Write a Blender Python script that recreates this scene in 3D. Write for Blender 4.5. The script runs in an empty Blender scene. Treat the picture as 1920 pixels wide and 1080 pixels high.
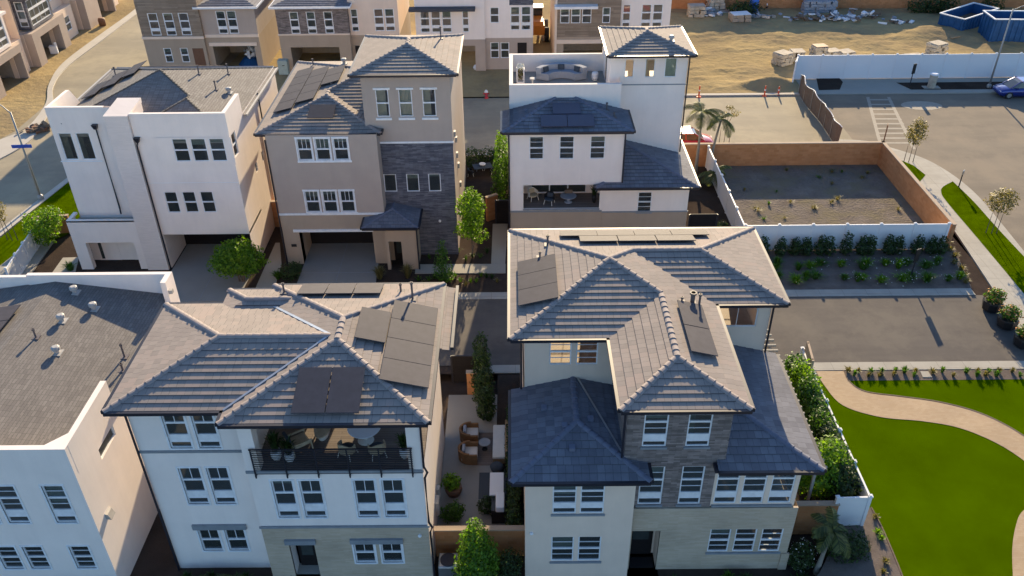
import bpy, math, random
from math import pi, sin, cos, radians as R, sqrt, atan2
from mathutils import Vector, Matrix
random.seed(7)
SC = bpy.context.scene
COL = SC.collection
ORG = {}

# ------------------------------------------------------------------ camera maths (a drone photo: 31 m up, looking north)
FPX, CXP, CYP, CAMH = 1603.0, 960.0, 540.0, 31.0
def _d(px, py): return Vector(((px-CXP)/FPX, (CYP-py)/FPX, -1.0)).normalized()
_y = _d(956, -540); _z = -_d(985, 2920); _z = (_z-_y*_z.dot(_y)).normalized(); _x = _y.cross(_z)
MW = Matrix((_x, _y, _z))            # rows: world axes in camera space
def G(px, py, z=0.0):
    r = MW @ Vector(((px-CXP)/FPX, (CYP-py)/FPX, -1.0)); t = (z-CAMH)/r.z
    return (r.x*t, r.y*t)
def AY(px, py, Y):
    r = MW @ Vector(((px-CXP)/FPX, (CYP-py)/FPX, -1.0)); t = Y/r.y
    return (r.x*t, CAMH+r.z*t)

# ------------------------------------------------------------------ materials
def mat(name): 
    m = bpy.data.materials.new(name); m.use_nodes = True
    nt = m.node_tree; b = nt.nodes['Principled BSDF']; return m, nt, b
def N(nt, t, **k):
    n = nt.nodes.new(t)
    for a, v in k.items():
        if a.startswith('i_'): n.inputs[int(a[2:])].default_value = v
        else: setattr(n, a, v)
    return n
def L(nt, a, b): nt.links.new(a, b)
def ramp(nt, fac, stops):
    r = N(nt, 'ShaderNodeValToRGB'); e = r.color_ramp.elements
    while len(e) < len(stops): e.new(0.5)
    for k, (p, c) in enumerate(stops): e[k].position = p; e[k].color = (*c, 1)
    L(nt, fac, r.inputs[0]); return r.outputs[0]
def noise(nt, vec, scale, detail=4, rough=.6):
    n = N(nt, 'ShaderNodeTexNoise'); n.inputs['Scale'].default_value = scale; n.inputs['Detail'].default_value = detail
    n.inputs['Roughness'].default_value = rough; L(nt, vec, n.inputs['Vector']); return n.outputs['Fac']
def mixc(nt, fac, a, b, mode='MIX'):
    m = N(nt, 'ShaderNodeMix', data_type='RGBA', blend_type=mode)
    if isinstance(fac, (int, float)): m.inputs[0].default_value = fac
    else: L(nt, fac, m.inputs[0])
    for s, i in ((a, 6), (b, 7)):
        if isinstance(s, tuple): m.inputs[i].default_value = (*s, 1)
        else: L(nt, s, m.inputs[i])
    return m.outputs[2]
def bump(nt, b, h, s, dist=.02):
    n = N(nt, 'ShaderNodeBump'); n.inputs['Strength'].default_value = s; n.inputs['Distance'].default_value = dist
    L(nt, h, n.inputs['Height']); L(nt, n.outputs[0], b.inputs['Normal'])
def objvec(nt, coord='Object'):
    return N(nt, 'ShaderNodeTexCoord').outputs[coord]
def mottled(name, c, var=.12, scale=1.2, rough=.85, fine=25, bs=.15, bd=.01, stain=None, streak=None):
    m, nt, b = mat(name); v = objvec(nt); b.inputs['Specular IOR Level'].default_value = 0 if name in ('turf', 'grass', 'soil', 'dirt', 'gravel', 'mulch') else .2
    f = noise(nt, v, scale, 5); f2 = noise(nt, v, fine, 3)
    lo = tuple(x*(1-var) for x in c); hi = tuple(min(1, x*(1+var)) for x in c)
    col = ramp(nt, f, [(.3, lo), (.7, hi)])
    col = mixc(nt, .25, col, ramp(nt, f2, [(.3, tuple(x*(1-var*1.5) for x in c)), (.7, tuple(min(1, x*(1+var*1.5)) for x in c))]))
    if streak:   # drip marks on walls, wheel tracks on roads: noise stretched along one axis
        mp = N(nt, 'ShaderNodeMapping'); mp.inputs['Scale'].default_value = streak[0]; L(nt, v, mp.inputs['Vector'])
        k = streak[1]; col = mixc(nt, 1, col, ramp(nt, noise(nt, mp.outputs[0], 1, 5, .65), [(.35, (1-k, 1-k, 1-k*.9)), (.6, (1, 1, 1))]), 'MULTIPLY')
    if stain:
        s = ramp(nt, noise(nt, v, stain[1], 6, .7), [(.45, (0, 0, 0)), (.62, (1, 1, 1))])
        col = mixc(nt, s, col, stain[0])
    L(nt, col, b.inputs['Base Color']); b.inputs['Roughness'].default_value = rough
    if bs: bump(nt, b, f2, bs, bd)
    return m
def wallvec(nt):
    s = N(nt, 'ShaderNodeSeparateXYZ'); L(nt, objvec(nt), s.inputs[0])
    a = N(nt, 'ShaderNodeMath', operation='ADD'); L(nt, s.outputs[0], a.inputs[0]); L(nt, s.outputs[1], a.inputs[1])
    c = N(nt, 'ShaderNodeCombineXYZ'); L(nt, a.outputs[0], c.inputs[0]); L(nt, s.outputs[2], c.inputs[1]); return c.outputs[0]
def brick(name, c1, c2, mortar, bw, rh, vec='wall', msize=.006, rough=.9, off=.5, var=.5, bs=.4, nsc=.6, tint=None):
    m, nt, b = mat(name)
    v = wallvec(nt) if vec == 'wall' else objvec(nt, 'UV') if vec == 'uv' else objvec(nt)
    t = N(nt, 'ShaderNodeTexBrick'); t.offset = off; t.squash = 1
    t.inputs['Color1'].default_value = (*c1, 1); t.inputs['Color2'].default_value = (*c2, 1); t.inputs['Mortar'].default_value = (*mortar, 1)
    t.inputs['Scale'].default_value = 1; t.inputs['Mortar Size'].default_value = msize; t.inputs['Mortar Smooth'].default_value = .2
    t.inputs['Bias'].default_value = 0; t.inputs['Brick Width'].default_value = bw; t.inputs['Row Height'].default_value = rh
    L(nt, v, t.inputs['Vector'])
    f = noise(nt, v, nsc, 5)
    col = mixc(nt, var, t.outputs['Color'], ramp(nt, f, [(.25, (.62, .62, .62)), (.75, (1.28, 1.28, 1.28))]), 'MULTIPLY')
    if tint:   # some tiles of another clay colour
        mpv = N(nt, 'ShaderNodeTexBrick'); mpv.offset = off
        mpv.inputs['Color1'].default_value = (0, 0, 0, 1); mpv.inputs['Color2'].default_value = (1, 1, 1, 1); mpv.inputs['Mortar'].default_value = (.5, .5, .5, 1)
        mpv.inputs['Scale'].default_value = 1; mpv.inputs['Mortar Size'].default_value = 0; mpv.inputs['Brick Width'].default_value = bw; mpv.inputs['Row Height'].default_value = rh
        L(nt, v, mpv.inputs['Vector']); fac = ramp(nt, mpv.outputs['Color'], [(.55, (0, 0, 0)), (.95, (.75, .75, .75))])
        col = mixc(nt, fac, col, tint)
    L(nt, col, b.inputs['Base Color']); b.inputs['Roughness'].default_value = rough
    if bs:
        inv = N(nt, 'ShaderNodeMath', operation='SUBTRACT'); inv.inputs[0].default_value = 1; L(nt, t.outputs['Fac'], inv.inputs[1])
        bump(nt, b, inv.outputs[0], bs, .015)
    return m
def plain(name, c, rough=.6, metal=0, spec=.5, coat=0):
    m, nt, b = mat(name); v = objvec(nt)
    f = noise(nt, v, 3, 4)
    L(nt, ramp(nt, f, [(.3, tuple(x*.9 for x in c)), (.7, tuple(min(1, x*1.1) for x in c))]), b.inputs['Base Color'])
    b.inputs['Roughness'].default_value = rough; b.inputs['Metallic'].default_value = metal
    b.inputs['Specular IOR Level'].default_value = spec; b.inputs['Coat Weight'].default_value = coat
    return m
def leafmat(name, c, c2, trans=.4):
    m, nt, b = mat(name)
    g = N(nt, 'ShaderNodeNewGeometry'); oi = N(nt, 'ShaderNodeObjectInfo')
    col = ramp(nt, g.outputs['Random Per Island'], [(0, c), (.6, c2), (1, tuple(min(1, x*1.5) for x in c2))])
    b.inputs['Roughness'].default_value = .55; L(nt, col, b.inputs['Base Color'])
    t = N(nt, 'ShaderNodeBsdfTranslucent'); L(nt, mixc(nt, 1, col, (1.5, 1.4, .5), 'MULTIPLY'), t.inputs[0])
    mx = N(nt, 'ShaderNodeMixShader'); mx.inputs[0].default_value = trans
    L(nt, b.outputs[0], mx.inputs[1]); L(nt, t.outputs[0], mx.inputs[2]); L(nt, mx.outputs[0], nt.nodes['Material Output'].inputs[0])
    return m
def glassmat(name, tint=(.78, .84, .84), film=.32):
    m, nt, b = mat(name); nt.nodes.remove(b)
    tr = N(nt, 'ShaderNodeBsdfTransparent'); tr.inputs[0].default_value = (*tint, 1)
    gl = N(nt, 'ShaderNodeBsdfGlossy'); gl.inputs['Roughness'].default_value = .03; gl.inputs['Color'].default_value = (.9, .95, 1, 1)
    fr = N(nt, 'ShaderNodeFresnel'); fr.inputs[0].default_value = 1.9
    mx = N(nt, 'ShaderNodeMixShader'); L(nt, fr.outputs[0], mx.inputs[0]); L(nt, tr.outputs[0], mx.inputs[1]); L(nt, gl.outputs[0], mx.inputs[2])
    df = N(nt, 'ShaderNodeBsdfDiffuse'); df.inputs[0].default_value = (.10, .115, .115, 1); m2 = N(nt, 'ShaderNodeMixShader'); m2.inputs[0].default_value = film
    L(nt, mx.outputs[0], m2.inputs[1]); L(nt, df.outputs[0], m2.inputs[2]); L(nt, m2.outputs[0], nt.nodes['Material Output'].inputs[0]); return m

M = {}
M['white_stucco'] = mottled('white_stucco', (.88, .785, .715), .05, .7, .9, 40, .2, .008, None, ((2.2, 2.2, .22), .035))
M['white_trim'] = plain('white_trim', (.78, .79, .80), .5)
M['cream_stucco'] = mottled('cream_stucco', (.80, .64, .51), .06, .7, .9, 40, .2, .008, None, ((2.2, 2.2, .22), .035))
M['beige_stucco'] = mottled('beige_stucco', (.45, .37, .315), .06, .7, .9, 40, .2, .008, None, ((2.2, 2.2, .22), .035))
M['taupe_stucco'] = mottled('taupe_stucco', (.42, .33, .25), .06, .7, .9, 40, .2, .008, None, ((2.2, 2.2, .22), .035))
M['tan_brick'] = brick('tan_brick', (.46, .37, .265), (.52, .43, .325), (.47, .385, .29), .42, .072, msize=.004, bs=.25)
M['white_brick'] = brick('white_brick', (.74, .655, .60), (.79, .70, .645), (.74, .655, .60), .42, .075, msize=.003, bs=.2, var=.15)
M['dark_stone'] = brick('dark_stone', (.07, .075, .10), (.165, .165, .19), (.045, .047, .06), .55, .075, msize=.004, var=.8, nsc=2.2)
M['brown_stone'] = brick('brown_stone', (.14, .115, .105), (.30, .245, .225), (.10, .085, .08), .5, .075, msize=.004, var=.8, nsc=2.2)
M['wood_siding'] = brick('wood_siding', (.24, .18, .13), (.33, .255, .19), (.16, .12, .09), 1.6, .14, msize=.004, var=.6)
M['red_brick'] = brick('red_brick', (.42, .175, .065), (.50, .225, .095), (.40, .22, .11), .40, .20, msize=.006, var=.45, bs=.3)
M['grey_trim'] = plain('grey_trim', (.24, .26, .28), .6)
M['dark_metal'] = plain('dark_metal', (.022, .022, .032), .45, .2)
M['bronze'] = plain('bronze', (.06, .045, .04), .5, .3)
M['steel'] = plain('steel', (.42, .43, .44), .4, .8)
M['black'] = plain('black', (.012, .012, .014), .5)
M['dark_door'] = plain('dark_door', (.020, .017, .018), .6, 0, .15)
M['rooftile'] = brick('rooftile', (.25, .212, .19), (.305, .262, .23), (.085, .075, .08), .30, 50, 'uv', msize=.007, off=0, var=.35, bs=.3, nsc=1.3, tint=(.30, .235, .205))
M['slate'] = brick('slate', (.125, .128, .155), (.18, .185, .215), (.065, .068, .08), .31, 50, 'uv', msize=.008, off=0, var=.5, bs=.3, nsc=1.6)
M['shingle'] = brick('shingle', (.135, .122, .115), (.185, .168, .155), (.08, .072, .07), .33, .145, 'uv', msize=.009, var=.4, bs=.5, nsc=.8)
M['shingle_dark'] = brick('shingle_dark', (.155, .14, .135), (.215, .20, .19), (.09, .085, .08), .33, .16, 'uv', msize=.012, var=.4, bs=.6, nsc=.8)
M['cap'] = plain('cap', (.29, .245, .23), .85)
M['cap_slate'] = plain('cap_slate', (.14, .15, .20), .85)
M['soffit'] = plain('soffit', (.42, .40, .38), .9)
M['solar'] = plain('solar', (.075, .07, .08), .68, 0, .1, 0); M['solar_blue'] = plain('solar_blue', (.012, .022, .06), .3, 0, .6, 0)
M['vent_white'] = plain('vent_white', (.40, .38, .355), .6)
M['pipe'] = plain('pipe', (.12, .10, .10), .6)
M['glass'] = glassmat('glass'); M['glass_clear'] = glassmat('glass_clear', (1, 1, 1), 0)
M['blind'] = plain('blind', (.36, .42, .38), .9)
M['curtain'] = plain('curtain', (.50, .50, .40), .9)
M['room'] = plain('room', (.30, .28, .25), .9)
M['room_floor'] = plain('room_floor', (.34, .27, .20), .6, 0, .2)
M['deck_wood'] = brick('deck_wood', (.15, .12, .105), (.20, .165, .14), (.06, .045, .04), 2.4, .14, 'obj', msize=.006, var=.4)
M['patio'] = mottled('patio', (.27, .262, .245), .08, .5, .9, 30, .1, .004)
M['concrete'] = mottled('concrete', (.34, .32, .28), .08, .4, .9, 30, .12, .004)
M['road_concrete'] = mottled('road_concrete', (.285, .25, .185), .10, .25, .9, 20, .12, .004, ((.34, .295, .21), .16), ((.05, .5, 1), .14))
M['asphalt'] = mottled('asphalt', (.108, .096, .088), .12, .22, .92, 60, .25, .004, ((.13, .115, .10), .3), ((.06, .9, 1), .16))
M['old_asphalt'] = mottled('old_asphalt', (.195, .165, .13), .10, .2, .92, 50, .25, .004, ((.225, .185, .14), .2), ((.05, .5, 1), .14))
M['walk'] = brick('walk', (.33, .31, .27), (.355, .335, .295), (.22, .205, .18), 1.5, 1.5, 'obj', msize=.012, off=0, var=.45, bs=.3, nsc=.7)
M['kerb'] = mottled('kerb', (.45, .42, .37), .08, .6, .9, 30, .1, .004)
M['dirt'] = mottled('dirt', (.36, .275, .145), .16, .16, .97, 1.6, .55, .2, ((.27, .21, .125), .13))
M['soil'] = mottled('soil', (.055, .042, .035), .3, .6, .97, 14, .8, .03)
M['gravel'] = mottled('gravel', (.17, .145, .125), .32, .7, .97, 5, 1.0, .10, ((.175, .15, .105), .5))
M['mulch'] = mottled('mulch', (.15, .125, .11), .3, 1.2, .97, 25, 1.0, .03)
M['turf'] = mottled('turf', (.056, .100, .0), .22, .35, .95, 60, .8, .03)
M['grass'] = mottled('grass', (.06, .10, .0), .4, 1.0, .95, 30, 1.0, .05)
M['paver'] = brick('paver', (.36, .255, .155), (.40, .295, .19), (.32, .235, .15), .22, .11, 'obj', msize=.004, var=.35, bs=.15, nsc=.5)
M['vinyl'] = mottled('vinyl', (.74, .75, .77), .015, .5, .45, 30, 0)
M['paint'] = plain('paint', (.30, .27, .225), .9)
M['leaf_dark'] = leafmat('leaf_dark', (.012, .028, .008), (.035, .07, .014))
M['leaf_mid'] = leafmat('leaf_mid', (.02, .065, .006), (.07, .16, .014), .45)
M['leaf_bright'] = leafmat('leaf_bright', (.045, .13, .004), (.14, .26, .012), .5)
M['leaf_bush'] = leafmat('leaf_bush', (.03, .085, .005), (.10, .21, .012), .5)
M['leaf_dry'] = leafmat('leaf_dry', (.09, .085, .03), (.17, .15, .06), .35)
M['leaf_palm'] = leafmat('leaf_palm', (.03, .05, .012), (.10, .12, .03), .4)
M['flower_white'] = plain('flower_white', (.75, .74, .66), .8)
M['flower_orange'] = plain('flower_orange', (.42, .16, .03), .8)
M['flower_yellow'] = plain('flower_yellow', (.45, .36, .04), .8)
M['bark'] = mottled('bark', (.16, .12, .09), .25, 6, .95, 30, .6, .02)
M['palm_bark'] = mottled('palm_bark', (.26, .23, .19), .2, 5, .95, 30, .5, .02)
M['wood'] = mottled('wood', (.36, .24, .13), .15, 3, .8, 20, .2, .005)
M['wicker'] = mottled('wicker', (.46, .38, .26), .2, 6, .85, 60, .8, .01)
M['brown_wicker'] = mottled('brown_wicker', (.23, .12, .055), .2, 6, .85, 60, .8, .01)
M['cushion_grey'] = mottled('cushion_grey', (.30, .32, .36), .08, 3, .95, 60, .3, .005)
M['cushion_dark'] = mottled('cushion_dark', (.06, .075, .095), .15, 3, .95, 60, .3, .005)
M['cushion_white'] = mottled('cushion_white', (.62, .61, .57), .06, 3, .95, 60, .3, .005)
M['rug'] = mottled('rug', (.20, .22, .20), .1, 3, .95, 60, .3, .005)
M['red_paint'] = plain('red_paint', (.42, .02, .015), .25, 0, .5, .8)
M['blue_paint'] = plain('blue_paint', (.012, .03, .22), .2, .3, .5, .9)
M['car_glass'] = plain('car_glass', (.02, .025, .03), .05, 0, .8)
M['tyre'] = plain('tyre', (.02, .02, .02), .85)
M['orange'] = plain('orange', (.55, .20, .02), .5)
M['safety_orange'] = plain('safety_orange', (.72, .10, .03), .5)
M['dump_blue'] = mottled('dump_blue', (.016, .075, .20), .25, 1.5, .5, 20, .1, .004)
M['sign_blue'] = plain('sign_blue', (.02, .08, .42), .5)
M['barrel_blue'] = plain('barrel_blue', (.01, .13, .55), .4)
M['lamp_post'] = plain('lamp_post', (.36, .35, .33), .5, .3)
M['sack'] = mottled('sack', (.44, .385, .31), .3, 2, .9, 20, .4, .01)
M['terracotta'] = plain('terracotta', (.16, .075, .04), .7)
M['water_pane'] = plain('water_pane', (.05, .06, .06), .1)

# ------------------------------------------------------------------ mesh builder (world coordinates)
class MB:
    def __init__(s): s.v = []; s.f = []; s.uv = {}
    def poly(s, pts, uv=None):
        i = len(s.v); s.v += [tuple(p) for p in pts]; s.f.append(tuple(range(i, i+len(pts))))
        if uv: s.uv[len(s.f)-1] = uv
        return s
    def hexa(s, p):   # 8 points: bottom ring 0-3 (ccw from above), top ring 4-7
        i = len(s.v); s.v += [tuple(q) for q in p]
        s.f += [tuple(i+k for k in f) for f in ((3, 2, 1, 0), (4, 5, 6, 7), (0, 1, 5, 4), (1, 2, 6, 5), (2, 3, 7, 6), (3, 0, 4, 7))]; return s
    def box(s, x0, y0, z0, x1, y1, z1):
        x0, x1 = min(x0, x1), max(x0, x1); y0, y1 = min(y0, y1), max(y0, y1); z0, z1 = min(z0, z1), max(z0, z1)
        return s.hexa([(x0, y0, z0), (x1, y0, z0), (x1, y1, z0), (x0, y1, z0), (x0, y0, z1), (x1, y0, z1), (x1, y1, z1), (x0, y1, z1)])
    def obox(s, c, sx, sy, sz, rz=0, tilt=0):   # centre, full sizes, yaw, tilt about local x
        m = Matrix.Translation(c) @ Matrix.Rotation(rz, 4, 'Z') @ Matrix.Rotation(tilt, 4, 'X')
        q = [(-1, -1, -1), (1, -1, -1), (1, 1, -1), (-1, 1, -1), (-1, -1, 1), (1, -1, 1), (1, 1, 1), (-1, 1, 1)]
        return s.hexa([m @ Vector((a*sx/2, b*sy/2, d*sz/2)) for a, b, d in q])
    def bar(s, a, b, w, h=None):   # rectangular bar between two points
        a, b = Vector(a), Vector(b); h = h or w; d = (b-a).normalized()
        u = d.cross(Vector((0, 0, 1))); u = Vector((1, 0, 0)) if u.length < 1e-4 else u.normalized(); n = u.cross(d)
        q = [(-u*w-n*h)/2, (u*w-n*h)/2, (u*w+n*h)/2, (-u*w+n*h)/2]
        i = len(s.v); s.v += [tuple(a+k) for k in q]+[tuple(b+k) for k in q]
        s.f += [tuple(i+k for k in f) for f in ((0, 1, 2, 3), (7, 6, 5, 4), (0, 4, 5, 1), (1, 5, 6, 2), (2, 6, 7, 3), (3, 7, 4, 0))]; return s
    def tube(s, pts, r, n=8, caps=True):
        pts = [Vector(p) for p in pts]; rs = r if isinstance(r, (list, tuple)) else [r]*len(pts); rings = []
        for k, p in enumerate(pts):
            d = (pts[min(k+1, len(pts)-1)]-pts[max(k-1, 0)]).normalized()
            u = d.cross(Vector((0, 0, 1))); u = Vector((1, 0, 0)) if u.length < 1e-3 else u.normalized(); w = d.cross(u)
            i = len(s.v); s.v += [tuple(p+(u*cos(2*pi*j/n)+w*sin(2*pi*j/n))*rs[k]) for j in range(n)]; rings.append(i)
        for a, b in zip(rings, rings[1:]):
            for j in range(n): s.f.append((a+j, a+(j+1) % n, b+(j+1) % n, b+j))
        if caps: s.f.append(tuple(rings[0]+j for j in reversed(range(n)))); s.f.append(tuple(rings[-1]+j for j in range(n)))
        return s
    def lathe(s, c, prof, n=16, sx=1, sy=1):   # profile of (radius, z)
        rings = []
        for r, z in prof:
            i = len(s.v); s.v += [(c[0]+sx*r*cos(2*pi*j/n), c[1]+sy*r*sin(2*pi*j/n), c[2]+z) for j in range(n)]; rings.append(i)
        for a, b in zip(rings, rings[1:]):
            for j in range(n): s.f.append((a+j, a+(j+1) % n, b+(j+1) % n, b+j))
        s.f.append(tuple(rings[0]+j for j in reversed(range(n)))); s.f.append(tuple(rings[-1]+j for j in range(n)))
        return s
    def prism(s, pts, z0, z1):
        n = len(pts); i = len(s.v)
        if sum(pts[k][0]*pts[(k+1) % n][1]-pts[(k+1) % n][0]*pts[k][1] for k in range(n)) < 0: pts = pts[::-1]
        s.v += [(x, y, z0) for x, y in pts]+[(x, y, z1) for x, y in pts]
        s.f.append(tuple(i+n+k for k in range(n))); s.f.append(tuple(i+k for k in reversed(range(n))))
        for k in range(n): s.f.append((i+k, i+(k+1) % n, i+n+(k+1) % n, i+n+k))
        return s
    def add(s, o, m=None):
        i = len(s.v); s.v += [tuple(m @ Vector(p)) for p in o.v] if m else o.v
        k0 = len(s.f); s.f += [tuple(i+k for k in f) for f in o.f]
        for k, u in o.uv.items(): s.uv[k0+k] = u
        return s
    def build(s, name, m, parent=None, smooth=False, loc=None):
        o0 = ORG[parent.name] if parent else Vector(loc or (0, 0, 0))
        me = bpy.data.meshes.new(name); me.from_pydata([(x-o0[0], y-o0[1], z-o0[2]) for x, y, z in s.v], [], s.f)
        if s.uv:
            ul = me.uv_layers.new(name='UVMap')
            for p in me.polygons:
                u = s.uv.get(p.index)
                if u:
                    for k, li in enumerate(p.loop_indices): ul.data[li].uv = u[k]
        me.materials.append(M[m] if isinstance(m, str) else m)
        if smooth: me.polygons.foreach_set('use_smooth', [True]*len(me.polygons))
        me.validate(); me.update()
        o = bpy.data.objects.new(name, me); COL.objects.link(o)
        if parent: o.parent = parent; ORG[o.name] = o0
        else: o.location = o0; ORG[o.name] = o0
        return o
    def split(s, name, m, parent):   # every unconnected piece becomes a part of its own
        root = list(range(len(s.v)))
        def find(a):
            while root[a] != a: root[a] = root[root[a]]; a = root[a]
            return a
        for f in s.f:
            for b in f[1:]: root[find(b)] = find(f[0])
        grp = {}
        for f in s.f: grp.setdefault(find(f[0]), []).append(f)
        out = []
        for fs in grp.values():
            q = MB(); idx = {}
            for f in fs:
                for k in f:
                    if k not in idx: idx[k] = len(q.v); q.v.append(s.v[k])
                q.f.append(tuple(idx[k] for k in f))
            out.append(q.build(name, m, parent))
        return out
def bevel(o, w=.03, seg=2):
    b = o.modifiers.new('bevel', 'BEVEL'); b.width = w; b.segments = seg; b.limit_method = 'ANGLE'; return o
def tag(o, label=None, cat=None, group=None, kind=None):
    if label: o['label'] = label
    if cat: o['category'] = cat
    if group: o['group'] = group
    if kind: o['kind'] = kind
    return o
def thing(name, label, cat, loc, group=None, rz=0):
    o = bpy.data.objects.new(name, None); COL.objects.link(o); o.location = loc; o.rotation_euler = (0, 0, rz)
    o.empty_display_size = .3; ORG[o.name] = Vector(loc); return tag(o, label, cat, group)
def dup(root, loc, rz=0, label=None, scale=None):
    def cp(o, par):
        c = o.copy(); COL.objects.link(c); c.parent = par; ORG[c.name] = ORG[o.name]
        for k in o.children: cp(k, c)
        return c
    r = cp(root, None); r.location = loc; r.rotation_euler = (0, 0, rz)
    if scale: r.scale = scale if isinstance(scale, tuple) else (scale,)*3
    if label: r['label'] = label
    return r
def struct(name, mb, m): return tag(mb.build(name, m), kind='structure')

# ------------------------------------------------------------------ walls, windows, roofs
def clip(poly, a, b, c):   # keep a*x+b*y >= c
    out = []
    for k in range(len(poly)):
        p, q = poly[k], poly[(k+1) % len(poly)]; dp, dq = a*p[0]+b*p[1]-c, a*q[0]+b*q[1]-c
        if dp >= -1e-9: out.append(p)
        if (dp > 1e-9 and dq < -1e-9) or (dp < -1e-9 and dq > 1e-9):
            t = dp/(dp-dq); out.append((p[0]+(q[0]-p[0])*t, p[1]+(q[1]-p[1])*t))
    return out
def wall(mb, ax, c, u0, u1, z0, z1, holes=(), face=-1, depth=.1):
    """vertical sheet at ax='y' (spans x) or ax='x' (spans y); holes (u0,u1,z0,z1) get reveals going inwards"""
    P = (lambda u, z, d=0: (u, c-face*d, z)) if ax == 'y' else (lambda u, z, d=0: (c-face*d, u, z))
    us = sorted({u0, u1, *[h[k] for h in holes for k in (0, 1) if u0 < h[k] < u1]})
    zs = sorted({z0, z1, *[h[k] for h in holes for k in (2, 3) if z0 < h[k] < z1]})
    flip = (face == -1) == (ax == 'y')
    def q(a, b, cc, d): mb.poly([a, b, cc, d] if flip else [d, cc, b, a])
    for ua, ub in zip(us, us[1:]):
        run = None
        for za, zb in zip(zs, zs[1:]):
            um, zm = (ua+ub)/2, (za+zb)/2
            if any(h[0] < um < h[1] and h[2] < zm < h[3] for h in holes): continue
            q(P(ua, za), P(ub, za), P(ub, zb), P(ua, zb))
    for a, b, e, f in [h[:4] for h in holes]:
        q(P(a, e), P(a, e, depth), P(a, f, depth), P(a, f)) if flip else q(P(a, f), P(a, f, depth), P(a, e, depth), P(a, e))
        mb.poly([P(b, e, depth), P(b, e), P(b, f), P(b, f, depth)]); mb.poly([P(a, f), P(a, f, depth), P(b, f, depth), P(b, f)])
        mb.poly([P(a, e, depth), P(a, e), P(b, e), P(b, e, depth)])
def window(par, ax, c, u0, u1, z0, z1, bands=((0, 1, 0, 0),), face=-1, m='white_trim', fw=.055, inset=.05, casing=0, blind=None, cm='white_trim', glass='glass', curtain=None):
    """frame + sash bars (one part) with its pane sub-part; bands: (z fraction low, high, vertical muntins, horizontal muntins)"""
    W = MB(); Gm = MB(); H = z1-z0
    P = lambda u, d, z: (u, c-face*d, z) if ax == 'y' else (c-face*d, u, z)
    def bx(mb, ua, ub, da, db, za, zb):
        a, b = P(ua, da, za), P(ub, db, zb); mb.box(*a, *b)
    d0, d1 = inset-.02, inset+.05
    zs = [z0]
    for k, (a, b, nv, nh) in enumerate(bands):
        za, zb = z0+H*a, z0+H*b
        bx(W, u0, u0+fw, d0, d1, za, zb); bx(W, u1-fw, u1, d0, d1, za, zb)
        bx(W, u0+fw, u1-fw, d0, d1, za, za+fw*.8); bx(W, u0+fw, u1-fw, d0, d1, zb-fw*.8, zb)
        ga, gb, ha, hb = u0+fw, u1-fw, za+fw*.8, zb-fw*.8
        for j in range(nv): u = ga+(gb-ga)*(j+1)/(nv+1); bx(W, u-.013, u+.013, d0+.02, d1-.01, ha, hb)
        for j in range(nh): z = ha+(hb-ha)*(j+1)/(nh+1); bx(W, ga, gb, d0+.022, d1-.012, z-.011, z+.011)
        Gm.poly([P(ga, inset+.03, ha), P(gb, inset+.03, ha), P(gb, inset+.03, hb), P(ga, inset+.03, hb)])
    bs = sorted(bands)
    for (a, b, *_), (a2, *_2) in zip(bs, bs[1:]):
        if a2-b > .005: bx(W, u0, u1, d0+.01, d1, z0+H*b, z0+H*a2)      # infill panel between sash and transom
    if casing:
        k = casing
        bx(W, u0-k, u0, -.03, .03, z0-k, z1+k); bx(W, u1, u1+k, -.03, .03, z0-k, z1+k)
        bx(W, u0, u1, -.03, .03, z1, z1+k); bx(W, u0, u1, -.045, .03, z0-k, z0)
    o = W.build('window', m, par); Gm.build('pane', glass, o)
    if blind is None and not curtain: blind = WR.choice([0, 0, .12, .2, .3, .5])
    if blind:
        B = MB(); bx(B, u0+fw, u1-fw, inset+.09, inset+.10, z1-H*blind, z1-.02); B.build('blind', 'blind', o)
    if curtain:
        B = MB(); n = 24; pts = []
        for k in range(n+1):
            u = u0+.02+(u1-u0-.04)*k/n*curtain; pts.append((u, inset+.2+.03*sin(k*2.1)))
        for (ua, da), (ub, db) in zip(pts, pts[1:]): B.poly([P(ua, da, z0), P(ub, db, z0), P(ub, db, z1), P(ua, da, z1)])
        B.build('curtain', 'curtain', o)
    return o
DH = ((0, .5, 0, 0), (.5, 1, 0, 0))
WR = random.Random(21)
class Slope:
    """one roof plane: p0 on the eave, d uphill (plan), eave height z0, rise t"""
    def __init__(s, p0, d, z0, t): s.p0 = p0; s.d = d; s.z0 = z0; s.t = t
    def sd(s, x, y): return (x-s.p0[0])*s.d[0]+(y-s.p0[1])*s.d[1]
    def z(s, x, y): return s.z0+s.t*s.sd(x, y)
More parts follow.
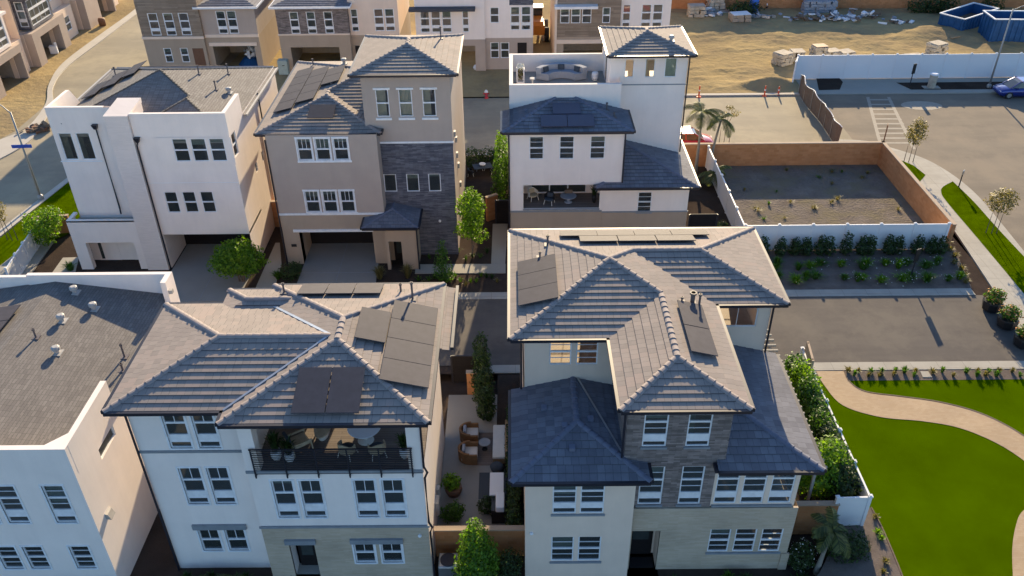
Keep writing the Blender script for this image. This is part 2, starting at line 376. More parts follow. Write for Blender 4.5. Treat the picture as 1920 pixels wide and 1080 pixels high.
def tiles(mb, sl, poly, e=.35, th=.034, first=0):
    d = sl.d; l = (-d[1], d[0])
    ss = [sl.sd(*p) for p in poly]; k0, k1 = int(math.floor(min(ss)/e+1e-6)), int(math.ceil(max(ss)/e-1e-6))
    for k in range(k0, k1):
        c0 = k*e+d[0]*sl.p0[0]+d[1]*sl.p0[1]
        q = clip(clip(poly, d[0], d[1], c0), -d[0], -d[1], -(c0+e))
        if len(q) < 3: continue
        P3, UV = [], []; off = random.uniform(0, 1) if th else (k % 2)*.5*.33
        for x, y in q:
            s = sl.sd(x, y); P3.append((x, y, sl.z0+sl.t*s+th*(1-(s-k*e)/e)))
            UV.append((x*l[0]+y*l[1]+off, s*sqrt(1+sl.t**2)+(.3 if th else 0)))
        a = sum(P3[j][0]*P3[(j+1) % len(P3)][1]-P3[(j+1) % len(P3)][0]*P3[j][1] for j in range(len(P3)))
        if a < 0: P3.reverse(); UV.reverse()
        mb.poly(P3, UV)
        if th:
            low = [p for p in q if abs(sl.sd(*p)-k*e) < 1e-4]
            if len(low) >= 2:
                lo = min(low, key=lambda p: p[0]*l[0]+p[1]*l[1]); hi = max(low, key=lambda p: p[0]*l[0]+p[1]*l[1])
                zb = sl.z0+sl.t*k*e
                mb.poly([(lo[0], lo[1], zb-.02), (lo[0], lo[1], zb+th), (hi[0], hi[1], zb+th), (hi[0], hi[1], zb-.02)], [(0, .2), (0, .25), (.002, .25), (.002, .2)])  # butt edge takes the dark mortar colour: shade line under each course painted in
def caps(mb, a, b, r=.135, seg=.36, lift=.02):
    """overlapping half-round cap tiles from a (low) to b (high)"""
    a, b = Vector(a), Vector(b); Ln = (b-a).length; n = max(1, int(round(Ln/seg))); d = (b-a)/Ln
    u = d.cross(Vector((0, 0, 1))).normalized(); w = u.cross(d)
    for k in range(n):
        p, q = a+d*(Ln*k/n)-d*.02, a+d*(Ln*(k+1)/n)+d*.03; i = len(mb.v); m = 7
        for c, rr, lf in ((p, r, lift+.025), (q, r*.86, lift)):
            for j in range(m):
                t = pi*j/(m-1); mb.v.append(tuple(c+u*cos(t)*rr*1.1+w*(sin(t)*rr*.8+lf-.05)))
        for j in range(m-1): mb.f.append((i+j, i+j+1, i+m+j+1, i+m+j))
        mb.f.append(tuple(i+j for j in range(m)))
def gutter(mb, x0, y0, x1, y1, z, out, h=.14, w=.13):
    ox, oy = out[0]*w, out[1]*w
    mb.box(min(x0, x1, x0+ox), min(y0, y1, y0+oy), z-h, max(x0, x1, x1+ox), max(y0, y1, y1+oy), z+.005)
def panel(par, sl, x0, y0, x1, y1, label=None, m='solar'):
    """one solar panel lying 10 cm above a roof plane, plan rectangle"""
    mb = MB(); t = lambda x, y, h: (x, y, sl.z(x, y)+h)
    r = [(x0, y0), (x1, y0), (x1, y1), (x0, y1)]
    mb.hexa([t(x, y, .15) for x, y in r]+[t(x, y, .195) for x, y in r])
    o = mb.build('solar_panel', m, par)
    if label: o['label'] = label
    return o
def vent_pipe(par, x, y, z, h=.7, r=.045, flange=True):
    mb = MB(); mb.tube([(x, y, z-.1), (x, y, z+h)], r, 8); mb.tube([(x, y, z+h-.09), (x, y, z+h)], r*1.6, 8)
    if flange: mb.box(x-.16, y-.16, z-.03, x+.16, y+.18, z+.03)
    return mb.build('vent_pipe', 'pipe', par)
def roof_vent(par, x, y, z, m='vent_white'):
    mb = MB(); mb.box(x-.22, y-.22, z-.08, x+.22, y+.24, z+.015); mb.lathe((x, y, z), [(.11, 0), (.11, .22), (.19, .2), (.19, .34), (.12, .38)], 10)
    return mb.build('roof_vent', m, par)
def downspout(par, pts, m='dark_metal', r=.05, head=False):
    mb = MB(); mb.tube(pts, r, 6)
    if head:
        x, y, z = pts[0]; mb.hexa([(x-.08, y-.12, z-.1), (x+.08, y-.12, z-.1), (x+.08, y+.1, z-.1), (x-.08, y+.1, z-.1), (x-.17, y-.2, z+.2), (x+.17, y-.2, z+.2), (x+.17, y+.1, z+.2), (x-.17, y+.1, z+.2)])
    return mb.build('downspout', m, par)
def floors(par, rects, m='room_floor'):
    mb = MB()
    for x0, y0, x1, y1, z in rects: mb.box(x0, y0, z-.12, x1, y1, z)
    return mb.build('interior_floor', m, par)
SKY, SUN, EXPO = .11, 5.0, 1.22
# ================================================================== front centre-left house: white, three storeys, balcony under the hip roof
T = .25
def house_balcony():
    h = thing('house', 'white three-storey house with a black-railed balcony under its tiled hip roof', 'house', (-7.2, 27.5, 0))
    W = MB(); TB = MB(); TR = MB()
    yl, yr = 24.65, 23.9
    BA = ((0, .17, 0, 0), (.33, .66, 0, 0), (.66, 1, 1, 0)); BL = ((0, .5, 0, 0), (.5, 1, 1, 0))
    lw = [(-13.70, -12.83, 6.86, 8.86, BA), (-12.56, -11.70, 6.86, 8.86, BA), (-13.70, -12.83, 3.64, 5.76, BA), (-12.56, -11.70, 3.64, 5.76, BA),
          (-13.70, -12.83, .68, 2.04, BL), (-12.56, -11.70, .68, 2.04, BL)]
    rw = [(-9.76, -8.90, 3.63, 5.77, BA), (-8.65, -7.79, 3.63, 5.77, BA), (-6.49, -5.63, 3.63, 5.77, BA), (-5.37, -4.51, 3.63, 5.77, BA)]
    rg = [(-6.90, -6.03, .77, 2.02, BL), (-5.74, -4.87, .77, 2.02, BL)]
    sw = []
    wall(W, 'y', yl, -15.0, -10.6, -.7, 9.1, lw)
    wall(W, 'y', yr, -10.6, -3.68, 3.1, 6.3, rw)
    wall(TB, 'y', yr-.02, -10.62, -3.66, -.7, 3.1, rg+[(-9.62, -8.55, -.15, 2.02)], depth=.12)
    wall(W, 'x', -15.0, yl, 31.0, -.7, 9.1, face=-1); wall(W, 'x', -10.6, yr, yl, -.7, 9.1, face=-1)
    wall(W, 'x', -3.68, yr, 32.2, -.7, 6.3, face=1); wall(W, 'x', -3.68, 28.2, 32.2, 6.3, 9.1, face=1)
    wall(W, 'y', 32.2, -12.5, -3.68, -.7, 9.1, [(-8.1, -7.0, 6.6, 8.75), (-6.85, -5.75, 6.6, 8.75)], face=1); wall(W, 'y', 31.0, -15.0, -12.5, -.7, 9.1, face=1); wall(W, 'x', -12.5, 31.0, 32.2, -.7, 9.1)
    # balcony recess: piers, side and back wall, soffit
    W.box(-10.6, yr, 6.3, -10.06, yr+.5, 9.1); W.box(-4.2, yr, 6.3, -3.68, yr+.5, 9.1)
    wall(W, 'x', -10.3, yr+.5, 28.2, 6.3, 9.1, face=1)
    wall(W, 'y', 28.2, -10.3, -3.68, 6.3, 9.1, [(-9.6, -5.2, 6.34, 8.75)])
    W.build('wall', 'white_stucco', h); TB.build('brick_base', 'tan_brick', h)
    for u0, u1, z0, z1, b in lw: window(h, 'y', yl, u0, u1, z0, z1, b, casing=.07, blind=.12 if z0 > 6 else 0)
    for i, (u0, u1, z0, z1, b) in enumerate(rw): window(h, 'y', yr, u0, u1, z0, z1, b, casing=.07, blind=(.14, .06, 0, 0)[i])
    for u0, u1, z0, z1, b in rg: window(h, 'y', yr-.02, u0, u1, z0, z1, b, casing=.07)
    for k in (0, 1): window(h, 'y', 32.2, (-8.1, -6.85)[k], (-7.0, -5.75)[k], 6.6, 8.75, ((0, 1, 0, 0),), face=1, glass='glass_clear', blind=0)
    # trims
    TR.box(-15.03, yl-.05, 6.62, -10.62, yl, 6.74); TR.box(-10.64, yr-.06, 6.22, -3.64, yr, 6.34); TR.box(-10.66, yr-.08, 3.02, -3.6, yr-.022, 3.12)
    TR.box(-13.85, yl-.10, 2.10, -11.55, yl, 2.38); TR.box(-7.0, yr-.14, 2.07, -4.78, yr-.02, 2.32); TR.box(-9.75, yr-.14, 2.05, -8.45, yr-.02, 2.30)
    TR.split('trim', 'grey_trim', h)
    # entry
    D = MB(); D.box(-9.62, 24.5, -.2, -9.5, 24.6, 2.1); D.box(-8.72, 24.5, -.2, -8.55, 24.6, 2.1)
    e = MB(); e.poly([(-9.62, yr, -.2), (-9.62, 24.6, -.2), (-9.62, 24.6, 2.1), (-9.62, yr, 2.1)]); e.poly([(-8.55, 24.6, -.2), (-8.55, yr, -.2), (-8.55, yr, 2.1), (-8.55, 24.6, 2.1)]); e.poly([(-9.62, yr, 2.1), (-9.62, 24.6, 2.1), (-8.55, 24.6, 2.1), (-8.55, yr, 2.1)])
    e.build('entry_recess', 'white_stucco', h)
    d = MB(); d.box(-9.5, 24.48, -.15, -8.72, 24.54, 2.05); dd = d.build('door', 'dark_door', h)
    g = MB(); g.box(-9.36, 24.46, .55, -8.86, 24.475, 1.9); g.build('door_glass', 'water_pane', dd)
    tr = MB(); tr.box(-9.75, yr-1.0, -.25, -8.45, 24.6, -.15); tr.build('entry_step', 'concrete', h)
    floors(h, [(-14.95, yl+.05, -10.6, 30.9, 3.1), (-10.6, yr+.1, -3.75, 31.0, 3.1), (-14.95, yl+.05, -10.3, 31.0, 6.3), (-10.28, 28.3, -3.75, 32.1, 6.3)])
    f = MB(); f.box(-10.3, yr-.04, 6.16, -3.68, 28.2, 6.3); f.build('balcony_floor', 'deck_wood', h)
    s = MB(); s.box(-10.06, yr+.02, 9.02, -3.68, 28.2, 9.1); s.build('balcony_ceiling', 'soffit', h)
    window(h, 'y', 28.2, -9.6, -7.4, 6.34, 8.75, ((0, 1, 0, 0),), fw=.05, glass='glass_clear', blind=0); window(h, 'y', 28.2, -7.4, -5.2, 6.34, 8.75, ((0, 1, 0, 0),), fw=.05, glass='glass_clear', blind=0)
    # railing: top rail, thin horizontal bars, posts that run down the fascia
    r = MB(); yb = yr-.1
    for k in range(11): r.bar((-10.28, yb, 6.48+k*.098), (-4.02, yb, 6.48+k*.098), .026)
    r.bar((-10.3, yb, 7.56), (-4.0, yb, 7.56), .05)
    for k in range(6): x = -10.25+k*1.236; r.box(x-.025, yb-.025, 6.02, x+.025, yb+.025, 7.56); r.box(x-.03, yb-.03, 6.1, x+.03, yr, 6.16)
    r.build('railing', 'dark_metal', h)
    # roof
    z0 = 9.25; RT = MB(); CP = MB(); VL = MB()
    lx0, lx1, ly0, ly1 = -15.53, -11.02, 24.15, 31.2; mx0, mx1, my0, my1 = -11.02, -3.25, 23.42, 32.65
    hl = (ly1-ly0)/2; lr = (ly0+ly1)/2; hm = (mx1-mx0)/2; mr = (mx0+mx1)/2
    SL = Slope((lx0, 0), (1, 0), z0, T); SF = Slope((0, ly0), (0, 1), z0, T); SB = Slope((0, ly1), (0, -1), z0, T)
    MF = Slope((0, my0), (0, 1), z0, T); MBk = Slope((0, my1), (0, -1), z0, T); MR = Slope((mx1, 0), (-1, 0), z0, T); ML = Slope((mx0, 0), (1, 0), z0, T)
    ap = (lx0+hl, lr); vx = mx0+hl
    tiles(RT, SL, [(lx0, ly0), ap, (lx0, ly1)]); tiles(RT, SF, [(lx0, ly0), (mx0, ly0), (vx, lr), ap]); tiles(RT, SB, [(lx0, ly1), ap, (vx, lr), (mx0, ly1)])
    fa, ba = (mr, my0+hm), (mr, my1-hm)
    tiles(RT, MF, [(mx0, my0), (mx1, my0), fa]); tiles(RT, MBk, [(mx0, my1), ba, (mx1, my1)]); tiles(RT, MR, [(mx1, my0), (mx1, my1), ba, fa])
    tiles(RT, ML, [(mx0, my0), (mx0, ly0), (vx, lr), (vx, my0+hl)]); tiles(RT, ML, [(mx0, ly1), (mx0, my1), (vx, my1-hl), (vx, lr)]); tiles(RT, ML, [(vx, my0+hl), (vx, my1-hl), ba, fa])
    # small wing at the back left, low strip on the right
    nx, n0, n1, nh = -13.0, 30.1, 32.3, 1.1
    NL = Slope((nx, 0), (1, 0), z0, T); NB = Slope((0, n1), (0, -1), z0, T); NF = Slope((0, n0), (0, 1), z0, T)
    tiles(RT, NL, [(nx, n0), (nx+nh, 31.2), (nx, n1)]); tiles(RT, NB, [(nx, n1), (nx+nh, 31.2), (mx0+nh, 31.2), (mx0, n1)]); tiles(RT, NF, [(nx, n0), (mx0, n0), (mx0+nh, 31.2), (nx+nh, 31.2)])
    SR = Slope((-2.68, 0), (-1, 0), z0-.16, T); tiles(RT, SR, [(-2.68, 27.9), (-2.68, 32.5), (-3.27, 32.5), (-3.27, 27.9)])
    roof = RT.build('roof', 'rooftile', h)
    Z = lambda s, p: (p[0], p[1], s.z(*p))
    for s, a, b in ((SL, (lx0, ly0), ap), (SL, (lx0, ly1), ap), (SF, ap, (vx, lr)), (MF, (mx0, my0), fa), (MF, (mx1, my0), fa), (MBk, (mx0, my1), ba), (MBk, (mx1, my1), ba), (MR, fa, ba), (NL, (nx, n1), (nx+nh, 31.2)), (NB, (nx+nh, 31.2), (mx0+nh, 31.2))):
        caps(CP, Z(s, a), Z(s, b))
    CP.build('ridge_cap', 'cap', roof)
    VL.bar((mx0, ly1, z0+.05), (vx, lr, z0+T*hl+.04), .12, .02); VL.bar((mx0, ly0, z0+.05), (vx, lr, z0+T*hl+.04), .10, .02); VL.build('valley', 'steel', roof)
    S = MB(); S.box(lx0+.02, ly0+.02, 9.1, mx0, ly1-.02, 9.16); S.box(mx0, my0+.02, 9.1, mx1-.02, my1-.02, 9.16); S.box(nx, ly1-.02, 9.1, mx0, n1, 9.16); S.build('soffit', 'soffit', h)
    GT = MB()
    for a in ((lx0, ly0, mx0, ly0, (0, -1)), (mx0, my0, mx1, my0, (0, -1)), (lx0, ly0, lx0, ly1, (-1, 0)), (lx0, ly1, nx, ly1, (0, 1)), (mx1, my0, mx1, my1, (1, 0)), (nx, n1, mx0, n1, (0, 1)), (mx0, my1, mx1, my1, (0, 1)), (mx0, my0, mx0, ly0, (-1, 0)), (-2.68, 27.9, -2.68, 32.5, (1, 0))):
        gutter(GT, a[0], a[1], a[2], a[3], z0+.02, a[4])
    GT.build('gutter', 'dark_metal', h)
    for x0, x1 in ((-8.35, -7.1), (-7.06, -5.82)): panel(h, MF, x0, 23.72, x1, 25.75)
    panel(h, MR, -6.45, 27.4, -5.25, 29.5)
    for k in range(4): panel(h, MR, -5.2, 25.15+k*1.33, -3.35, 26.45+k*1.33)
    for k in range(3): panel(h, MBk, -9.62+k*1.24, 31.15, -8.42+k*1.24, 32.4)
    for x, y, hh in ((-4.5, 31.0, .9), (-5.1, 31.7, .45), (-10.35, 31.75, .5)): vent_pipe(h, x, y, (MR if x > -5 else MBk).z(x, y), hh)
    downspout(h, [(-15.02, 24.55, 9.1), (-15.02, 24.55, -.6)]); downspout(h, [(-3.62, 23.86, 9.1), (-3.62, 23.86, 6.5), (-3.5, 23.86, 6.2), (-3.62, 23.86, 5.9), (-3.62, 23.86, 3.3), (-3.5, 23.86, 3.0), (-3.6, 23.86, 2.7), (-3.6, 23.86, -.6)])
    for x, y, z in ((-4.05, 23.86, 2.45),): 
        lm = MB(); lm.lathe((x, y-.02, z), [(.07, 0), (.09, .05), (.05, .12)], 8); lm.build('wall_lamp', 'white_trim', h)
    mt = MB(); mt.box(-3.68, 26.4, .8, -3.5, 26.9, 1.6); mt.box(-3.68, 27.3, .9, -3.52, 27.6, 1.5); mt.split('meter_box', 'vent_white', h)
    return h
house_balcony()

# ================================================================== front right house: stone tower
def house_tower():
    h = thing('house', 'three-storey house with a brown stone tower, tan brick base and slate-blue lower roofs', 'house', (6, 29, 0))
    z0 = 9.25; t = .25
    B3 = ((0, .17, 0, 0), (.29, .645, 0, 1), (.645, 1, 0, 1)); BT = ((0, .15, 0, 0), (.30, .65, 0, 1), (.65, 1, 0, 1)); B2 = ((0, .5, 0, 1), (.5, 1, 0, 1))
    W = MB(); ST = MB(); TB = MB()
    yl, yr = 23.9, 24.45
    lb = [(1.46, 2.43, 3.72, 5.72, B3), (2.58, 3.56, 3.72, 5.72, B3), (1.45, 2.41, .74, 2.29, B2), (2.59, 3.56, .74, 2.29, B2)]
    wall(W, 'y', yl, .35, 4.78, -.8, 6.0, lb); wall(W, 'x', .35, yl, 37.1, -.8, 6.0); wall(W, 'x', 4.78, yl, yr, -.8, 6.0, face=1)
    s2 = [(5.02, 6.0, 3.62, 5.82, B3), (6.69, 7.61, 3.62, 5.82, B3)]; s3 = [(8.17, 9.10, 3.62, 5.82, B3), (9.27, 10.22, 3.62, 5.82, B3), (10.42, 11.37, 3.62, 5.82, B3)]
    wall(ST, 'y', yr, 4.78, 8.05, 3.46, 6.2, s2, depth=.1); wall(ST, 'y', yr, 4.3, 8.35, 6.2, 9.1, [(4.95, 5.90, 6.93, 8.9), (6.66, 7.59, 6.93, 8.9)])
    wall(W, 'y', yr+.02, 8.05, 11.55, 3.46, 6.0, s3)
    gw = [(8.25, 9.15, .64, 2.10, B2), (9.34, 10.26, .64, 2.10, B2), (10.46, 11.38, .64, 2.10, B2)]
    wall(TB, 'y', yr-.05, 4.8, 11.75, -.8, 3.4, gw+[(4.92, 6.12, -.6, 2.03)], depth=.12); wall(TB, 'x', 11.75, yr-.05, 30.9, -.8, 3.4, face=1)
    TB.box(11.5, yr-.12, -.8, 11.85, yr-.04, .55)
    TB.poly([(4.8, yr-.05, 3.4), (11.75, yr-.05, 3.4), (11.75, yr+.05, 3.4), (4.8, yr+.05, 3.4)])
    wall(ST, 'x', 4.3, yr, 28.95, 6.0, 9.1); wall(ST, 'x', 8.35, yr, 31.4, 6.0, 9.1, face=1)
    mw = [(1.47, 2.42, 7.45, 8.85, B2), (2.62, 3.56, 7.45, 8.85, B2)]
    wall(W, 'y', 28.95, .4, 4.3, 5.9, 9.1, mw); wall(W, 'x', .4, 28.95, 37.1, 5.9, 9.1)
    wall(W, 'y', 31.4, 8.35, 11.55, 5.9, 9.1, [(9.2, 11.0, 7.6, 8.95)]); wall(W, 'x', 11.55, 31.4, 37.1, -.8, 9.1, [(32.6, 36.4, 7.4, 8.85)], face=1)
    wall(W, 'x', 11.55, yr+.02, 31.4, 3.4, 6.0, [(24.7, 26.0, 3.7, 5.82)], face=1)
    wall(W, 'y', 37.1, .35, 11.55, -.8, 9.1, [(1.3, 3.8, 6.7, 8.8), (5.0, 8.0, 6.7, 8.8), (9.2, 11.0, 6.9, 8.8)], face=1)
    W.build('wall', 'cream_stucco', h); ST.build('stone_cladding', 'brown_stone', h); TB.build('brick_base', 'tan_brick', h)
    for u0, u1, a, b, bd in lb: window(h, 'y', yl, u0, u1, a, b, bd)
    for u0, u1, a, b, bd in s2+s3: window(h, 'y', yr+(.02 if u0 > 8 else 0), u0, u1, a, b, bd, m='white_trim')
    for u0, u1 in ((4.95, 5.90), (6.66, 7.59)): window(h, 'y', yr, u0, u1, 6.93, 8.9, BT, curtain=.35 if u0 > 6 else None)
    for u0, u1, a, b, bd in gw: window(h, 'y', yr-.05, u0, u1, a, b, bd)
    for u0, u1, a, b, bd in mw: window(h, 'y', 28.95, u0, u1, a, b, bd, glass='glass_clear', blind=0)
    window(h, 'y', 31.4, 9.2, 11.0, 7.6, 8.95, ((0, 1, 1, 0),), glass='glass_clear', blind=0); window(h, 'x', 11.55, 32.6, 36.4, 7.4, 8.85, ((0, 1, 2, 0),), face=1, glass='glass_clear', blind=0)
    window(h, 'x', 11.55, 24.7, 26.0, 3.7, 5.82, B3, face=1)
    for u0, u1, a in ((1.3, 3.8, 6.7), (5.0, 8.0, 6.7), (9.2, 11.0, 6.9)): window(h, 'y', 37.1, u0, u1, a, 8.8, ((0, 1, 2, 3),), face=1, glass='glass_clear', blind=0)
    sl = MB()
    for u0, u1, z, y in ((1.4, 3.62, 3.66, yl), (1.4, 3.62, .68, yl), (4.95, 6.06, 3.56, yr), (6.62, 7.68, 3.56, yr), (8.1, 11.45, 3.52, yr), (8.2, 11.45, .58, yr-.05), (4.9, 5.95, 6.87, yr), (6.6, 7.65, 6.87, yr)): sl.box(u0, y-.06, z-.05, u1, y+.02, z+.05)
    sl.split('window_sill', 'grey_trim', h)
    e = MB(); y1 = 25.3
    e.poly([(4.92, yr-.05, -.6), (4.92, y1, -.6), (4.92, y1, 2.1), (4.92, yr-.05, 2.1)]); e.poly([(6.12, y1, -.6), (6.12, yr-.05, -.6), (6.12, yr-.05, 2.1), (6.12, y1, 2.1)])
    e.poly([(4.92, yr-.05, 2.06), (4.92, y1, 2.06), (6.12, y1, 2.06), (6.12, yr-.05, 2.06)]); e.poly([(6.0, y1, -.6), (6.12, y1, -.6), (6.12, y1, 2.1), (6.0, y1, 2.1)]); e.build('entry_recess', 'cream_stucco', h)
    d = MB(); d.box(4.92, y1-.06, -.5, 6.02, y1, 2.06); dd = d.build('door', 'dark_door', h)
    g = MB(); g.box(5.12, y1-.08, .5, 5.84, y1-.065, 1.8); g.build('door_glass', 'water_pane', dd)
    tr = MB(); tr.box(4.85, yr-1.4, -.62, 6.2, y1, -.5); tr.build('entry_step', 'concrete', h)
    m2 = MB(); m2.box(5.0, yr+.02, -.497, 6.05, yr+.6, -.48); m2.build('door_mat', 'black', h)
    floors(h, [(.4, yl+.05, 4.7, 37, 3.2), (4.7, yr+.05, 11.5, 37, 3.2), (4.35, yr+.05, 8.3, 37, 6.3), (.45, 29, 4.35, 37, 6.3), (8.3, 31.45, 11.5, 37, 6.3)])
    RT = MB(); CP = MB(); SLT = MB(); CS = MB()
    a0, a1, b0, b1 = -.2, 8.85, 28.45, 37.5; ap = (4.325, 32.975)
    LS = Slope((a0, 0), (1, 0), z0, t); BK = Slope((0, b1), (0, -1), z0, t); FR = Slope((0, b0), (0, 1), z0, t); RS = Slope((a1, 0), (-1, 0), z0, t)
    wx0, wy0 = 3.94, 24.0; wr = (wx0+a1)/2; hw = (a1-wx0)/2; WF = Slope((0, wy0), (0, 1), z0, t); WL = Slope((wx0, 0), (1, 0), z0, t)
    rx, ry0 = 12.05, 30.85; hr = (b1-ry0)/2; rr = (b1+ry0)/2; RF = Slope((0, ry0), (0, 1), z0, t); RR = Slope((rx, 0), (-1, 0), z0, t)
    tiles(RT, LS, [(a0, b0), ap, (a0, b1)])
    tiles(RT, BK, [(a0, b1), (rx, b1), (rx-hr, rr), (a1-hr, rr), ap])
    tiles(RT, FR, [(a0, b0), (wx0, b0), (wr, b0+hw), ap])
    tiles(RT, RS, [(a1, wy0), (a1, b0), (wr, b0+hw), (wr, wy0+hw)]); tiles(RT, RS, [(a1, b0), (a1, ry0), (a1-hr, rr), ap, (wr, b0+hw)])
    tiles(RT, WL, [(wx0, wy0), (wx0, b0), (wr, b0+hw), (wr, wy0+hw)]); tiles(RT, WF, [(wx0, wy0), (a1, wy0), (wr, wy0+hw)])
    tiles(RT, RF, [(a1, ry0), (rx, ry0), (rx-hr, rr), (a1-hr, rr)]); tiles(RT, RR, [(rx, ry0), (rx, b1), (rx-hr, rr)])
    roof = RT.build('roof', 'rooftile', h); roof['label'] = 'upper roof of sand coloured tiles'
    Z = lambda s, p: (p[0], p[1], s.z(*p))
    for s, a, b in ((LS, (a0, b0), ap), (LS, (a0, b1), ap), (RS, (wr, b0+hw), ap), (BK, (a1-hr, rr), ap), (WF, (wx0, wy0), (wr, wy0+hw)), (WF, (a1, wy0), (wr, wy0+hw)), (RS, (wr, wy0+hw), (wr, b0+hw)), (RF, (rx, ry0), (rx-hr, rr)), (BK, (rx, b1), (rx-hr, rr)), (RF, (rx-hr, rr), (a1-hr, rr))):
        caps(CP, Z(s, a), Z(s, b))
    CP.build('ridge_cap', 'cap', roof)
    # lower roofs
    q0 = 6.05; l0, l1, ly = -.2, 5.25, 23.45; lr = (l0+l1)/2; hh = (l1-l0)/2
    QL = Slope((l0, 0), (1, 0), q0, t); QF = Slope((0, ly), (0, 1), q0, t); QR = Slope((l1, 0), (-1, 0), q0, t)
    tiles(SLT, QL, [(l0, ly), (lr, ly+hh), (lr, 28.95), (l0, 28.95)], .36, .028); tiles(SLT, QF, [(l0, ly), (l1, ly), (lr, ly+hh)], .36, .028)
    tiles(SLT, QR, [(l1, ly), (l1, 24.45), (4.25, 24.45)], .36, .028); tiles(SLT, QR, [(4.32, 24.38), (4.32, 28.95), (lr, 28.95), (lr, ly+hh)], .36, .028)
    e0, e1, ey = 8.0, 12.15, 23.95
    PF = Slope((0, ey), (0, 1), q0, t); PR = Slope((e1, 0), (-1, 0), q0, t)
    SL2 = MB(); tiles(SL2, PF, [(e0, ey), (e1, ey), (8.35, 27.75), (8.35, 24.45), (e0, 24.45)], .36, .028); tiles(SL2, PR, [(e1, ey), (e1, 31.38), (8.35, 31.38), (8.35, 27.75)], .36, .028)
    lo2 = SL2.build('roof', 'slate', h); lo2['label'] = 'lower slate-blue roof over the right windows'
    lo = SLT.build('roof', 'slate', h); lo['label'] = 'lower slate-blue hip roof left of the stone tower'
    for s, a, b in ((QF, (l0, ly), (lr, ly+hh)), (QF, (l1, ly), (lr, ly+hh)), (QL, (lr, ly+hh), (lr, 28.95))): caps(CS, Z(s, a), Z(s, b))
    CS.build('ridge_cap', 'cap_slate', lo); CS = MB(); caps(CS, Z(PF, (e1, ey)), Z(PF, (8.35, 27.75))); CS.build('ridge_cap', 'cap_slate', lo2)
    v = MB(); v.bar((4.32, 24.5, QR.z(4.32, 24.5)+.06), (lr+.2, 28.9, QR.z(lr+.2, 28.9)+.06), .07, .04); v.build('flashing', 'steel', lo)
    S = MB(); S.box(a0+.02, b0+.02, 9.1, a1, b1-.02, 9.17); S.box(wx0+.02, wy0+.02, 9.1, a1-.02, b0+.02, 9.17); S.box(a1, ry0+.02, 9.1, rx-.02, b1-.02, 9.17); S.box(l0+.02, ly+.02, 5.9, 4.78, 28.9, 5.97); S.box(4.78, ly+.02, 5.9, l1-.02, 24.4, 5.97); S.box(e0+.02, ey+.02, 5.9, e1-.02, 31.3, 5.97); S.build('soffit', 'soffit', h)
    GT = MB()
    for g in ((a0, b0, wx0, b0, (0, -1), z0), (wx0, wy0, a1, wy0, (0, -1), z0), (wx0, wy0, wx0, b0, (-1, 0), z0), (a1, wy0, a1, ry0, (1, 0), z0), (a1, ry0, rx, ry0, (0, -1), z0), (rx, ry0, rx, b1, (1, 0), z0), (a0, b1, rx, b1, (0, 1), z0), (a0, b0, a0, b1, (-1, 0), z0),
              (l0, ly, l1, ly, (0, -1), q0), (l0, ly, l0, 28.9, (-1, 0), q0), (l1, ly, l1, 24.4, (1, 0), q0), (e0, ey, e1, ey, (0, -1), q0), (e1, ey, e1, 31.3, (1, 0), q0), (e0, ey, e0, 24.4, (-1, 0), q0)):
        gutter(GT, *g[:4], g[5]+.02, g[4])
    GT.build('gutter', 'dark_metal', h)
    for k in range(4): panel(h, BK, 2.25+k*1.82, 35.95, 4.04+k*1.82, 36.75)
    for k in range(3): panel(h, BK, 3.15+k*1.85, 35.05, 4.96+k*1.85, 35.9)
    for k in range(3): panel(h, LS, .15, 30.5+k*1.2, 1.9, 31.67+k*1.2)
    for k in range(2): panel(h, RS, 7.0, 26.75+k*1.8, 8.1, 28.5+k*1.8)
    for x, y, s, hh2, r in ((7.75, 30.6, RS, .55, .10), (8.0, 30.35, RS, .7, .05), (7.25, 30.45, RS, .3, .04), (1.6, 35.3, LS, .55, .05), (1.2, 34.3, LS, .35, .04)): vent_pipe(h, x, y, s.z(x, y), hh2, r)
    for x, y in ((1.2, 27.3), (2.0, 26.0), (3.1, 26.4), (2.25, 24.9)):
        f = MB(); z = (QL if x < lr else QR).z(x, y) if y > 25 else QF.z(x, y); f.box(x-.12, y-.14, z-.05, x+.12, y+.14, z+.12); f.build('roof_vent', 'cap_slate', h)
    for x, y, za, zb in ((.25, 28.85, 9.1, 6.2), (4.2, 24.4, 9.1, 6.4), (11.62, 31.3, 9.1, 6.1)): downspout(h, [(x, y, za), (x, y, zb)])
    lm = MB(); lm.lathe((.62, yl-.03, 2.5), [(.05, 0), (.09, .06), (.05, .13)], 8); lm.build('wall_lamp', 'white_trim', h)
    p = MB()
    for k in range(24): y = 26.9+k*.44; p.box(11.8, y-.05, 3.1, 13.75, y+.05, 3.22)
    p.box(13.35, 26.7, 2.95, 13.5, 37.2, 3.09)
    for k in range(4): y = 27.2+k*3.1; p.box(13.37, y-.06, 0, 13.49, y+.06, 2.95)
    p.build('pergola', 'walk', h)
    gl = MB(); gl.lathe((9.9, 26.0, 1.75), [(.02, 0), (.14, .08), (.14, .2), (.02, .28)], 10)
    lamp, nt, bs = mat('lamp_glow'); bs.inputs['Emission Color'].default_value = (1, .55, .15, 1); bs.inputs['Emission Strength'].default_value = 2.5; bs.inputs['Base Color'].default_value = (.6, .3, .08, 1)
    gl.build('pendant_lamp', lamp, h)
house_tower()
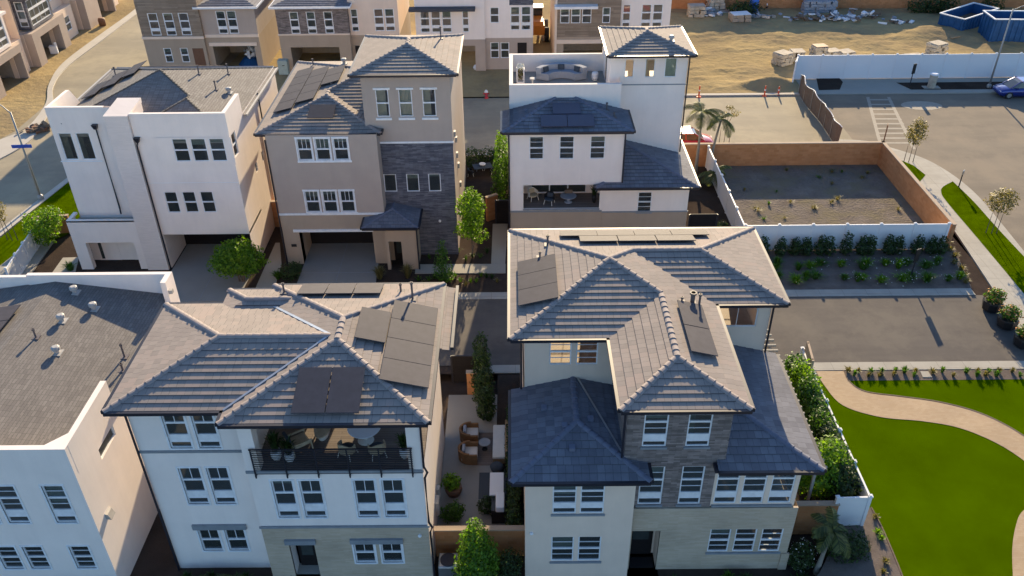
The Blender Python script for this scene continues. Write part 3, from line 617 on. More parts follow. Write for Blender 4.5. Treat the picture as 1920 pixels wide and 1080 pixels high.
# ================================================================== back row
def fence_cap(mb, x0, y0, x1, y1, z, w=.2): pass
def house_modern():
    """white flat-fronted house with a brick pier and a shingle roof behind parapets"""
    h = thing('house', 'white modern house with a tall pale brick pier and parapets round its grey shingle roof', 'house', (-23.3, 54, 0))
    W = MB(); PB = MB(); yr, yl = 48.8, 49.95; B2 = ((0, .5, 0, 0), (.5, 1, 0, 0)); zp = 11.0
    tw = [(-21.05, -20.12, 7.9, 9.42), (-19.92, -18.97, 7.9, 9.42), (-18.77, -17.84, 7.9, 9.42)]; mw = [(-22.42, -21.6, 4.24, 5.74), (-21.26, -20.42, 4.24, 5.74), (-20.12, -19.28, 4.24, 5.74)]
    wall(W, 'y', yr, -23.3, -17.45, 2.75, zp, tw+mw); lw = [(-28.62, -27.75, 7.5, 9.35), (-27.52, -26.62, 7.5, 9.35)]
    wall(W, 'y', yl, -28.9, -24.7, -.4, zp, lw)
    W.box(-23.3, yr+.01, 2.6, -17.45, 52.0, 2.75)
    wall(W, 'x', -17.45, yr, 52.0, -.4, zp, [(49.1, 49.95, 7.95, 9.45)], face=1); wall(W, 'x', -17.45, 52.0, 60.8, -.4, 9.75, [(54.3, 54.8, 5.2, 5.9), (52.0+.5, 53.0, 5.2, 5.85)], face=1)
    W.poly([(-17.45, 52.0, 9.75), (-17.7, 52.0, 9.75), (-17.7, 52.0, zp), (-17.45, 52.0, zp)])
    wall(W, 'x', -28.9, yl, 60.8, -.4, 9.75); wall(W, 'y', 60.8, -28.9, -17.45, -.4, 9.75, face=1)
    wall(W, 'x', -17.7, yr+.22, 52, 9.0, zp, face=-1); wall(W, 'y', yr+.22, -23.3, -17.7, 9.0, zp, face=1); W.box(-23.3, yr, zp, -17.45, yr+.22, zp+.04); W.box(-17.7, yr+.22, zp, -17.45, 52.02, zp+.04)
    W.box(-28.9, yl, zp, -25.3, yl+.22, zp+.04); wall(W, 'y', yl+.22, -28.68, -24.9, 9.0, zp, face=1); W.box(-28.9, yl+.22, 9.0, -28.68, 52.4, zp+.02)
    W.hexa([(-28.9, 52.4, 9), (-28.68, 52.4, 9), (-28.68, 54.5, 9), (-28.9, 54.5, 9), (-28.9, 52.4, zp+.02), (-28.68, 52.4, zp+.02), (-28.68, 53.0, zp), (-28.9, 53.0, zp)])
    # proud panel round the upper right windows
    wall(W, 'y', yr-.07, -22.1, -17.38, 7.7, 9.5, [(a-.0, b, c, d) for a, b, c, d in tw], depth=.07); W.box(-22.1, yr-.07, 7.66, -17.38, yr, 7.7)
    # porch
    wall(W, 'y', 48.75, -29.25, -24.7, -.4, 3.7, [(-28.45, -25.25, -.1, 2.05)], depth=.4); wall(W, 'x', -29.25, 48.75, yl, -.4, 3.7); wall(W, 'x', -24.7, 48.6, 48.75, -.4, 3.7)
    W.box(-29.25, 48.75, 3.6, -29.0, yl, 3.72); W.box(-29.0, 48.75, 3.6, -24.72, 48.98, 3.72)
    W.build('wall', 'white_stucco', h)
    PF = MB(); PF.box(-29.0, 48.98, 3.2, -24.72, yl, 3.3); PF.build('porch_roof', 'concrete', h)
    PB.box(-24.72, 48.6, -.4, -23.32, 51.0, 10.9); PB.hexa([(-24.76, 48.56, 10.9), (-23.28, 48.56, 10.9), (-23.28, 51.0, 10.9), (-24.76, 51.0, 10.9), (-24.76, 48.56, 11.0), (-23.28, 48.56, 11.0), (-23.28, 51.04, 11.2), (-24.76, 51.04, 11.2)])
    PB.box(-23.32, 48.9, -.4, -23.2, 51.9, 2.6)
    PB.build('brick_pier', 'white_brick', h)
    pw = MB(); wall(pw, 'y', yl-.02, -28.45, -25.25, -.3, 3.2, [(-27.0, -26.1, -.1, 2.1)]); pw.build('porch_wall', 'white_stucco', h)
    d = MB(); d.box(-27.0, yl+.06, -.1, -26.1, yl+.1, 2.1); dd = d.build('door', 'dark_door', h); g = MB(); g.box(-26.85, yl+.04, .6, -26.25, yl+.055, 2.0); g.build('door_glass', 'water_pane', dd)
    sw = MB(); sw.box(-28.3, yl-.05, .1, -28.1, yl-.02, 2.1); sw.build('side_light', 'water_pane', h)
    mt = MB(); mt.box(-27.3, 48.85, -.09, -25.9, 49.75, -.07); mt.build('door_mat', 'black', h)
    fl = MB(); fl.box(-28.8, 48.3, -.3, -24.75, yl, -.1); fl.build('porch_floor', 'patio', h)
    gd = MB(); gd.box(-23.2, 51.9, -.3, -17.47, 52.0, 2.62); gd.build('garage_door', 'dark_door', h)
    for a, b, c, d2 in tw: window(h, 'y', yr-.07, a, b, c, d2, B2)
    for a, b, c, d2 in mw: window(h, 'y', yr, a, b, c, d2, B2)
    for k, (a, b, c, d2) in enumerate(lw): window(h, 'y', yl, a, b, c, d2, ((0, 1, 0, 0),), curtain=(.5, .3)[k], fw=.07)
    window(h, 'x', -17.45, 49.1, 49.95, 7.95, 9.45, B2, face=1); window(h, 'x', -17.45, 54.3, 54.8, 5.2, 5.9, face=1); window(h, 'x', -17.45, 52.5, 53.0, 5.2, 5.85, face=1)
    t = MB(); t.box(-28.95, yl-.05, 7.38, -26.3, yl, 7.44); t.box(-23.28, yr-.02, 6.38, -17.45, yr, 6.40); t.split('trim', 'white_trim', h)
    floors(h, [(-28.8, yl+.2, -17.5, 60.7, 3.4), (-28.8, yl+.2, -17.5, 60.7, 7.0)])
    z0, tt = 9.6, .34; x0, x1, y0, y1 = -29.3, -17.3, 48.9, 60.9; ap = (-23.3, 54.9); RT = MB(); CP = MB(); e = .145
    LS = Slope((x0, 0), (1, 0), z0, tt); RS = Slope((x1, 0), (-1, 0), z0, tt); FS = Slope((0, y0), (0, 1), z0, tt); BS = Slope((0, y1), (0, -1), z0, tt)
    w = 3.5; wr = x1-w; WF = Slope((0, 48.4), (0, 1), z0, tt); WL = Slope((x1-2*w, 0), (1, 0), z0, tt)
    tiles(RT, LS, [(x0, 53.5), (x0, y1), ap, (x0+4.3, 53.5)], e, 0); tiles(RT, LS, [(x0+1.1, y0+1.1), ap, (x0+4.3, 53.5), (x0+.65, 53.5), (x0+.65, y0+1.1)], e, 0)
    tiles(RT, BS, [(x0, y1), (x1, y1), ap], e, 0)
    tiles(RT, FS, [(x0+1.1, y0+1.1), (-24.7, y0+1.1), (-24.7, y0+.1), (x1-2*w, y0+.1), (wr, y0+w), ap], e, 0)
    tiles(RT, RS, [(x1, 52.0), (x1, y1), ap, (wr, 52.4), (wr, 52.0)], e, 0); tiles(RT, RS, [(-17.7, 49.0), (-17.7, 52.0), (wr, 52.0), (wr, 51.9), (-17.9, 49.0)], e, 0)
    tiles(RT, WL, [(x1-2*w+.6, 49.0), (x1-2*w, 49.0), (wr, y0+w), (wr, 51.9)], e, 0); tiles(RT, WF, [(-23.2, 49.0), (-17.9, 49.0), (wr, 51.9)], e, 0)
    roof = RT.build('roof', 'shingle_dark', h); Z = lambda s, p: (p[0], p[1], s.z(*p))
    for s, a, b in ((LS, (x0+1.1, y0+1.1), ap), (LS, (x0, y1), ap), (RS, (x1, y1), ap), (RS, (wr, 52.4), ap), (RS, (-17.9, 49.0), (wr, 51.9)), (WL, (-23.7, 49.0), (wr, 51.9)), (RS, (wr, 51.9), (wr, 52.4))): caps(CP, Z(s, a), Z(s, b), .09, .3, 0)
    CP.build('ridge_cap', 'shingle_dark', roof)
    GT = MB(); gutter(GT, x1, 52.1, x1, y1, z0, (1, 0)); gutter(GT, x0, 54.5, x0, y1, z0, (-1, 0)); GT.build('gutter', 'vent_white', h)
    for k, (a, b) in enumerate(((53.9, 56.6), (54.9, 57.6), (55.9, 58.4))): panel(h, LS, x0+.75+k*1.02, a, x0+1.72+k*1.02, b)
    for k in range(5): panel(h, BS, -26.4+k*1.12, 58.6-.2*(k % 2), -25.32+k*1.12, 60.3)
    for x, y, hh in ((-27.9, 58.2, .6), (-19.7, 57.4, .7), (-21.2, 56.0, .6), (-19.7, 54.4, .6)): vent_pipe(h, x, y, (LS if x < -23 else RS).z(x, y), hh)
    roof_vent(h, -18.9, 54.5, RS.z(-18.9, 54.5))
    for x, y, pts in ((0, 0, [(-26.05, 49.85, 9.75), (-26.05, 49.85, 4.0), (-25.95, 49.6, 3.75)]), (0, 0, [(-23.1, 48.7, 9.35), (-23.22, 48.68, 9.0), (-23.22, 48.68, -.1)])): downspout(h, pts, head=True)
    downspout(h, [(-17.36, 55.6, 9.7), (-17.36, 55.6, 0)])
    return h
house_modern()

def house_beige():
    h = thing('house', 'beige three-storey house with a dark stone front and a square tower, garage to its left', 'house', (-9.8, 55, 0))
    W = MB(); ST = MB(); TB = MB(); T3 = ((0, .5, 0, 0), (.5, 1, 2, 0)); yl, ys = 49.2, 50.3
    tw = [(-13.5, -12.62), (-12.36, -11.48), (-11.22, -10.34)]; tt = [(a, b, 7.7, 9.15) for a, b in tw]; mm = [(a-.02, b-.02, 3.98, 5.5) for a, b in tw]
    wall(W, 'y', yl, -15.38, -8.5, 3.8, 9.4, tt+mm); wall(W, 'x', -8.5, yl, ys, 2.9, 9.4, face=1); wall(W, 'x', -15.38, yl, 62.5, -.4, 9.3)
    wall(TB, 'y', yl, -15.38, -8.5, -.4, 3.8, [(-14.3, -9.42, -.4, 2.5)], depth=.7)
    tower = [(-8.48, -7.68, 10.1, 11.86), (-7.06, -6.24, 10.1, 11.86), (-5.6, -4.78, 10.1, 11.86)]
    wall(W, 'y', ys-.01, -9.3, -3.85, 8.35, 12.85, tower); wall(W, 'x', -9.3, ys, 57.0, 8.8, 12.85); wall(W, 'x', -3.85, ys, 57.0, -.4, 12.85, face=1); wall(W, 'y', 57, -9.3, -3.85, 8.8, 12.85, face=1)
    wall(W, 'x', -3.85, 57, 62.5, -.4, 10, face=1); wall(W, 'y', 62.5, -15.38, -3.85, -.4, 9.3, face=1)
    sw = [(-8.5, -7.68, 4.84, 6.12), (-7.02, -6.2, 4.84, 6.12), (-5.58, -4.78, 4.84, 6.12)]
    wall(ST, 'y', ys, -8.6, -3.85, -.4, 8.35, sw)
    W.build('wall', 'beige_stucco', h); ST.build('stone_cladding', 'dark_stone', h)
    # entrance porch
    wall(TB, 'y', 48.4, -8.5, -6.45, -.4, 3.45, [(-8.28, -7.45, -.1, 2.15)], depth=.3); wall(TB, 'x', -6.45, 48.4, ys, -.4, 3.45, face=1); wall(TB, 'x', -8.5, 48.4, yl, -.4, 3.45, face=-1)
    wall(TB, 'y', 49.6, -8.45, -6.5, -.4, 3.4, [(-8.15, -7.35, -.1, 2.1)])
    TB.build('brick_base', 'taupe_stucco', h)
    d = MB(); d.box(-8.15, 49.66, -.1, -7.35, 49.7, 2.1); dd = d.build('door', 'dark_door', h); g = MB(); g.box(-8.0, 49.63, .5, -7.5, 49.65, 1.95); g.build('door_glass', 'water_pane', dd)
    st = MB(); st.box(-8.5, 47.9, -.3, -7.2, 49.6, -.1); st.box(-8.5, 47.4, -.4, -7.2, 47.9, -.22); st.build('entry_step', 'concrete', h)
    dm = MB(); dm.box(-8.25, 48.0, -.098, -7.4, 48.5, -.08); dm.build('door_mat', 'black', h)
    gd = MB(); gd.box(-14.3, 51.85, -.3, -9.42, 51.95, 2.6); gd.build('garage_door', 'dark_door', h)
    gr = MB(); gr.poly([(-14.3, yl, -.3), (-14.3, 51.9, -.3), (-14.3, 51.9, 2.5), (-14.3, yl, 2.5)]); gr.poly([(-9.42, yl, -.3), (-9.42, yl, 2.5), (-9.42, 51.9, 2.5), (-9.42, 51.9, -.3)]); gr.poly([(-14.3, yl, 2.5), (-14.3, 51.9, 2.5), (-9.42, 51.9, 2.5), (-9.42, yl, 2.5)]); gr.build('garage_recess', 'taupe_stucco', h)
    hn = MB(); hn.box(-14.95, yl-.03, 1.35, -14.6, yl, 1.55); hn.build('house_number_plate', 'black', h)
    TR = MB(); TR.box(-15.42, yl-.05, 3.76, -8.46, yl, 3.9); TR.box(-14.65, yl-.08, 2.5, -9.35, yl, 2.68); TR.box(-8.64, ys-.06, 8.3, -3.8, ys, 8.42)
    for a, b, c, d2 in tt+mm: TR.box(a-.1, yl-.05, d2, b+.1, yl, d2+.12)
    for a, b, c, d2 in tower: TR.box(a-.12, ys-.06, d2, b+.12, ys, d2+.12); TR.box(a-.1, ys-.1, c-.2, b+.1, ys, c-.07)
    TR.box(-13.6, yl-.07, 7.55, -10.2, yl, 7.66); TR.box(-13.6, yl-.07, 3.86, -10.2, yl, 3.95)
    TR.split('trim', 'white_trim', h)
    for a, b, c, d2 in tt+mm: window(h, 'y', yl, a, b, c, d2, T3, casing=.08)
    for a, b, c, d2 in sw: window(h, 'y', ys, a, b, c, d2, ((0, 1, 0, 0),))
    for k, (a, b, c, d2) in enumerate(tower): window(h, 'y', ys-.01, a, b, c, d2, ((0, .5, 0, 0), (.5, 1, 0, 0)), curtain=(.75, 1, .6)[k], glass='glass_clear')
    floors(h, [(-15.3, yl+.1, -8.6, 62.4, 3.6), (-8.6, ys+.1, -3.9, 62.4, 3.6), (-15.3, yl+.1, -8.6, 62.4, 7.2), (-8.6, ys+.1, -3.9, 62.4, 7.2), (-9.2, 50.4, -3.9, 56.9, 9.5)])
    wi = MB(); wi.box(-8.0, 55.5, 9.5, -5.5, 55.6, 12.6); wi.build('interior_wall', 'white_stucco', h)
    z0, t = 9.3, .262; RT = MB(); CP = MB(); Z = lambda s, p: (p[0], p[1], s.z(*p))
    x0, fx1, fy, my, by = -16.1, -8.3, 49.6, 50.4, 62.9; hf = (fx1-x0)/2; hm = (by-my)/2; rm = (by+my)/2
    LS = Slope((x0, 0), (1, 0), z0, t); FF = Slope((0, fy), (0, 1), z0, t); FR = Slope((fx1, 0), (-1, 0), z0, t); MF = Slope((0, my), (0, 1), z0, t); MB2 = Slope((0, by), (0, -1), z0, t)
    fa = (x0+hf, fy+hf); fb = (x0+hf, my+hf); ma = (x0+hm, rm)
    tiles(RT, LS, [(x0, fy), fa, fb, (x0, fb[1])]); tiles(RT, LS, [(x0, fb[1]), fb, ma, (x0, by)])
    tiles(RT, FF, [(x0, fy), (fx1, fy), fa]); tiles(RT, FR, [(fx1, fy), (fx1, 50.28), (-8.98, 50.28)]); tiles(RT, FR, [(-9.3, 50.6), (-9.3, my+(fx1+9.3)), fb, fa])
    tiles(RT, MF, [fb, (-9.3, my+(fx1+9.3)), (-9.3, rm), ma])
    tiles(RT, MB2, [(x0, by), (-3.9, by), (-3.9, rm), ma])
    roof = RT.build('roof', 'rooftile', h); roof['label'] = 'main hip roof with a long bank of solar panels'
    for s, a, b in ((FF, (x0, fy), fa), (FF, (fx1, fy), fa), (LS, fa, fb), (LS, fb, ma), (LS, (x0, by), ma), (MF, ma, (-9.3, rm)), (FR, (-8.98, 50.28), (-9.3, 50.6))): caps(CP, Z(s, a), Z(s, b))
    CP.build('ridge_cap', 'cap', roof)
    RT = MB(); CP = MB(); q0 = 12.95; tx0, tx1, ty0, ty1 = -9.85, -3.4, 49.85, 57.4; hx = (tx1-tx0)/2; mx = (tx0+tx1)/2
    TF = Slope((0, ty0), (0, 1), q0, t); TBk = Slope((0, ty1), (0, -1), q0, t); TL = Slope((tx0, 0), (1, 0), q0, t); TRr = Slope((tx1, 0), (-1, 0), q0, t); ta, tb = (mx, ty0+hx), (mx, ty1-hx)
    tiles(RT, TF, [(tx0, ty0), (tx1, ty0), ta]); tiles(RT, TBk, [(tx0, ty1), (tx1, ty1), tb]); tiles(RT, TL, [(tx0, ty0), ta, tb, (tx0, ty1)]); tiles(RT, TRr, [(tx1, ty0), ta, tb, (tx1, ty1)])
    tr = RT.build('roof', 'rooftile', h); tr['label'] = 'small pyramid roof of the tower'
    for s, a, b in ((TF, (tx0, ty0), ta), (TF, (tx1, ty0), ta), (TBk, (tx0, ty1), tb), (TBk, (tx1, ty1), tb), (TL, ta, tb)): caps(CP, Z(s, a), Z(s, b))
    CP.build('ridge_cap', 'cap', tr); vent_pipe(h, -4.7, 55.6, TRr.z(-4.7, 55.6), .8)
    RT = MB(); CP = MB(); p0 = 3.55; px0, px1, py = -9.8, -6.2, 47.75; ph = (px1-px0)/2; pm = (px0+px1)/2
    PF = Slope((0, py), (0, 1), p0, t); PL = Slope((px0, 0), (1, 0), p0, t); PR = Slope((px1, 0), (-1, 0), p0, t); pa = (pm, py+ph)
    tiles(RT, PF, [(px0, py), (px1, py), pa], .3, .02); tiles(RT, PR, [(px1, py), (px1, ys-.01), (pm, ys-.01), pa], .3, .02); tiles(RT, PL, [(px0, py), pa, (pm, ys-.01), (-8.6, ys-.01), (-8.6, yl-.01), (px0, yl-.01)], .3, .02)
    pr = RT.build('roof', 'slate', h); pr['label'] = 'little slate roof over the entrance porch'
    for s, a, b in ((PF, (px0, py), pa), (PF, (px1, py), pa), (PL, pa, (pm, ys))): caps(CP, Z(s, a), Z(s, b), .08, .3)
    CP.build('ridge_cap', 'cap_slate', pr)
    S = MB(); S.box(x0+.02, fy+.02, 9.15, fx1-.02, ys-.02, 9.2); S.box(x0+.02, ys, 9.15, -9.32, by-.02, 9.2); S.box(tx0+.02, ty0+.02, 12.8, tx1-.02, ty1-.02, 12.86); S.box(px0+.02, py+.02, 3.4, px1-.02, yl-.02, 3.45); S.build('soffit', 'soffit', h)
    GT = MB()
    for g in ((x0, fy, fx1, fy, (0, -1), z0), (x0, fy, x0, by, (-1, 0), z0), (fx1, fy, fx1, 50.25, (1, 0), z0), (tx0, ty0, tx1, ty0, (0, -1), q0), (tx0, ty0, tx0, ty1, (-1, 0), q0), (tx1, ty0, tx1, ty1, (1, 0), q0), (px0, py, px1, py, (0, -1), p0), (px1, py, px1, ys-.02, (1, 0), p0), (px0, py, px0, yl-.02, (-1, 0), p0)): gutter(GT, *g[:4], g[5]+.02, g[4])
    GT.build('gutter', 'dark_metal', h)
    panel(h, FF, -13.05, 50.9, -11.4, 52.2)
    for c, (n0, n1) in enumerate(((0, 5), (0, 4), (1, 3))):
        for k in range(n0, n1): panel(h, LS, x0+.55+c*1.3, 52.3+c*.75+k*1.55, x0+1.8+c*1.3, 53.8+c*.75+k*1.55)
    vent_pipe(h, -14.6, 61.0, LS.z(-14.6, 61.0), .5); roof_vent(h, -12.0, 59.4, LS.z(-12.0, 59.4)); vent_pipe(h, -10.6, 58.2, MB2.z(-10.6, 58.2)+.05, .7); vent_pipe(h, -10.0, 58.2, MB2.z(-10.0, 58.2)+.05, .7); vent_pipe(h, -12.2, 55.4, LS.z(-12.2, 55.4), .15, .06)
    downspout(h, [(-15.44, 49.15, 9.1), (-15.44, 49.15, 0)]); downspout(h, [(-6.38, 48.35, 3.4), (-6.38, 48.35, -.2)])
    lm = MB(); lm.lathe((-5.0, ys-.04, 2.55), [(.06, 0), (.1, .08), (.05, .16)], 8); lm.build('wall_lamp', 'white_trim', h)
    mt = MB()
    for y, z in ((51.2, 8.3), (52.5, 6.2), (52.3, 7.4), (53.4, 5.0), (54.5, 3.0), (53.0, 1.4)): mt.box(-3.85, y, z, -3.72, y+.3, z+.35)
    mt.split('wall_vent', 'vent_white', h)
    return h
house_beige()

def house_deck():
    h = thing('house', 'white house with a walled roof deck, a top-floor tower and slate-blue roofs', 'house', (5.5, 55, 0))
    W = MB(); TB = MB(); yf, yd, yt = 50.7, 53.7, 55.2; B2 = ((0, .5, 0, 1), (.5, 1, 0, 1))
    fw = [(1.02, 1.94, 6.9, 8.48), (2.96, 3.9, 6.9, 8.48), (4.94, 5.9, 6.9, 8.48)]
    wall(W, 'y', yf, -.25, 7.1, 3.05, 8.8, fw+[(.63, 5.72, 3.25, 5.03)], depth=.12); wall(W, 'x', -.25, yf, 60.5, 3.05, 9.5); wall(W, 'x', 7.1, yf, yd, 3.0, 8.8, face=1)
    wall(W, 'y', yf-.03, 5.92, 11.65, 2.98, 4.95, [(8.28, 9.22, 2.95+.02, 4.45)])
    wall(TB, 'y', yf-.02, -.28, 5.92, -.4, 3.05); wall(TB, 'y', yf-.05, 5.92, 11.68, -.4, 2.98); wall(TB, 'x', 11.68, yf, 60.5, -.4, 3.0, face=1); wall(TB, 'x', -.28, yf, 60.5, -.4, 3.05)
    wall(W, 'x', 11.65, yf, 60.5, 3.0, 4.95, face=1)
    # deck walls
    zd, zf = 10.75, 9.55
    wall(W, 'y', yd, -.25, 7.1, 8.0, zd); W.box(-.25, yd, zd, 7.1, yd+.24, zd+.05); wall(W, 'y', yd+.24, 0, 7.1, zf, zd, face=1)
    wall(W, 'x', -.25, yd, 59.9, 8.0, zd); W.box(-.25, yd+.24, zd, 0, 59.9, zd+.05); wall(W, 'x', 0, yd+.24, 59.66, zf, zd, face=1)
    W.box(0, 59.66, zf, 6.6, 59.9, zd+.05); wall(W, 'y', 59.92, -.25, 6.6, 3, zd, face=1); wall(W, 'x', 7.1, yd, yt, 6.0, zd, face=1)
    tw = [(7.42, 8.05, 10.68, 11.95), (8.78, 9.44, 10.68, 11.95), (10.08, 10.88, 10.68, 11.98)]
    wall(W, 'y', yt, 6.45, 11.6, 5.0, 12.2, tw); wall(W, 'x', 6.45, yt, 60.4, zf, 12.2, [(57.2, 58.2, zf, 11.7)]); wall(W, 'x', 11.6, yt, 60.4, 4.5, 12.2, face=1); wall(W, 'y', 60.4, 6.45, 11.6, -.4, 12.2, [(7.2, 8.4, 10.6, 11.9), (9.8, 11.0, 10.6, 11.9)], face=1)
    wall(W, 'y', 60.4, -.25, 6.45, -.4, 9, face=1)
    W.build('wall', 'white_stucco', h); TB.build('stucco_base', 'taupe_stucco', h)
    df = MB(); df.box(0, yd+.24, zf-.15, 6.45, 59.66, zf); df.build('roof_deck_floor', 'patio', h)
    # balcony behind the opening
    bk = MB(); bk.box(.3, yf+.12, 3.1, 5.9, 53.0, 3.22); bk.build('balcony_floor', 'deck_wood', h)
    bw = MB(); wall(bw, 'y', 53.0, .3, 6.0, 3.2, 5.2, [(1.2, 5.0, 3.25, 5.05)]); wall(bw, 'x', .4, yf+.12, 53.0, 3.2, 5.2, face=1); wall(bw, 'x', 5.95, yf+.12, 53.0, 3.2, 5.2, face=-1); bw.box(.3, yf+.12, 5.1, 6.0, 53.0, 5.2); bw.build('balcony_wall', 'white_stucco', h)
    for k in range(3): window(h, 'y', 53.0, 1.2+k*1.267, 2.467+k*1.267, 3.25, 5.05, fw=.045)
    for a, b, c, d in fw: window(h, 'y', yf, a, b, c, d, B2, blind=.25 if a > 4 else None)
    window(h, 'y', yf-.03, 8.28, 9.22, 2.97, 4.45, B2)
    for k, (a, b, c, d) in enumerate(tw): window(h, 'y', yt, a, b, c, d, blind=.97 if k == 2 else 0, curtain=.3 if k == 1 else None, glass='glass_clear')
    for a, b in ((7.2, 8.4), (9.8, 11.0)): window(h, 'y', 60.4, a, b, 10.6, 11.9, face=1, glass='glass_clear', blind=0)
    dd = MB(); dd.box(6.5, 57.2, zf, 6.54, 58.2, 11.7); dd.build('door', 'dark_door', h)
    TR = MB(); TR.box(-.3, yf-.05, 3.0, 5.9, yf, 3.12); TR.box(5.9, yf-.08, 2.94, 11.72, yf-.03, 3.04); TR.box(7.1, yt-.03, 10.15, 11.64, yt, 10.22); TR.box(.6, yf-.05, 3.16, 5.75, yf, 3.25); TR.box(8.2, yf-.08, 2.85, 9.3, yf-.03, 2.93)
    TR.split('trim', 'grey_trim', h)
    lv = MB(); lv.box(.8, yf-.03, 1.65, 2.6, yf-.018, 1.72); lv.box(3.4, yf-.03, 1.65, 5.3, yf-.018, 1.72); lv.split('wall_vent', 'grey_trim', h)
    floors(h, [(-.2, 53.1, 11.6, 60.3, 3.2), (-.2, yf+.1, 7.05, 60.3, 6.5), (6.5, 55.3, 11.55, 60.3, 10.0)])
    z0, t = 9.0, .262; RT = MB(); CP = MB(); Z = lambda s, p: (p[0], p[1], s.z(*p))
    x0, x1, y0 = -.72, 7.6, 50.2; dp = yd-y0-.01
    FS = Slope((0, y0), (0, 1), z0, t); LS = Slope((x0, 0), (1, 0), z0, t); RS = Slope((x1, 0), (-1, 0), z0, t)
    tiles(RT, FS, [(x0, y0), (x1, y0), (x1-dp, y0+dp), (x0+dp, y0+dp)]); tiles(RT, LS, [(x0, y0), (x0+dp, y0+dp), (x0, y0+dp)]); tiles(RT, RS, [(x1, y0), (x1-dp, y0+dp), (x1, y0+dp)])
    r1 = RT.build('roof', 'slate', h); r1['label'] = 'slate-blue roof with three dark solar panels below the deck'
    for s, a, b in ((FS, (x0, y0), (x0+dp, y0+dp)), (FS, (x1, y0), (x1-dp, y0+dp))): caps(CP, Z(s, a), Z(s, b))
    CP.build('ridge_cap', 'cap_slate', r1)
    RT = MB(); CP = MB(); q0 = 5.05; lx0, lx1, ly = 5.4, 12.15, 50.15
    QF = Slope((0, ly), (0, 1), q0, t); QR = Slope((lx1, 0), (-1, 0), q0, t); QL = Slope((lx0, 0), (1, 0), q0, t)
    tiles(RT, QF, [(lx0, ly), (lx1, ly), (7.15, ly+5.0), (7.15, yf-.02), (lx0+.5, yf-.02)]); tiles(RT, QR, [(lx1, ly), (lx1, 60.3), (11.62, 60.3), (11.62, yt-.02), (7.15, yt-.02), (7.15, ly+5.0)]); tiles(RT, QL, [(lx0, ly), (lx0+.53, yf-.02), (lx0, yf-.02)])
    r2 = RT.build('roof', 'slate', h); r2['label'] = 'low slate-blue lean-to roof on the right'
    caps(CP, Z(QF, (lx1, ly)), Z(QF, (7.15, ly+5.0))); caps(CP, Z(QF, (lx0, ly)), Z(QF, (lx0+.53, yf-.02))); CP.build('ridge_cap', 'cap_slate', r2)
    RT = MB(); CP = MB(); p0 = 12.33; tx0, tx1, ty0, ty1 = 6.25, 11.95, 54.7, 60.9; hx = (tx1-tx0)/2; mx = (tx0+tx1)/2
    TF = Slope((0, ty0), (0, 1), p0, t); TBk = Slope((0, ty1), (0, -1), p0, t); TL = Slope((tx0, 0), (1, 0), p0, t); TRr = Slope((tx1, 0), (-1, 0), p0, t); ta, tb = (mx, ty0+hx), (mx, ty1-hx)
    tiles(RT, TF, [(tx0, ty0), (tx1, ty0), ta]); tiles(RT, TBk, [(tx0, ty1), (tx1, ty1), tb]); tiles(RT, TL, [(tx0, ty0), ta, tb, (tx0, ty1)]); tiles(RT, TRr, [(tx1, ty0), ta, tb, (tx1, ty1)])
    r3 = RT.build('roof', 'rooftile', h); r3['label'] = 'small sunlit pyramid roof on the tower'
    for s, a, b in ((TF, (tx0, ty0), ta), (TF, (tx1, ty0), ta), (TBk, (tx0, ty1), tb), (TBk, (tx1, ty1), tb), (TL, ta, tb)): caps(CP, Z(s, a), Z(s, b))
    CP.build('ridge_cap', 'cap', r3)
    S = MB(); S.box(x0+.02, y0+.02, 8.85, x1-.02, yd-.02, 8.9); S.box(lx0+.02, ly+.02, 4.9, lx1-.02, yf-.05, 4.95); S.box(11.66, yf-.05, 4.9, lx1-.02, 60.3, 4.95); S.box(tx0+.02, ty0+.02, 12.18, tx1-.02, ty1-.02, 12.23); S.build('soffit', 'soffit', h)
    GT = MB()
    for g in ((x0, y0, x1, y0, (0, -1), z0), (x0, y0, x0, yd, (-1, 0), z0), (x1, y0, x1, yd, (1, 0), z0), (lx0, ly, lx1, ly, (0, -1), q0), (lx1, ly, lx1, 60.3, (1, 0), q0), (lx0, ly, lx0, yf-.05, (-1, 0), q0), (tx0, ty0, tx1, ty0, (0, -1), p0), (tx0, ty0, tx0, ty1, (-1, 0), p0), (tx1, ty0, tx1, ty1, (1, 0), p0)): gutter(GT, *g[:4], g[5]+.02, g[4])
    GT.build('gutter', 'dark_metal', h)
    panel(h, FS, 1.75, 50.5, 3.42, 51.65, m='solar_blue'); panel(h, FS, 3.46, 50.5, 5.15, 51.65, m='solar_blue'); panel(h, FS, 2.55, 51.75, 4.35, 52.85, m='solar_blue')
    vent_pipe(h, 6.1, 52.8, RS.z(6.1, 52.8), .5); vent_pipe(h, 6.5, 51.9, RS.z(6.5, 51.9), .3); roof_vent(h, 10.6, 56.6, TRr.z(10.6, 56.6))
    for x, y, s in ((.8, 52.7, LS), (5.7, 53.1, RS)):
        f = MB(); z = s.z(x, y); f.box(x-.13, y-.13, z-.05, x+.13, y+.13, z+.12); f.build('roof_vent', 'cap_slate', h)
    downspout(h, [(-.3, 50.6, 8.8), (-.3, 50.6, 0)]); downspout(h, [(11.66, 55.1, 12.1), (11.66, 55.1, 5.3)], 'bronze'); downspout(h, [(7.15, 50.6, 8.8), (7.15, 50.6, 5.2)])
    return h
house_deck()

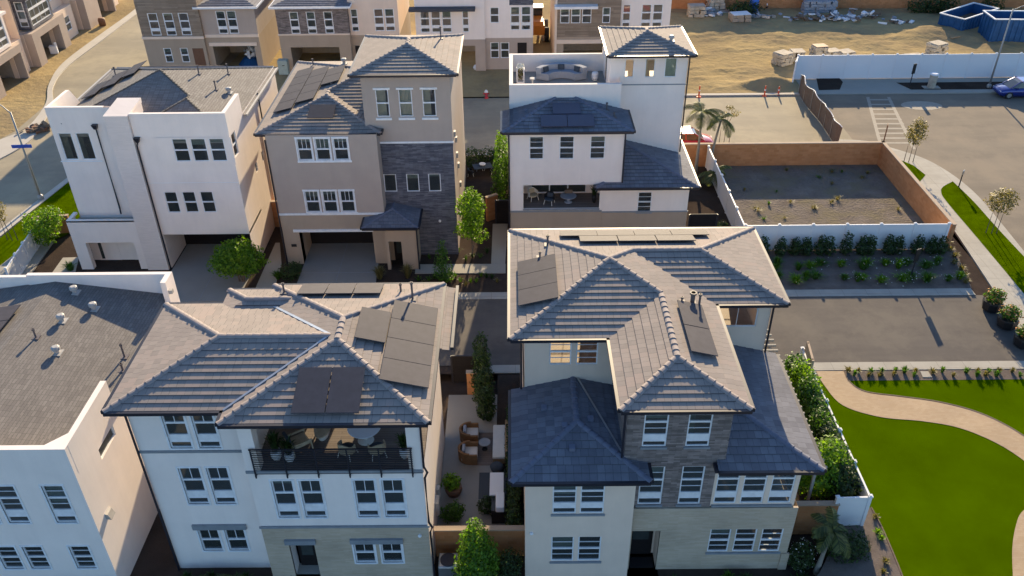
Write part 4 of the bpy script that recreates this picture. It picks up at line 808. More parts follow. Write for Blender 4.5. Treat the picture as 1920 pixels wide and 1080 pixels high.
def house_left():
    h = thing('house', 'white house with low parapets round a broad grey shingle roof, at the left edge', 'house', (-21, 29.5, 0))
    W = MB(); yf, xr, yb, zp = 23.47, -17.1, 35.88, 7.95; B3 = ((0, .17, 0, 0), (.32, .66, 0, 1), (.66, 1, 0, 1)); B2 = ((0, .5, 0, 1), (.5, 1, 0, 1))
    up = [(-18.62, -17.78, 3.92, 6.04, B3), (-20.55, -19.70, 3.92, 6.04, B3), (-21.75, -20.9, 3.92, 6.04, B3)]; lo = [(-18.62, -17.8, 1.06, 2.46, B2), (-20.56, -19.74, 1.06, 2.46, B2), (-21.7, -20.87, 1.06, 2.46, B2)]
    wall(W, 'y', yf, -30, xr, -.8, zp, up+lo); wall(W, 'x', xr, yf, 27.47, -.8, zp, [(25.35, 26.85, 5.55, 6.08)], face=1); wall(W, 'x', xr, 27.47, 34.87, -.8, 6.75, face=1); wall(W, 'x', xr, 34.87, yb, -.8, zp, face=1)
    wall(W, 'y', yb, -24.3, xr, -.8, zp, face=1); W.box(-24.3, yb-.24, 6.0, xr+.004, yb-.003, zp+.04); W.box(-31, yb-.1, 6.0, -24.3, yb+.1, zp-.15); W.box(xr-.26, 34.867, 6.0, xr+.004, yb-.24, zp+.04)
    W.box(-30, yf, zp, xr+.004, yf+.24, zp+.04); wall(W, 'y', yf+.24, -30, xr-.24, 6.5, zp, face=1); W.box(xr-.24, yf+.24, 6.5, xr+.004, 27.474, zp+.04); W.hexa([(xr-.9, yf+.24, 6.5), (xr-.24, yf+.24, 6.5), (xr-.24, yf+.9, 6.5), (xr-.25, yf+.9, 6.5), (xr-.9, yf+.24, zp+.03), (xr-.24, yf+.24, zp+.03), (xr-.24, yf+.9, zp+.03), (xr-.25, yf+.9, zp+.03)])
    W.build('wall', 'white_stucco', h)
    for a, b, c, d, bd in up+lo: window(h, 'y', yf, a, b, c, d, bd, casing=.07, blind=.14 if d < 3 else None)
    window(h, 'x', xr, 25.35, 26.85, 5.55, 6.08, face=1)
    floors(h, [(-30, yf+.1, xr-.05, 35.6, 3.2)])
    RT = MB(); rx = -22.9; RS = Slope((-16.95, 0), (-1, 0), 6.72, .15); LS = Slope((rx-5.95, 0), (1, 0), 6.72, .15)
    tiles(RT, RS, [(-16.95, 27.47), (-16.95, 34.87), (xr-.26, 34.87), (xr-.26, 27.47)], .16, 0); tiles(RT, RS, [(xr-.26, yf+.24), (xr-.26, 35.62), (rx, 35.62), (rx, yf+.24)], .16, 0); tiles(RT, LS, [(rx, yf+.24), (rx, 35.7), (rx-8, 35.7), (rx-8, yf+.24)], .16, 0)
    r = RT.build('roof', 'shingle', h)
    GT = MB(); gutter(GT, -16.95, 27.5, -16.95, 34.85, 6.74, (1, 0), .1, .08); GT.build('gutter', 'vent_white', h)
    for x, y in ((-21.7, 34.9), (-20.35, 33.75), (-21.35, 32.6), (-20.6, 30.3)): roof_vent(h, x, y, RS.z(x, y))
    for x, y, hh in ((-21.9, 31.2, .5), (-17.75, 30.5, .75), (-17.5, 29.6, .4)): vent_pipe(h, x, y, RS.z(x, y), hh)
    for k in range(2): panel(h, LS, rx-2.9, 31.0+k*1.3, rx-.75, 32.25+k*1.3)
    hd = MB(); hd.hexa([(xr, 24.2, 3.25), (xr+.22, 24.2, 3.2), (xr+.22, 24.6, 3.2), (xr, 24.6, 3.25), (xr, 24.2, 3.55), (xr+.12, 24.2, 3.5), (xr+.12, 24.6, 3.5), (xr, 24.6, 3.55)]); hd.split('wall_vent', 'vent_white', h)
    lm = MB(); lm.box(xr, 34.9, 7.3, xr+.2, 35.1, 7.5); lm.build('flood_lamp', 'vent_white', h)
    return h
house_left()
# ================================================================== unfinished houses along the far road
def far_house(label, x0, x1, y, blocks, wins, opens, roofs=(), trims=(), deep=11, canopies=(), doors=()):
    """blocks: (part, material, x0, x1, z0, z1, dy); wins: (x0, x1, z0, z1, bands, dy); opens: garage openings (x0, x1, z0, z1, dy)"""
    h = thing('house', label, 'house', ((x0+x1)/2, y+4, 0)); 
    for nm, m, a, b, c, d, dy in blocks:
        W = MB(); yy = y+dy
        hs = [(w[0], w[1], w[2], w[3]) for w in wins if w[5] == dy and a <= w[0] and w[1] <= b and c <= w[2] and w[3] <= d]+[o[:4] for o in opens if o[4] == dy and a <= o[0] and o[1] <= b and c-.01 <= o[2] and o[3] <= d]
        wall(W, 'y', yy, a, b, c, d, hs, depth=.15); wall(W, 'x', b, yy, y+deep, c, d, face=1); wall(W, 'x', a, yy, y+deep, c, d)
        W.build(nm, m, h)
    s = MB(); wall(s, 'y', y+deep, x0, x1, -.4, 9.5, face=1); s.build('wall', 'cream_stucco', h)
    for a, b, c, d, bd, dy in wins: window(h, 'y', y+dy, a, b, c, d, bd, fw=.08, blind=random.choice([0, .12, .3, .6]))
    for a, b, c, d, dy in opens:
        g = MB(); yy = y+dy+.15
        g.poly([(a-.35, yy, c), (b+.35, yy, c), (b+.35, yy+6, c), (a-.35, yy+6, c)]); wall(g, 'y', yy+6, a-.35, b+.35, c, d+.3); wall(g, 'x', a-.35, yy, yy+6, c, d+.3, face=1); wall(g, 'x', b+.35, yy, yy+6, c, d+.3)
        g.build('garage_interior', 'room', h)
    for nm, a, b, c, d, dy in doors:
        g = MB(); g.box(a, y+dy-.03, c, b, y+dy+.05, d); g.build('door', nm, h)
    T = MB()
    for a, b, c, d, e, dy in trims: T.box(a, y+dy-e, c, b, y+dy-.004, d)
    if trims: T.split('trim', 'cream_stucco', h)
    for a, b, z, dy, ov in roofs:
        RT = MB(); sl = Slope((0, y+dy-ov), (0, 1), z, .25); tiles(RT, sl, [(a-.4, y+dy-ov), (b+.4, y+dy-ov), (b-2.6, y+dy-ov+3.2), (a+2.6, y+dy-ov+3.2)], .35, .03)
        sR = Slope((b+.4, 0), (-1, 0), z, .25); tiles(RT, sR, [(b+.4, y+dy-ov), (b+.4, y+deep), (b-2.6, y+deep), (b-2.6, y+dy-ov+3.2)], .35, .03)
        sL = Slope((a-.4, 0), (1, 0), z, .25); tiles(RT, sL, [(a-.4, y+dy-ov), (a+2.6, y+dy-ov+3.2), (a+2.6, y+deep), (a-.4, y+deep)], .35, .03)
        RT.poly([(a+2.6, y+dy-ov+3.2, z+.8), (b-2.6, y+dy-ov+3.2, z+.8), (b-2.6, y+deep, z+.8), (a+2.6, y+deep, z+.8)])
        RT.build('roof', 'slate', h)
        e = MB(); e.box(a-.45, y+dy-ov-.08, z-.16, b+.45, y+dy-ov, z+.03); e.box(b+.4, y+dy-ov, z-.16, b+.48, y+deep, z+.03); e.box(a-.48, y+dy-ov, z-.16, a-.4, y+deep, z+.03); e.build('fascia', 'white_trim', h)
    for a, b, z, dy, ov, m in canopies:
        e = MB(); e.box(a, y+dy-ov, z-.25, b, y+dy, z); e.build('canopy', m, h)
    return h
K3 = ((0, .22, 0, 0), (.30, .64, 0, 0), (.64, 1, 0, 0)); K2 = ((0, .5, 0, 0), (.5, 1, 0, 0))
Y0 = 86.6
far_house('unfinished house with brown wood cladding and open garage beside the curved road', -37.7, -26.0, Y0,
    [('wood_cladding', 'wood_siding', -37.7, -31.5, 3.75, 9.6, 0), ('wall', 'taupe_stucco', -37.7, -31.5, -.3, 3.75, 0), ('wall', 'beige_stucco', -31.5, -26.0, 3.75, 6.8, .4), ('wall', 'taupe_stucco', -31.5, -26.0, -.3, 3.75, .4)],
    [(-36.7, -35.7, 4.0, 6.25, K3, 0), (-35.15, -34.15, 4.0, 6.25, K3, 0), (-33.6, -32.6, 4.0, 6.25, K3, 0), (-29.95, -29.0, 4.0, 6.3, K3, .4), (-28.85, -27.9, 4.0, 6.3, K3, .4), (-35.9, -35.1, 1.2, 2.7, K2, 0), (-34.2, -33.4, 1.2, 2.7, K2, 0)],
    [(-30.9, -26.6, -.2, 2.75, .4)], roofs=[(-31.5, -26.0, 6.8, .4, .5)], trims=[(-37.75, -31.45, 3.65, 3.9, .12, 0), (-31.45, -25.95, 3.65, 3.95, .12, .4), (-31.2, -26.3, 2.75, 3.1, .1, .4)], doors=[('terracotta', -32.9, -31.8, -.2, 2.65, 0)])
far_house('unfinished house with purple-brown stone upper storey and rubble in its garage', -23.8, -11.6, Y0,
    [('stone_cladding', 'brown_stone', -23.8, -16.6, 4.0, 6.8, 0), ('wall', 'taupe_stucco', -23.8, -16.6, -.3, 4.0, 0), ('wall', 'cream_stucco', -16.6, -11.6, 3.6, 9.6, .8), ('wall', 'taupe_stucco', -16.6, -11.6, -.3, 3.6, .8)],
    [(-22.45, -21.55, 4.05, 6.25, K3, 0), (-20.75, -19.85, 4.05, 6.25, K3, 0), (-19.0, -18.1, 4.05, 6.25, K3, 0), (-16.4, -15.7, 4.0, 6.25, K3, .8), (-14.05, -13.1, 4.0, 6.25, K3, .8), (-12.95, -12.0, 4.0, 6.25, K3, .8)],
    [(-22.8, -17.8, -.2, 2.65, 0)], roofs=[(-23.8, -16.6, 6.85, 0, .5)], trims=[(-23.85, -16.55, 3.9, 4.05, .08, 0)], doors=[('dark_door', -16.3, -15.4, -.2, 2.5, .8)])
far_house('unfinished white house with slate canopy and dark stone panel between two alleys', -9.8, 2.1, Y0,
    [('wall', 'white_stucco', -9.8, -2.8, 3.3, 9.6, 0), ('wall', 'beige_stucco', -9.8, -2.8, -.3, 3.3, 0), ('wall', 'white_stucco', -2.8, 2.1, 3.3, 6.6, .4), ('wall', 'white_stucco', -2.8, -.3, 6.6, 9.6, .4), ('stone_cladding', 'dark_stone', -.3, 2.1, 6.6, 9.6, .4), ('wall', 'beige_stucco', -2.8, 2.1, -.3, 3.3, .4)],
    [(-9.3, -8.35, 4.05, 6.25, K3, 0), (-8.2, -7.25, 4.05, 6.25, K3, 0), (-7.1, -6.15, 4.05, 6.25, K3, 0), (-5.05, -4.4, 4.05, 6.25, K3, 0), (-2.25, -1.35, 4.85, 6.4, K2, .4), (-.2, .75, 4.1, 6.45, K3, .4), (.9, 1.85, 4.1, 6.45, K3, .4), (-2.3, -1.4, 1.2, 2.85, K2, .4), (-1.25, -.35, 1.2, 2.85, K2, .4)],
    [(-9.0, -3.85, -.2, 2.65, 0)], canopies=[(-10.3, -3.7, 6.65, 0, 1.0, 'slate')], doors=[('dark_door', .5, 1.45, -.2, 2.8, .4)])
far_house('unfinished house with brown board cladding and pale canopy nearest the dirt lot', 4.3, 16.0, Y0,
    [('wood_cladding', 'wood_siding', 4.5, 10.9, 3.45, 9.6, 0), ('wall', 'taupe_stucco', 4.5, 10.9, -.3, 3.45, 0), ('wall', 'white_stucco', 10.9, 16.0, -.3, 9.6, .6), ('side_wall', 'cream_stucco', 4.3, 4.5, -.3, 9.6, -.1)],
    [(4.8, 5.75, 4.85, 6.4, K2, 0), (5.9, 6.85, 4.85, 6.4, K2, 0), (7.0, 7.95, 4.85, 6.4, K2, 0), (9.05, 9.85, 4.85, 6.4, K2, 0), (11.15, 11.95, 4.2, 6.5, K3, .6), (13.05, 14.05, 4.2, 6.5, K3, .6), (14.2, 15.2, 4.2, 6.5, K3, .6)],
    [(5.2, 10.3, -.2, 2.75, 0)], canopies=[(4.2, 8.5, 6.75, 0, .9, 'white_trim')], trims=[(4.5, 10.95, 2.8, 3.2, .12, 0), (11.0, 12.1, 4.0, 4.12, .06, .6), (12.9, 15.4, 4.0, 4.12, .06, .6)])

# row along the left road, faces to the east
def row_house(label, ya, yb, x, stone, gy0, gy1, wy0, wy1, bay):
    h = thing('house', label, 'house', (x-4, (ya+yb)/2, 0)); W = MB(); U = MB(); D = 10
    wall(W, 'x', x, ya, yb, -.3, 3.4, [(gy0, gy1, -.3, 2.7), (wy0, wy1, .9, 2.5)], face=1, depth=.5); wall(W, 'y', ya, x-D, x, -.3, 3.4)
    wall(W, 'x', x-.9, ya, yb, 3.4, 8.5, [(ya+2.3, ya+4.6, 4.2, 6.6), (yb-3, yb-1.2, 4.4, 6.6)], face=1); W.poly([(x-.9, ya, 3.4), (x, ya, 3.4), (x, yb, 3.4), (x-.9, yb, 3.4)]); wall(W, 'y', yb, x-D, x, -.3, 8.5, face=1)
    W.build('wall', 'cream_stucco', h)
    wall(U, 'y', ya, x-D, x-.9, 3.4, 8.5, [(x-2.8, x-1.5, 4.0, 6.6)]); U.build('stone_cladding', stone, h)
    P = MB(); 
    for a, b in ((ya, gy0), (gy1, wy0-.6)): P.box(x-.05, a+.05, -.3, x+.9, b-.05, 2.75)
    P.box(x-.05, ya+.05, 2.75, x+.9, wy0-.62, 3.5); P.build('garage_porch', 'beige_stucco', h)
    B = MB(); wall(B, 'x', x+.55, ya+1.2, ya+6.2, 3.6, 6.7, [(ya+1.5, ya+5.9, 3.9, 6.5)], face=1); wall(B, 'y', ya+1.2, x-.9, x+.55, 3.6, 6.7, [(x-.6, x+.3, 3.9, 6.5)]); wall(B, 'y', ya+6.2, x-.9, x+.55, 3.6, 6.7, face=1); B.box(x-.9, ya+.9, 6.7, x+.9, ya+6.5, 6.95); B.build('bay', stone if bay else 'white_stucco', h)
    window(h, 'x', x+.55, ya+1.5, ya+5.9, 3.9, 6.5, ((0, .25, 3, 0), (.27, .62, 3, 0), (.64, 1, 3, 0)), face=1, fw=.1, blind=.4); window(h, 'y', ya+1.2, x-.6, x+.3, 3.9, 6.5, K3, fw=.09)
    window(h, 'x', x, wy0, wy1, .9, 2.5, ((0, .5, 1, 0), (.5, 1, 1, 0)), face=1, fw=.09); window(h, 'x', x-.9, yb-3, yb-1.2, 4.4, 6.6, K3, face=1, fw=.09); window(h, 'y', ya, x-2.8, x-1.5, 4.0, 6.6, K3, fw=.09)
    R_ = MB(); sl = Slope((x+.0, 0), (-1, 0), 8.5, .25); tiles(R_, sl, [(x, ya-.4), (x, yb+.4), (x-D/2, yb+.4), (x-D/2, ya-.4)]); R_.build('roof', 'slate', h)
    g = MB(); g.poly([(x-6, gy0, -.28), (x, gy0, -.28), (x, gy1, -.28), (x-6, gy1, -.28)]); wall(g, 'x', x-6, gy0-.4, gy1+.4, -.3, 3.2, face=1); wall(g, 'y', gy0, x-6, x-.5, -.3, 3.2, face=1); wall(g, 'y', gy1, x-6, x-.5, -.3, 3.2); g.poly([(x-6, gy0, 2.72), (x-.5, gy0, 2.72), (x-.5, gy1, 2.72), (x-6, gy1, 2.72)]); g.build('garage_interior', 'room', h)
row_house('unfinished cream house with open garage porches, nearest of the left row', 79.0, 88.0, -51.0, 'beige_stucco', 81.0, 85.6, 86.6, 87.6, False)
row_house('unfinished cream house with big corner bay window over its open garage', 89.0, 100.6, -51.2, 'dark_stone', 90.6, 95.0, 97.2, 99.6, True)
row_house('unfinished white house at the far end of the left row', 102.0, 113.0, -51.2, 'dark_stone', 105.6, 109.6, 110.6, 112.2, True)
# ================================================================== ground, roads, fences
def sheet(name, pts, z, m, kind='structure'):
    mb = MB(); n = len(pts)
    if sum(pts[k][0]*pts[(k+1) % n][1]-pts[(k+1) % n][0]*pts[k][1] for k in range(n)) < 0: pts = pts[::-1]
    mb.poly([(x, y, z) for x, y in pts]); return tag(mb.build(name, m), kind=kind)
def slab(name, pts, z0, z1, m):
    mb = MB(); mb.prism(list(pts), z0, z1); return tag(mb.build(name, m), kind='structure')
def GP(*pts, z=0): return [G(x, y, z) for x, y in pts]
def smooth(pts, n=6):
    out = []
    for k in range(len(pts)-1):
        p0, p1, p2, p3 = pts[max(k-1, 0)], pts[k], pts[k+1], pts[min(k+2, len(pts)-1)]
        for j in range(n):
            t = j/n; out.append(tuple(.5*((2*p1[i])+(-p0[i]+p2[i])*t+(2*p0[i]-5*p1[i]+4*p2[i]-p3[i])*t*t+(-p0[i]+3*p1[i]-3*p2[i]+p3[i])*t**3) for i in (0, 1)))
    return out+[pts[-1]]
def ribbon(name, a, b, z0, z1, m):   # closed band between two polylines
    mb = MB(); n = len(a)
    for k in range(n-1):
        q = [a[k], a[k+1], b[k+1], b[k]]
        s = sum(q[j][0]*q[(j+1) % 4][1]-q[(j+1) % 4][0]*q[j][1] for j in range(4)); q = q[::-1] if s < 0 else q
        mb.poly([(x, y, z1) for x, y in q])
        for (p, r) in ((a[k], a[k+1]), (b[k], b[k+1])): mb.poly([(p[0], p[1], z0), (r[0], r[1], z0), (r[0], r[1], z1), (p[0], p[1], z1)])
    return tag(mb.build(name, m), kind='structure')
g = MB(); g.poly([(-600, -60, -.75), (600, -60, -.75), (600, 900, -.75), (-600, 900, -.75)]); struct('ground', g, 'soil')
sheet('terrain', [(-60, 21, -.0)[:2], (16.2, 21), (16.2, 37.4), (-60, 37.4)], -.5, 'soil')
sheet('terrain', [(-75, 37.4), (31, 37.4), (31, 68), (-75, 68)], -.03, 'soil')
# construction dirt: gently uneven sheet beyond the far road
def dirt():
    mb = MB(); nx, ny = 300, 150; x0, x1, y0, y1 = -75, 75, 79.3, 135; rnd = random.Random(3)
    import mathutils
    for j in range(ny+1):
        for i in range(nx+1):
            x, y = x0+(x1-x0)*i/nx, y0+(y1-y0)*j/ny
            k = min(1, max(0, (y-(83.4 if x > 28 else y0))/2))*(1 if x > 16.5 or x < -51.5 else 0)
            h = mathutils.noise.noise((x*.25, y*.25, 0))*.22+mathutils.noise.noise((x*.9, y*.9, 5))*.13+mathutils.noise.noise((x*.5+y*.2, y*2.2, 9))*.09
            if x > 17: h += .9*math.exp(-((x-25.5)**2/7+(y-81.6)**2/1.5))+.5*math.exp(-((x-49)**2/30+(y-98)**2/8))
            mb.v.append((x, y, max(-.02, .02+h*k) if k else .0))
    for j in range(ny):
        for i in range(nx): a = j*(nx+1)+i; mb.f.append((a, a+1, a+nx+2, a+nx+1))
    return tag(mb.build('dirt_lot', 'dirt', smooth=True), kind='structure')
dirt()
sheet('dirt_lot', [(-300, 135), (300, 135), (300, 700), (-300, 700)], -.02, 'dirt')
# left verge and dirt slope beside the left road
sheet('dirt_verge', [(-90, 55), (-40, 55), (-40, 120), (-90, 120)], -.012, 'dirt')
# far road (behind the back row) and the curved left road
sheet('road', [(-45, 66.5), (17, 66.5), (17, 79.0), (-45, 79.0)], .0, 'road_concrete')
sheet('road', [(17, 66.0), (29.4, 66.0), (29.4, 79.0), (17, 79.0)], .004, 'road_concrete')
lo = smooth(GP((0, 300), (60, 262), (98, 200), (100, 165), (125, 128), (190, 78), (250, 32), (300, -8)), 6); hi = smooth(GP((0, 430), (80, 392), (140, 330), (250, 260), (420, 130), (520, 20), (560, -8), (600, -30)), 6)
ribbon('road', lo, hi, -.05, .008, 'road_concrete')
li = smooth(GP((0, 264), (52, 240), (86, 196), (92, 160), (118, 120), (183, 70), (244, 26), (294, -14)), 6)
ribbon('kerb', li, lo, -.05, .11, 'kerb')
# side street at the left edge
sheet('road', GP((-220, 560), (-60, 470), (0, 424), (130, 330), (150, 250), (40, 240), (-150, 340), (-300, 420)), .012, 'road_concrete')
vg = GP((-70, 520), (0, 448), (130, 340), (150, 300), (150, 430), (60, 470), (0, 498), (-90, 580)); sheet('grass', vg, .05, 'grass', 'stuff')
slab('sidewalk', GP((-60, 560), (0, 500), (75, 440), (100, 455), (60, 512), (0, 590), (-60, 640)), -.05, .06, 'concrete')
slab('kerb', GP((-70, 500), (0, 432), (128, 334), (133, 339), (0, 446), (-66, 514)), -.05, .10, 'kerb')
# near street between the rows
sheet('road', [(-17, 38.1), (30.2, 38.1), (30.2, 44.75), (-17, 44.75)], .006, 'asphalt')
slab('sidewalk', [(-3.3, 44.75), (29.3, 44.75), (29.3, 45.5), (-3.3, 45.5)], -.05, .03, 'walk')
slab('sidewalk', [(-3.2, 37.4), (40, 37.4), (40, 38.1), (-3.2, 38.1)], -.05, .03, 'walk')
# driveways and walks of the back row
slab('driveway', [(-23.1, 44.75), (-17.7, 44.75), (-17.5, 52.0), (-23.1, 52.0)], -.06, .0, 'patio')
slab('driveway', [(-14.3, 44.75), (-9.0, 44.75), (-9.42, 51.9), (-14.3, 51.9)], -.06, .004, 'patio')
jn = MB(); jn.box(-11.78, 44.8, .004, -11.75, 51.8, .012); jn.box(-14.25, 48.0, .004, -9.2, 48.03, .012); jn.box(-20.2, 44.8, .0, -20.17, 51.8, .008); struct('driveway_joints', jn, 'grey_trim')
slab('footpath', [(-16.9, 44.75), (-15.6, 44.75), (-15.8, 49), (-16.6, 52), (-16.9, 52)], -.06, .0, 'concrete')
slab('footpath', GP((780, 496), (948, 495), (948, 512), (778, 513)), -.06, .02, 'concrete'); slab('footpath', GP((924, 420), (952, 420), (947, 495), (921, 495)), -.06, .022, 'concrete')
slab('footpath', GP((95, 515), (118, 483), (148, 482), (140, 515)), -.06, .0, 'concrete')
slab('kerb', [(-5.9, 44.75), (-3.3, 44.75), (-3.3, 45.5), (-5.9, 45.5)], -.05, .028, 'concrete')
# gravel lot, planting bed
sheet('gravel_lot', [(15.9, 50.5), (29.75, 50.5), (29.75, 63.6), (15.9, 63.6)], .02, 'gravel')
sheet('planting_bed', [(15.5, 45.5), (29.4, 45.5), (30.4, 50.4), (15.5, 50.4)], .01, 'mulch')
# corner pavement, grass strip and wide road on the right
sheet('road', [(29.4, 66.0), (120, 20), (120, 79.0), (29.4, 79.0)], .0, 'old_asphalt')
sheet('road', [(29.4, 66.0), (29.4, 62), (34, 40), (36, 30), (120, 20)], .0, 'old_asphalt')
edge = smooth(GP((1560, 262), (1625, 266), (1662, 276), (1725, 296), (1765, 316), (1800, 340), (1832, 368), (1870, 412), (1920, 474), (1990, 560), (2080, 690)), 5)
inner = smooth(GP((1560, 272), (1640, 282), (1652, 285), (1668, 297), (1690, 320), (1718, 350), (1750, 385), (1786, 430), (1862, 545), (1930, 650), (1990, 740)), 5)
ribbon('sidewalk', inner, edge, -.06, .09, 'walk')
gs = smooth(GP((1786, 342), (1768, 352), (1764, 362), (1775, 381), (1835, 452), (1925, 560)), 5)+smooth(GP((1990, 555), (1920, 484), (1865, 425), (1825, 380), (1786, 342)), 5)
sheet('grass', gs, .10, 'grass', 'stuff')
sheet('planting_bed', GP((1688, 302), (1712, 312), (1735, 330), (1722, 345), (1690, 320)), .10, 'grass')
cr = MB()
for k in range(10):
    a, b = G(1630-0+k*2.6, 187+k*9.0), G(1670+k*5.0, 187+k*9.0); cr.poly([(a[0], a[1]-.16, .006), (b[0], b[1]-.16, .006), (b[0], b[1]+.16, .006), (a[0], a[1]+.16, .006)])
for p, q in (((1627, 182), (1652, 275)), ((1666, 182), (1714, 280))):
    a, b = G(*p), G(*q); cr.poly([(a[0]-.15, a[1], .007), (b[0]-.15, b[1], .007), (b[0]+.15, b[1], .007), (a[0]+.15, a[1], .007)])
c = G(1728, 198); n = 24; cr.poly([(c[0]+1.9*cos(2*pi*k/n), c[1]+1.1*sin(2*pi*k/n), .008) for k in range(n)]); struct('road_markings', cr, 'paint')
slab('sidewalk', [(28.4, 79.0), (90, 79.0), (90, 83.0), (28.4, 83.0)], -.06, .10, 'concrete')
slab('kerb', [(16, 78.9), (28.4, 78.9), (28.4, 79.35), (16, 79.35)], -.06, .13, 'kerb')
sheet('planting_bed', GP((1530, 148), (1572, 147), (1580, 156), (1574, 170), (1535, 171)), .12, 'soil'); sheet('planting_bed', GP((1680, 157), (1910, 155), (1910, 169), (1708, 170)), .12, 'soil')
sheet('planting_bed', [(15.9, 63.75), (28, 63.75), (28, 65.2), (15.9, 65.2)], .02, 'soil'); sheet('grass', [(17.5, 64.4), (28.0, 64.4), (28.0, 65.9), (17.5, 65.9)], .03, 'flower_yellow' if False else 'grass', 'stuff')
slab('kerb', [(-4, 65.9), (29.4, 65.9), (29.4, 66.25), (-4, 66.25)], -.06, .1, 'kerb')
slab('sidewalk', [(-60, 17.5), (16, 17.5), (16, 21.2), (-60, 21.2)], -.6, -.4, 'walk'); sheet('road', [(-90, 5), (90, 5), (90, 17.5), (-90, 17.5)], -.5, 'road_concrete')  # unseen pavement and road, added to bounce light onto the front facades
# lawn, winding paver path
sheet('lawn', [(15.8, 18), (45, 18), (45, 36.55), (15.8, 36.55)], .0, 'turf', 'stuff')
sheet('planting_bed', [(13.2, 36.5), (45, 36.5), (45, 37.4), (13.2, 37.4)], .008, 'mulch')
pa = smooth(GP((1530, 696), (1545, 722), (1580, 760), (1650, 782), (1730, 790), (1800, 803), (1870, 832), (1930, 872), (1990, 930), (2040, 1010)), 6); pb = smooth(GP((1583, 696), (1595, 718), (1625, 736), (1690, 745), (1760, 755), (1830, 773), (1890, 800), (1950, 838), (2030, 890), (2110, 970)), 6)
ribbon('footpath', pa, pb, -.03, .016, 'paver')
e1 = [(x-.05, y+.05) for x, y in pb]; e2 = [(x+.0, y+.11) for x, y in pb]; ribbon('path_edging', e1, e2, -.02, .03, 'bark')
pc = smooth(GP((1960, 930), (1918, 958), (1905, 985), (1898, 1030), (1900, 1100)), 6); pd = smooth(GP((2030, 930), (1990, 975), (1975, 1000), (1968, 1040), (1970, 1100)), 6); ribbon('footpath', pc, pd, -.03, .018, 'paver')
sb = smooth(GP((1632, 952), (1650, 985), (1672, 1035), (1690, 1080), (1700, 1110)), 4); sa = [(x-1.0-.22*k, y) for k, (x, y) in enumerate(sb)]; ribbon('planting_bed', sa, sb, -.45, .02, 'mulch')
s2 = [(x+.06, y) for x, y in sb]; ribbon('path_edging', sb, s2, -.1, .05, 'bark')
st = GP((1725, 697), (1740, 697), (1747, 708), (1730, 708)); slab('stepping_slab', st, -.02, .04, 'concrete')
# side patio between the two front houses
slab('patio', [(-3.66, 25.9), (.0, 25.9), (.0, 35.6), (-3.66, 35.6)], -.45, -.02, 'patio')
sheet('planting_bed', [(-1.0, 28.2), (.35, 28.2), (.35, 37.3), (-1.0, 37.3)], -.012, 'soil')
slab('patio_deck', GP((897, 811), (930, 811), (940, 872), (885, 872)), -.02, .0, 'deck_wood')
slab('side_yard', [(11.8, 26.5), (15.7, 26.5), (15.7, 37.4), (11.8, 37.4)], -.45, -.02, 'soil')

def vinyl_fence(label, pts, hgt, post=2.4, z=0, m='vinyl', group=None):
    """panelled privacy fence: posts with caps, top and bottom rail, boards"""
    h = thing('fence', label, 'fence', (*pts[0], z), group)
    first = True
    for a, b in zip(pts, pts[1:]):
        a, b = Vector((*a, 0)), Vector((*b, 0)); Ln = (b-a).length; n = max(1, round(Ln/post)); d = (b-a)/Ln; P = MB()
        for k in range(0 if first else 1, n+1):
            Q = MB(); C = Q; p = a+d*(Ln*k/n); Q.obox((p.x, p.y, z+hgt/2), .14, .14, hgt, atan2(d.y, d.x)); C.obox((p.x, p.y, z+hgt+.03), .19, .19, .06, atan2(d.y, d.x)); C.obox((p.x, p.y, z+hgt+.08), .1, .1, .05, atan2(d.y, d.x)); Q.build('post', m, h)
        mid = (a+b)/2; P.obox((mid.x, mid.y, z+hgt*.5), Ln, .045, hgt-.2, atan2(d.y, d.x))
        P.obox((mid.x, mid.y, z+hgt-.09), Ln, .09, .14, atan2(d.y, d.x)); P.obox((mid.x, mid.y, z+.14), Ln, .09, .16, atan2(d.y, d.x))
        k = int(Ln/.3)
        for j in range(k): p = a+d*(Ln*(j+.5)/k); P.obox((p.x, p.y, z+hgt*.5), .012, .049, hgt-.3, atan2(d.y, d.x))
        P.build('panel', m, h); first = False
    return h
vinyl_fence('long white vinyl fence in shade behind the row of shrubs', [(15.7, 50.42), (29.5, 50.42)], 2.0, 2.3)
vinyl_fence('white vinyl fence between the lawn and the hedge of the stone-tower house', [(15.76, 37.0), (15.76, 26.35), (14.3, 26.3)], 1.9, 2.3)
vinyl_fence('white vinyl fence running beside the roof-deck house and the gravel lot', [(15.72, 63.4), (15.72, 50.6)], 1.85, 2.4)
vinyl_fence('tall white fence across the far side of the wide road', [(27.6, 81.3), (28.35, 83.2), (75, 83.2)], 2.5, 2.4)
vinyl_fence('low white fence beside the path at the left house', GP((82, 450), (42, 512), (25, 540)), 1.5, 1.6)
def brick_wall(label, pts, hgt, z=0, th=.22):
    h = thing('brick_wall', label, 'wall', (*pts[0], z)); B = MB(); C = MB()
    for a, b in zip(pts, pts[1:]):
        a, b = Vector((*a, 0)), Vector((*b, 0)); Ln = (b-a).length; d = (b-a)/Ln; m = (a+b)/2; r = atan2(d.y, d.x)
        B.obox((m.x, m.y, z+hgt/2-.2), Ln+th*.9, th, hgt+.4, r); C.obox((m.x, m.y, z+hgt+.03), Ln+th*1.2, th+.05, .06, r)
    B.build('brickwork', 'red_brick', h); C.build('coping', 'taupe_stucco', h); return h
brick_wall('long red brick wall round two sides of the gravel lot', [(13.2, 63.75), (29.85, 63.75), (29.85, 50.45)], 1.92)
brick_wall('red brick wall closing the side patio behind the columnar tree', [(-3.5, 25.2), (.3, 25.2)], 1.3)
brick_wall('short brown wall between the palm and the hedge', [(11.8, 26.3), (14.3, 26.3)], 1.5)
brick_wall('red brick wall behind the leafy tree at the left house', GP((75, 440), (135, 436)), 1.4)
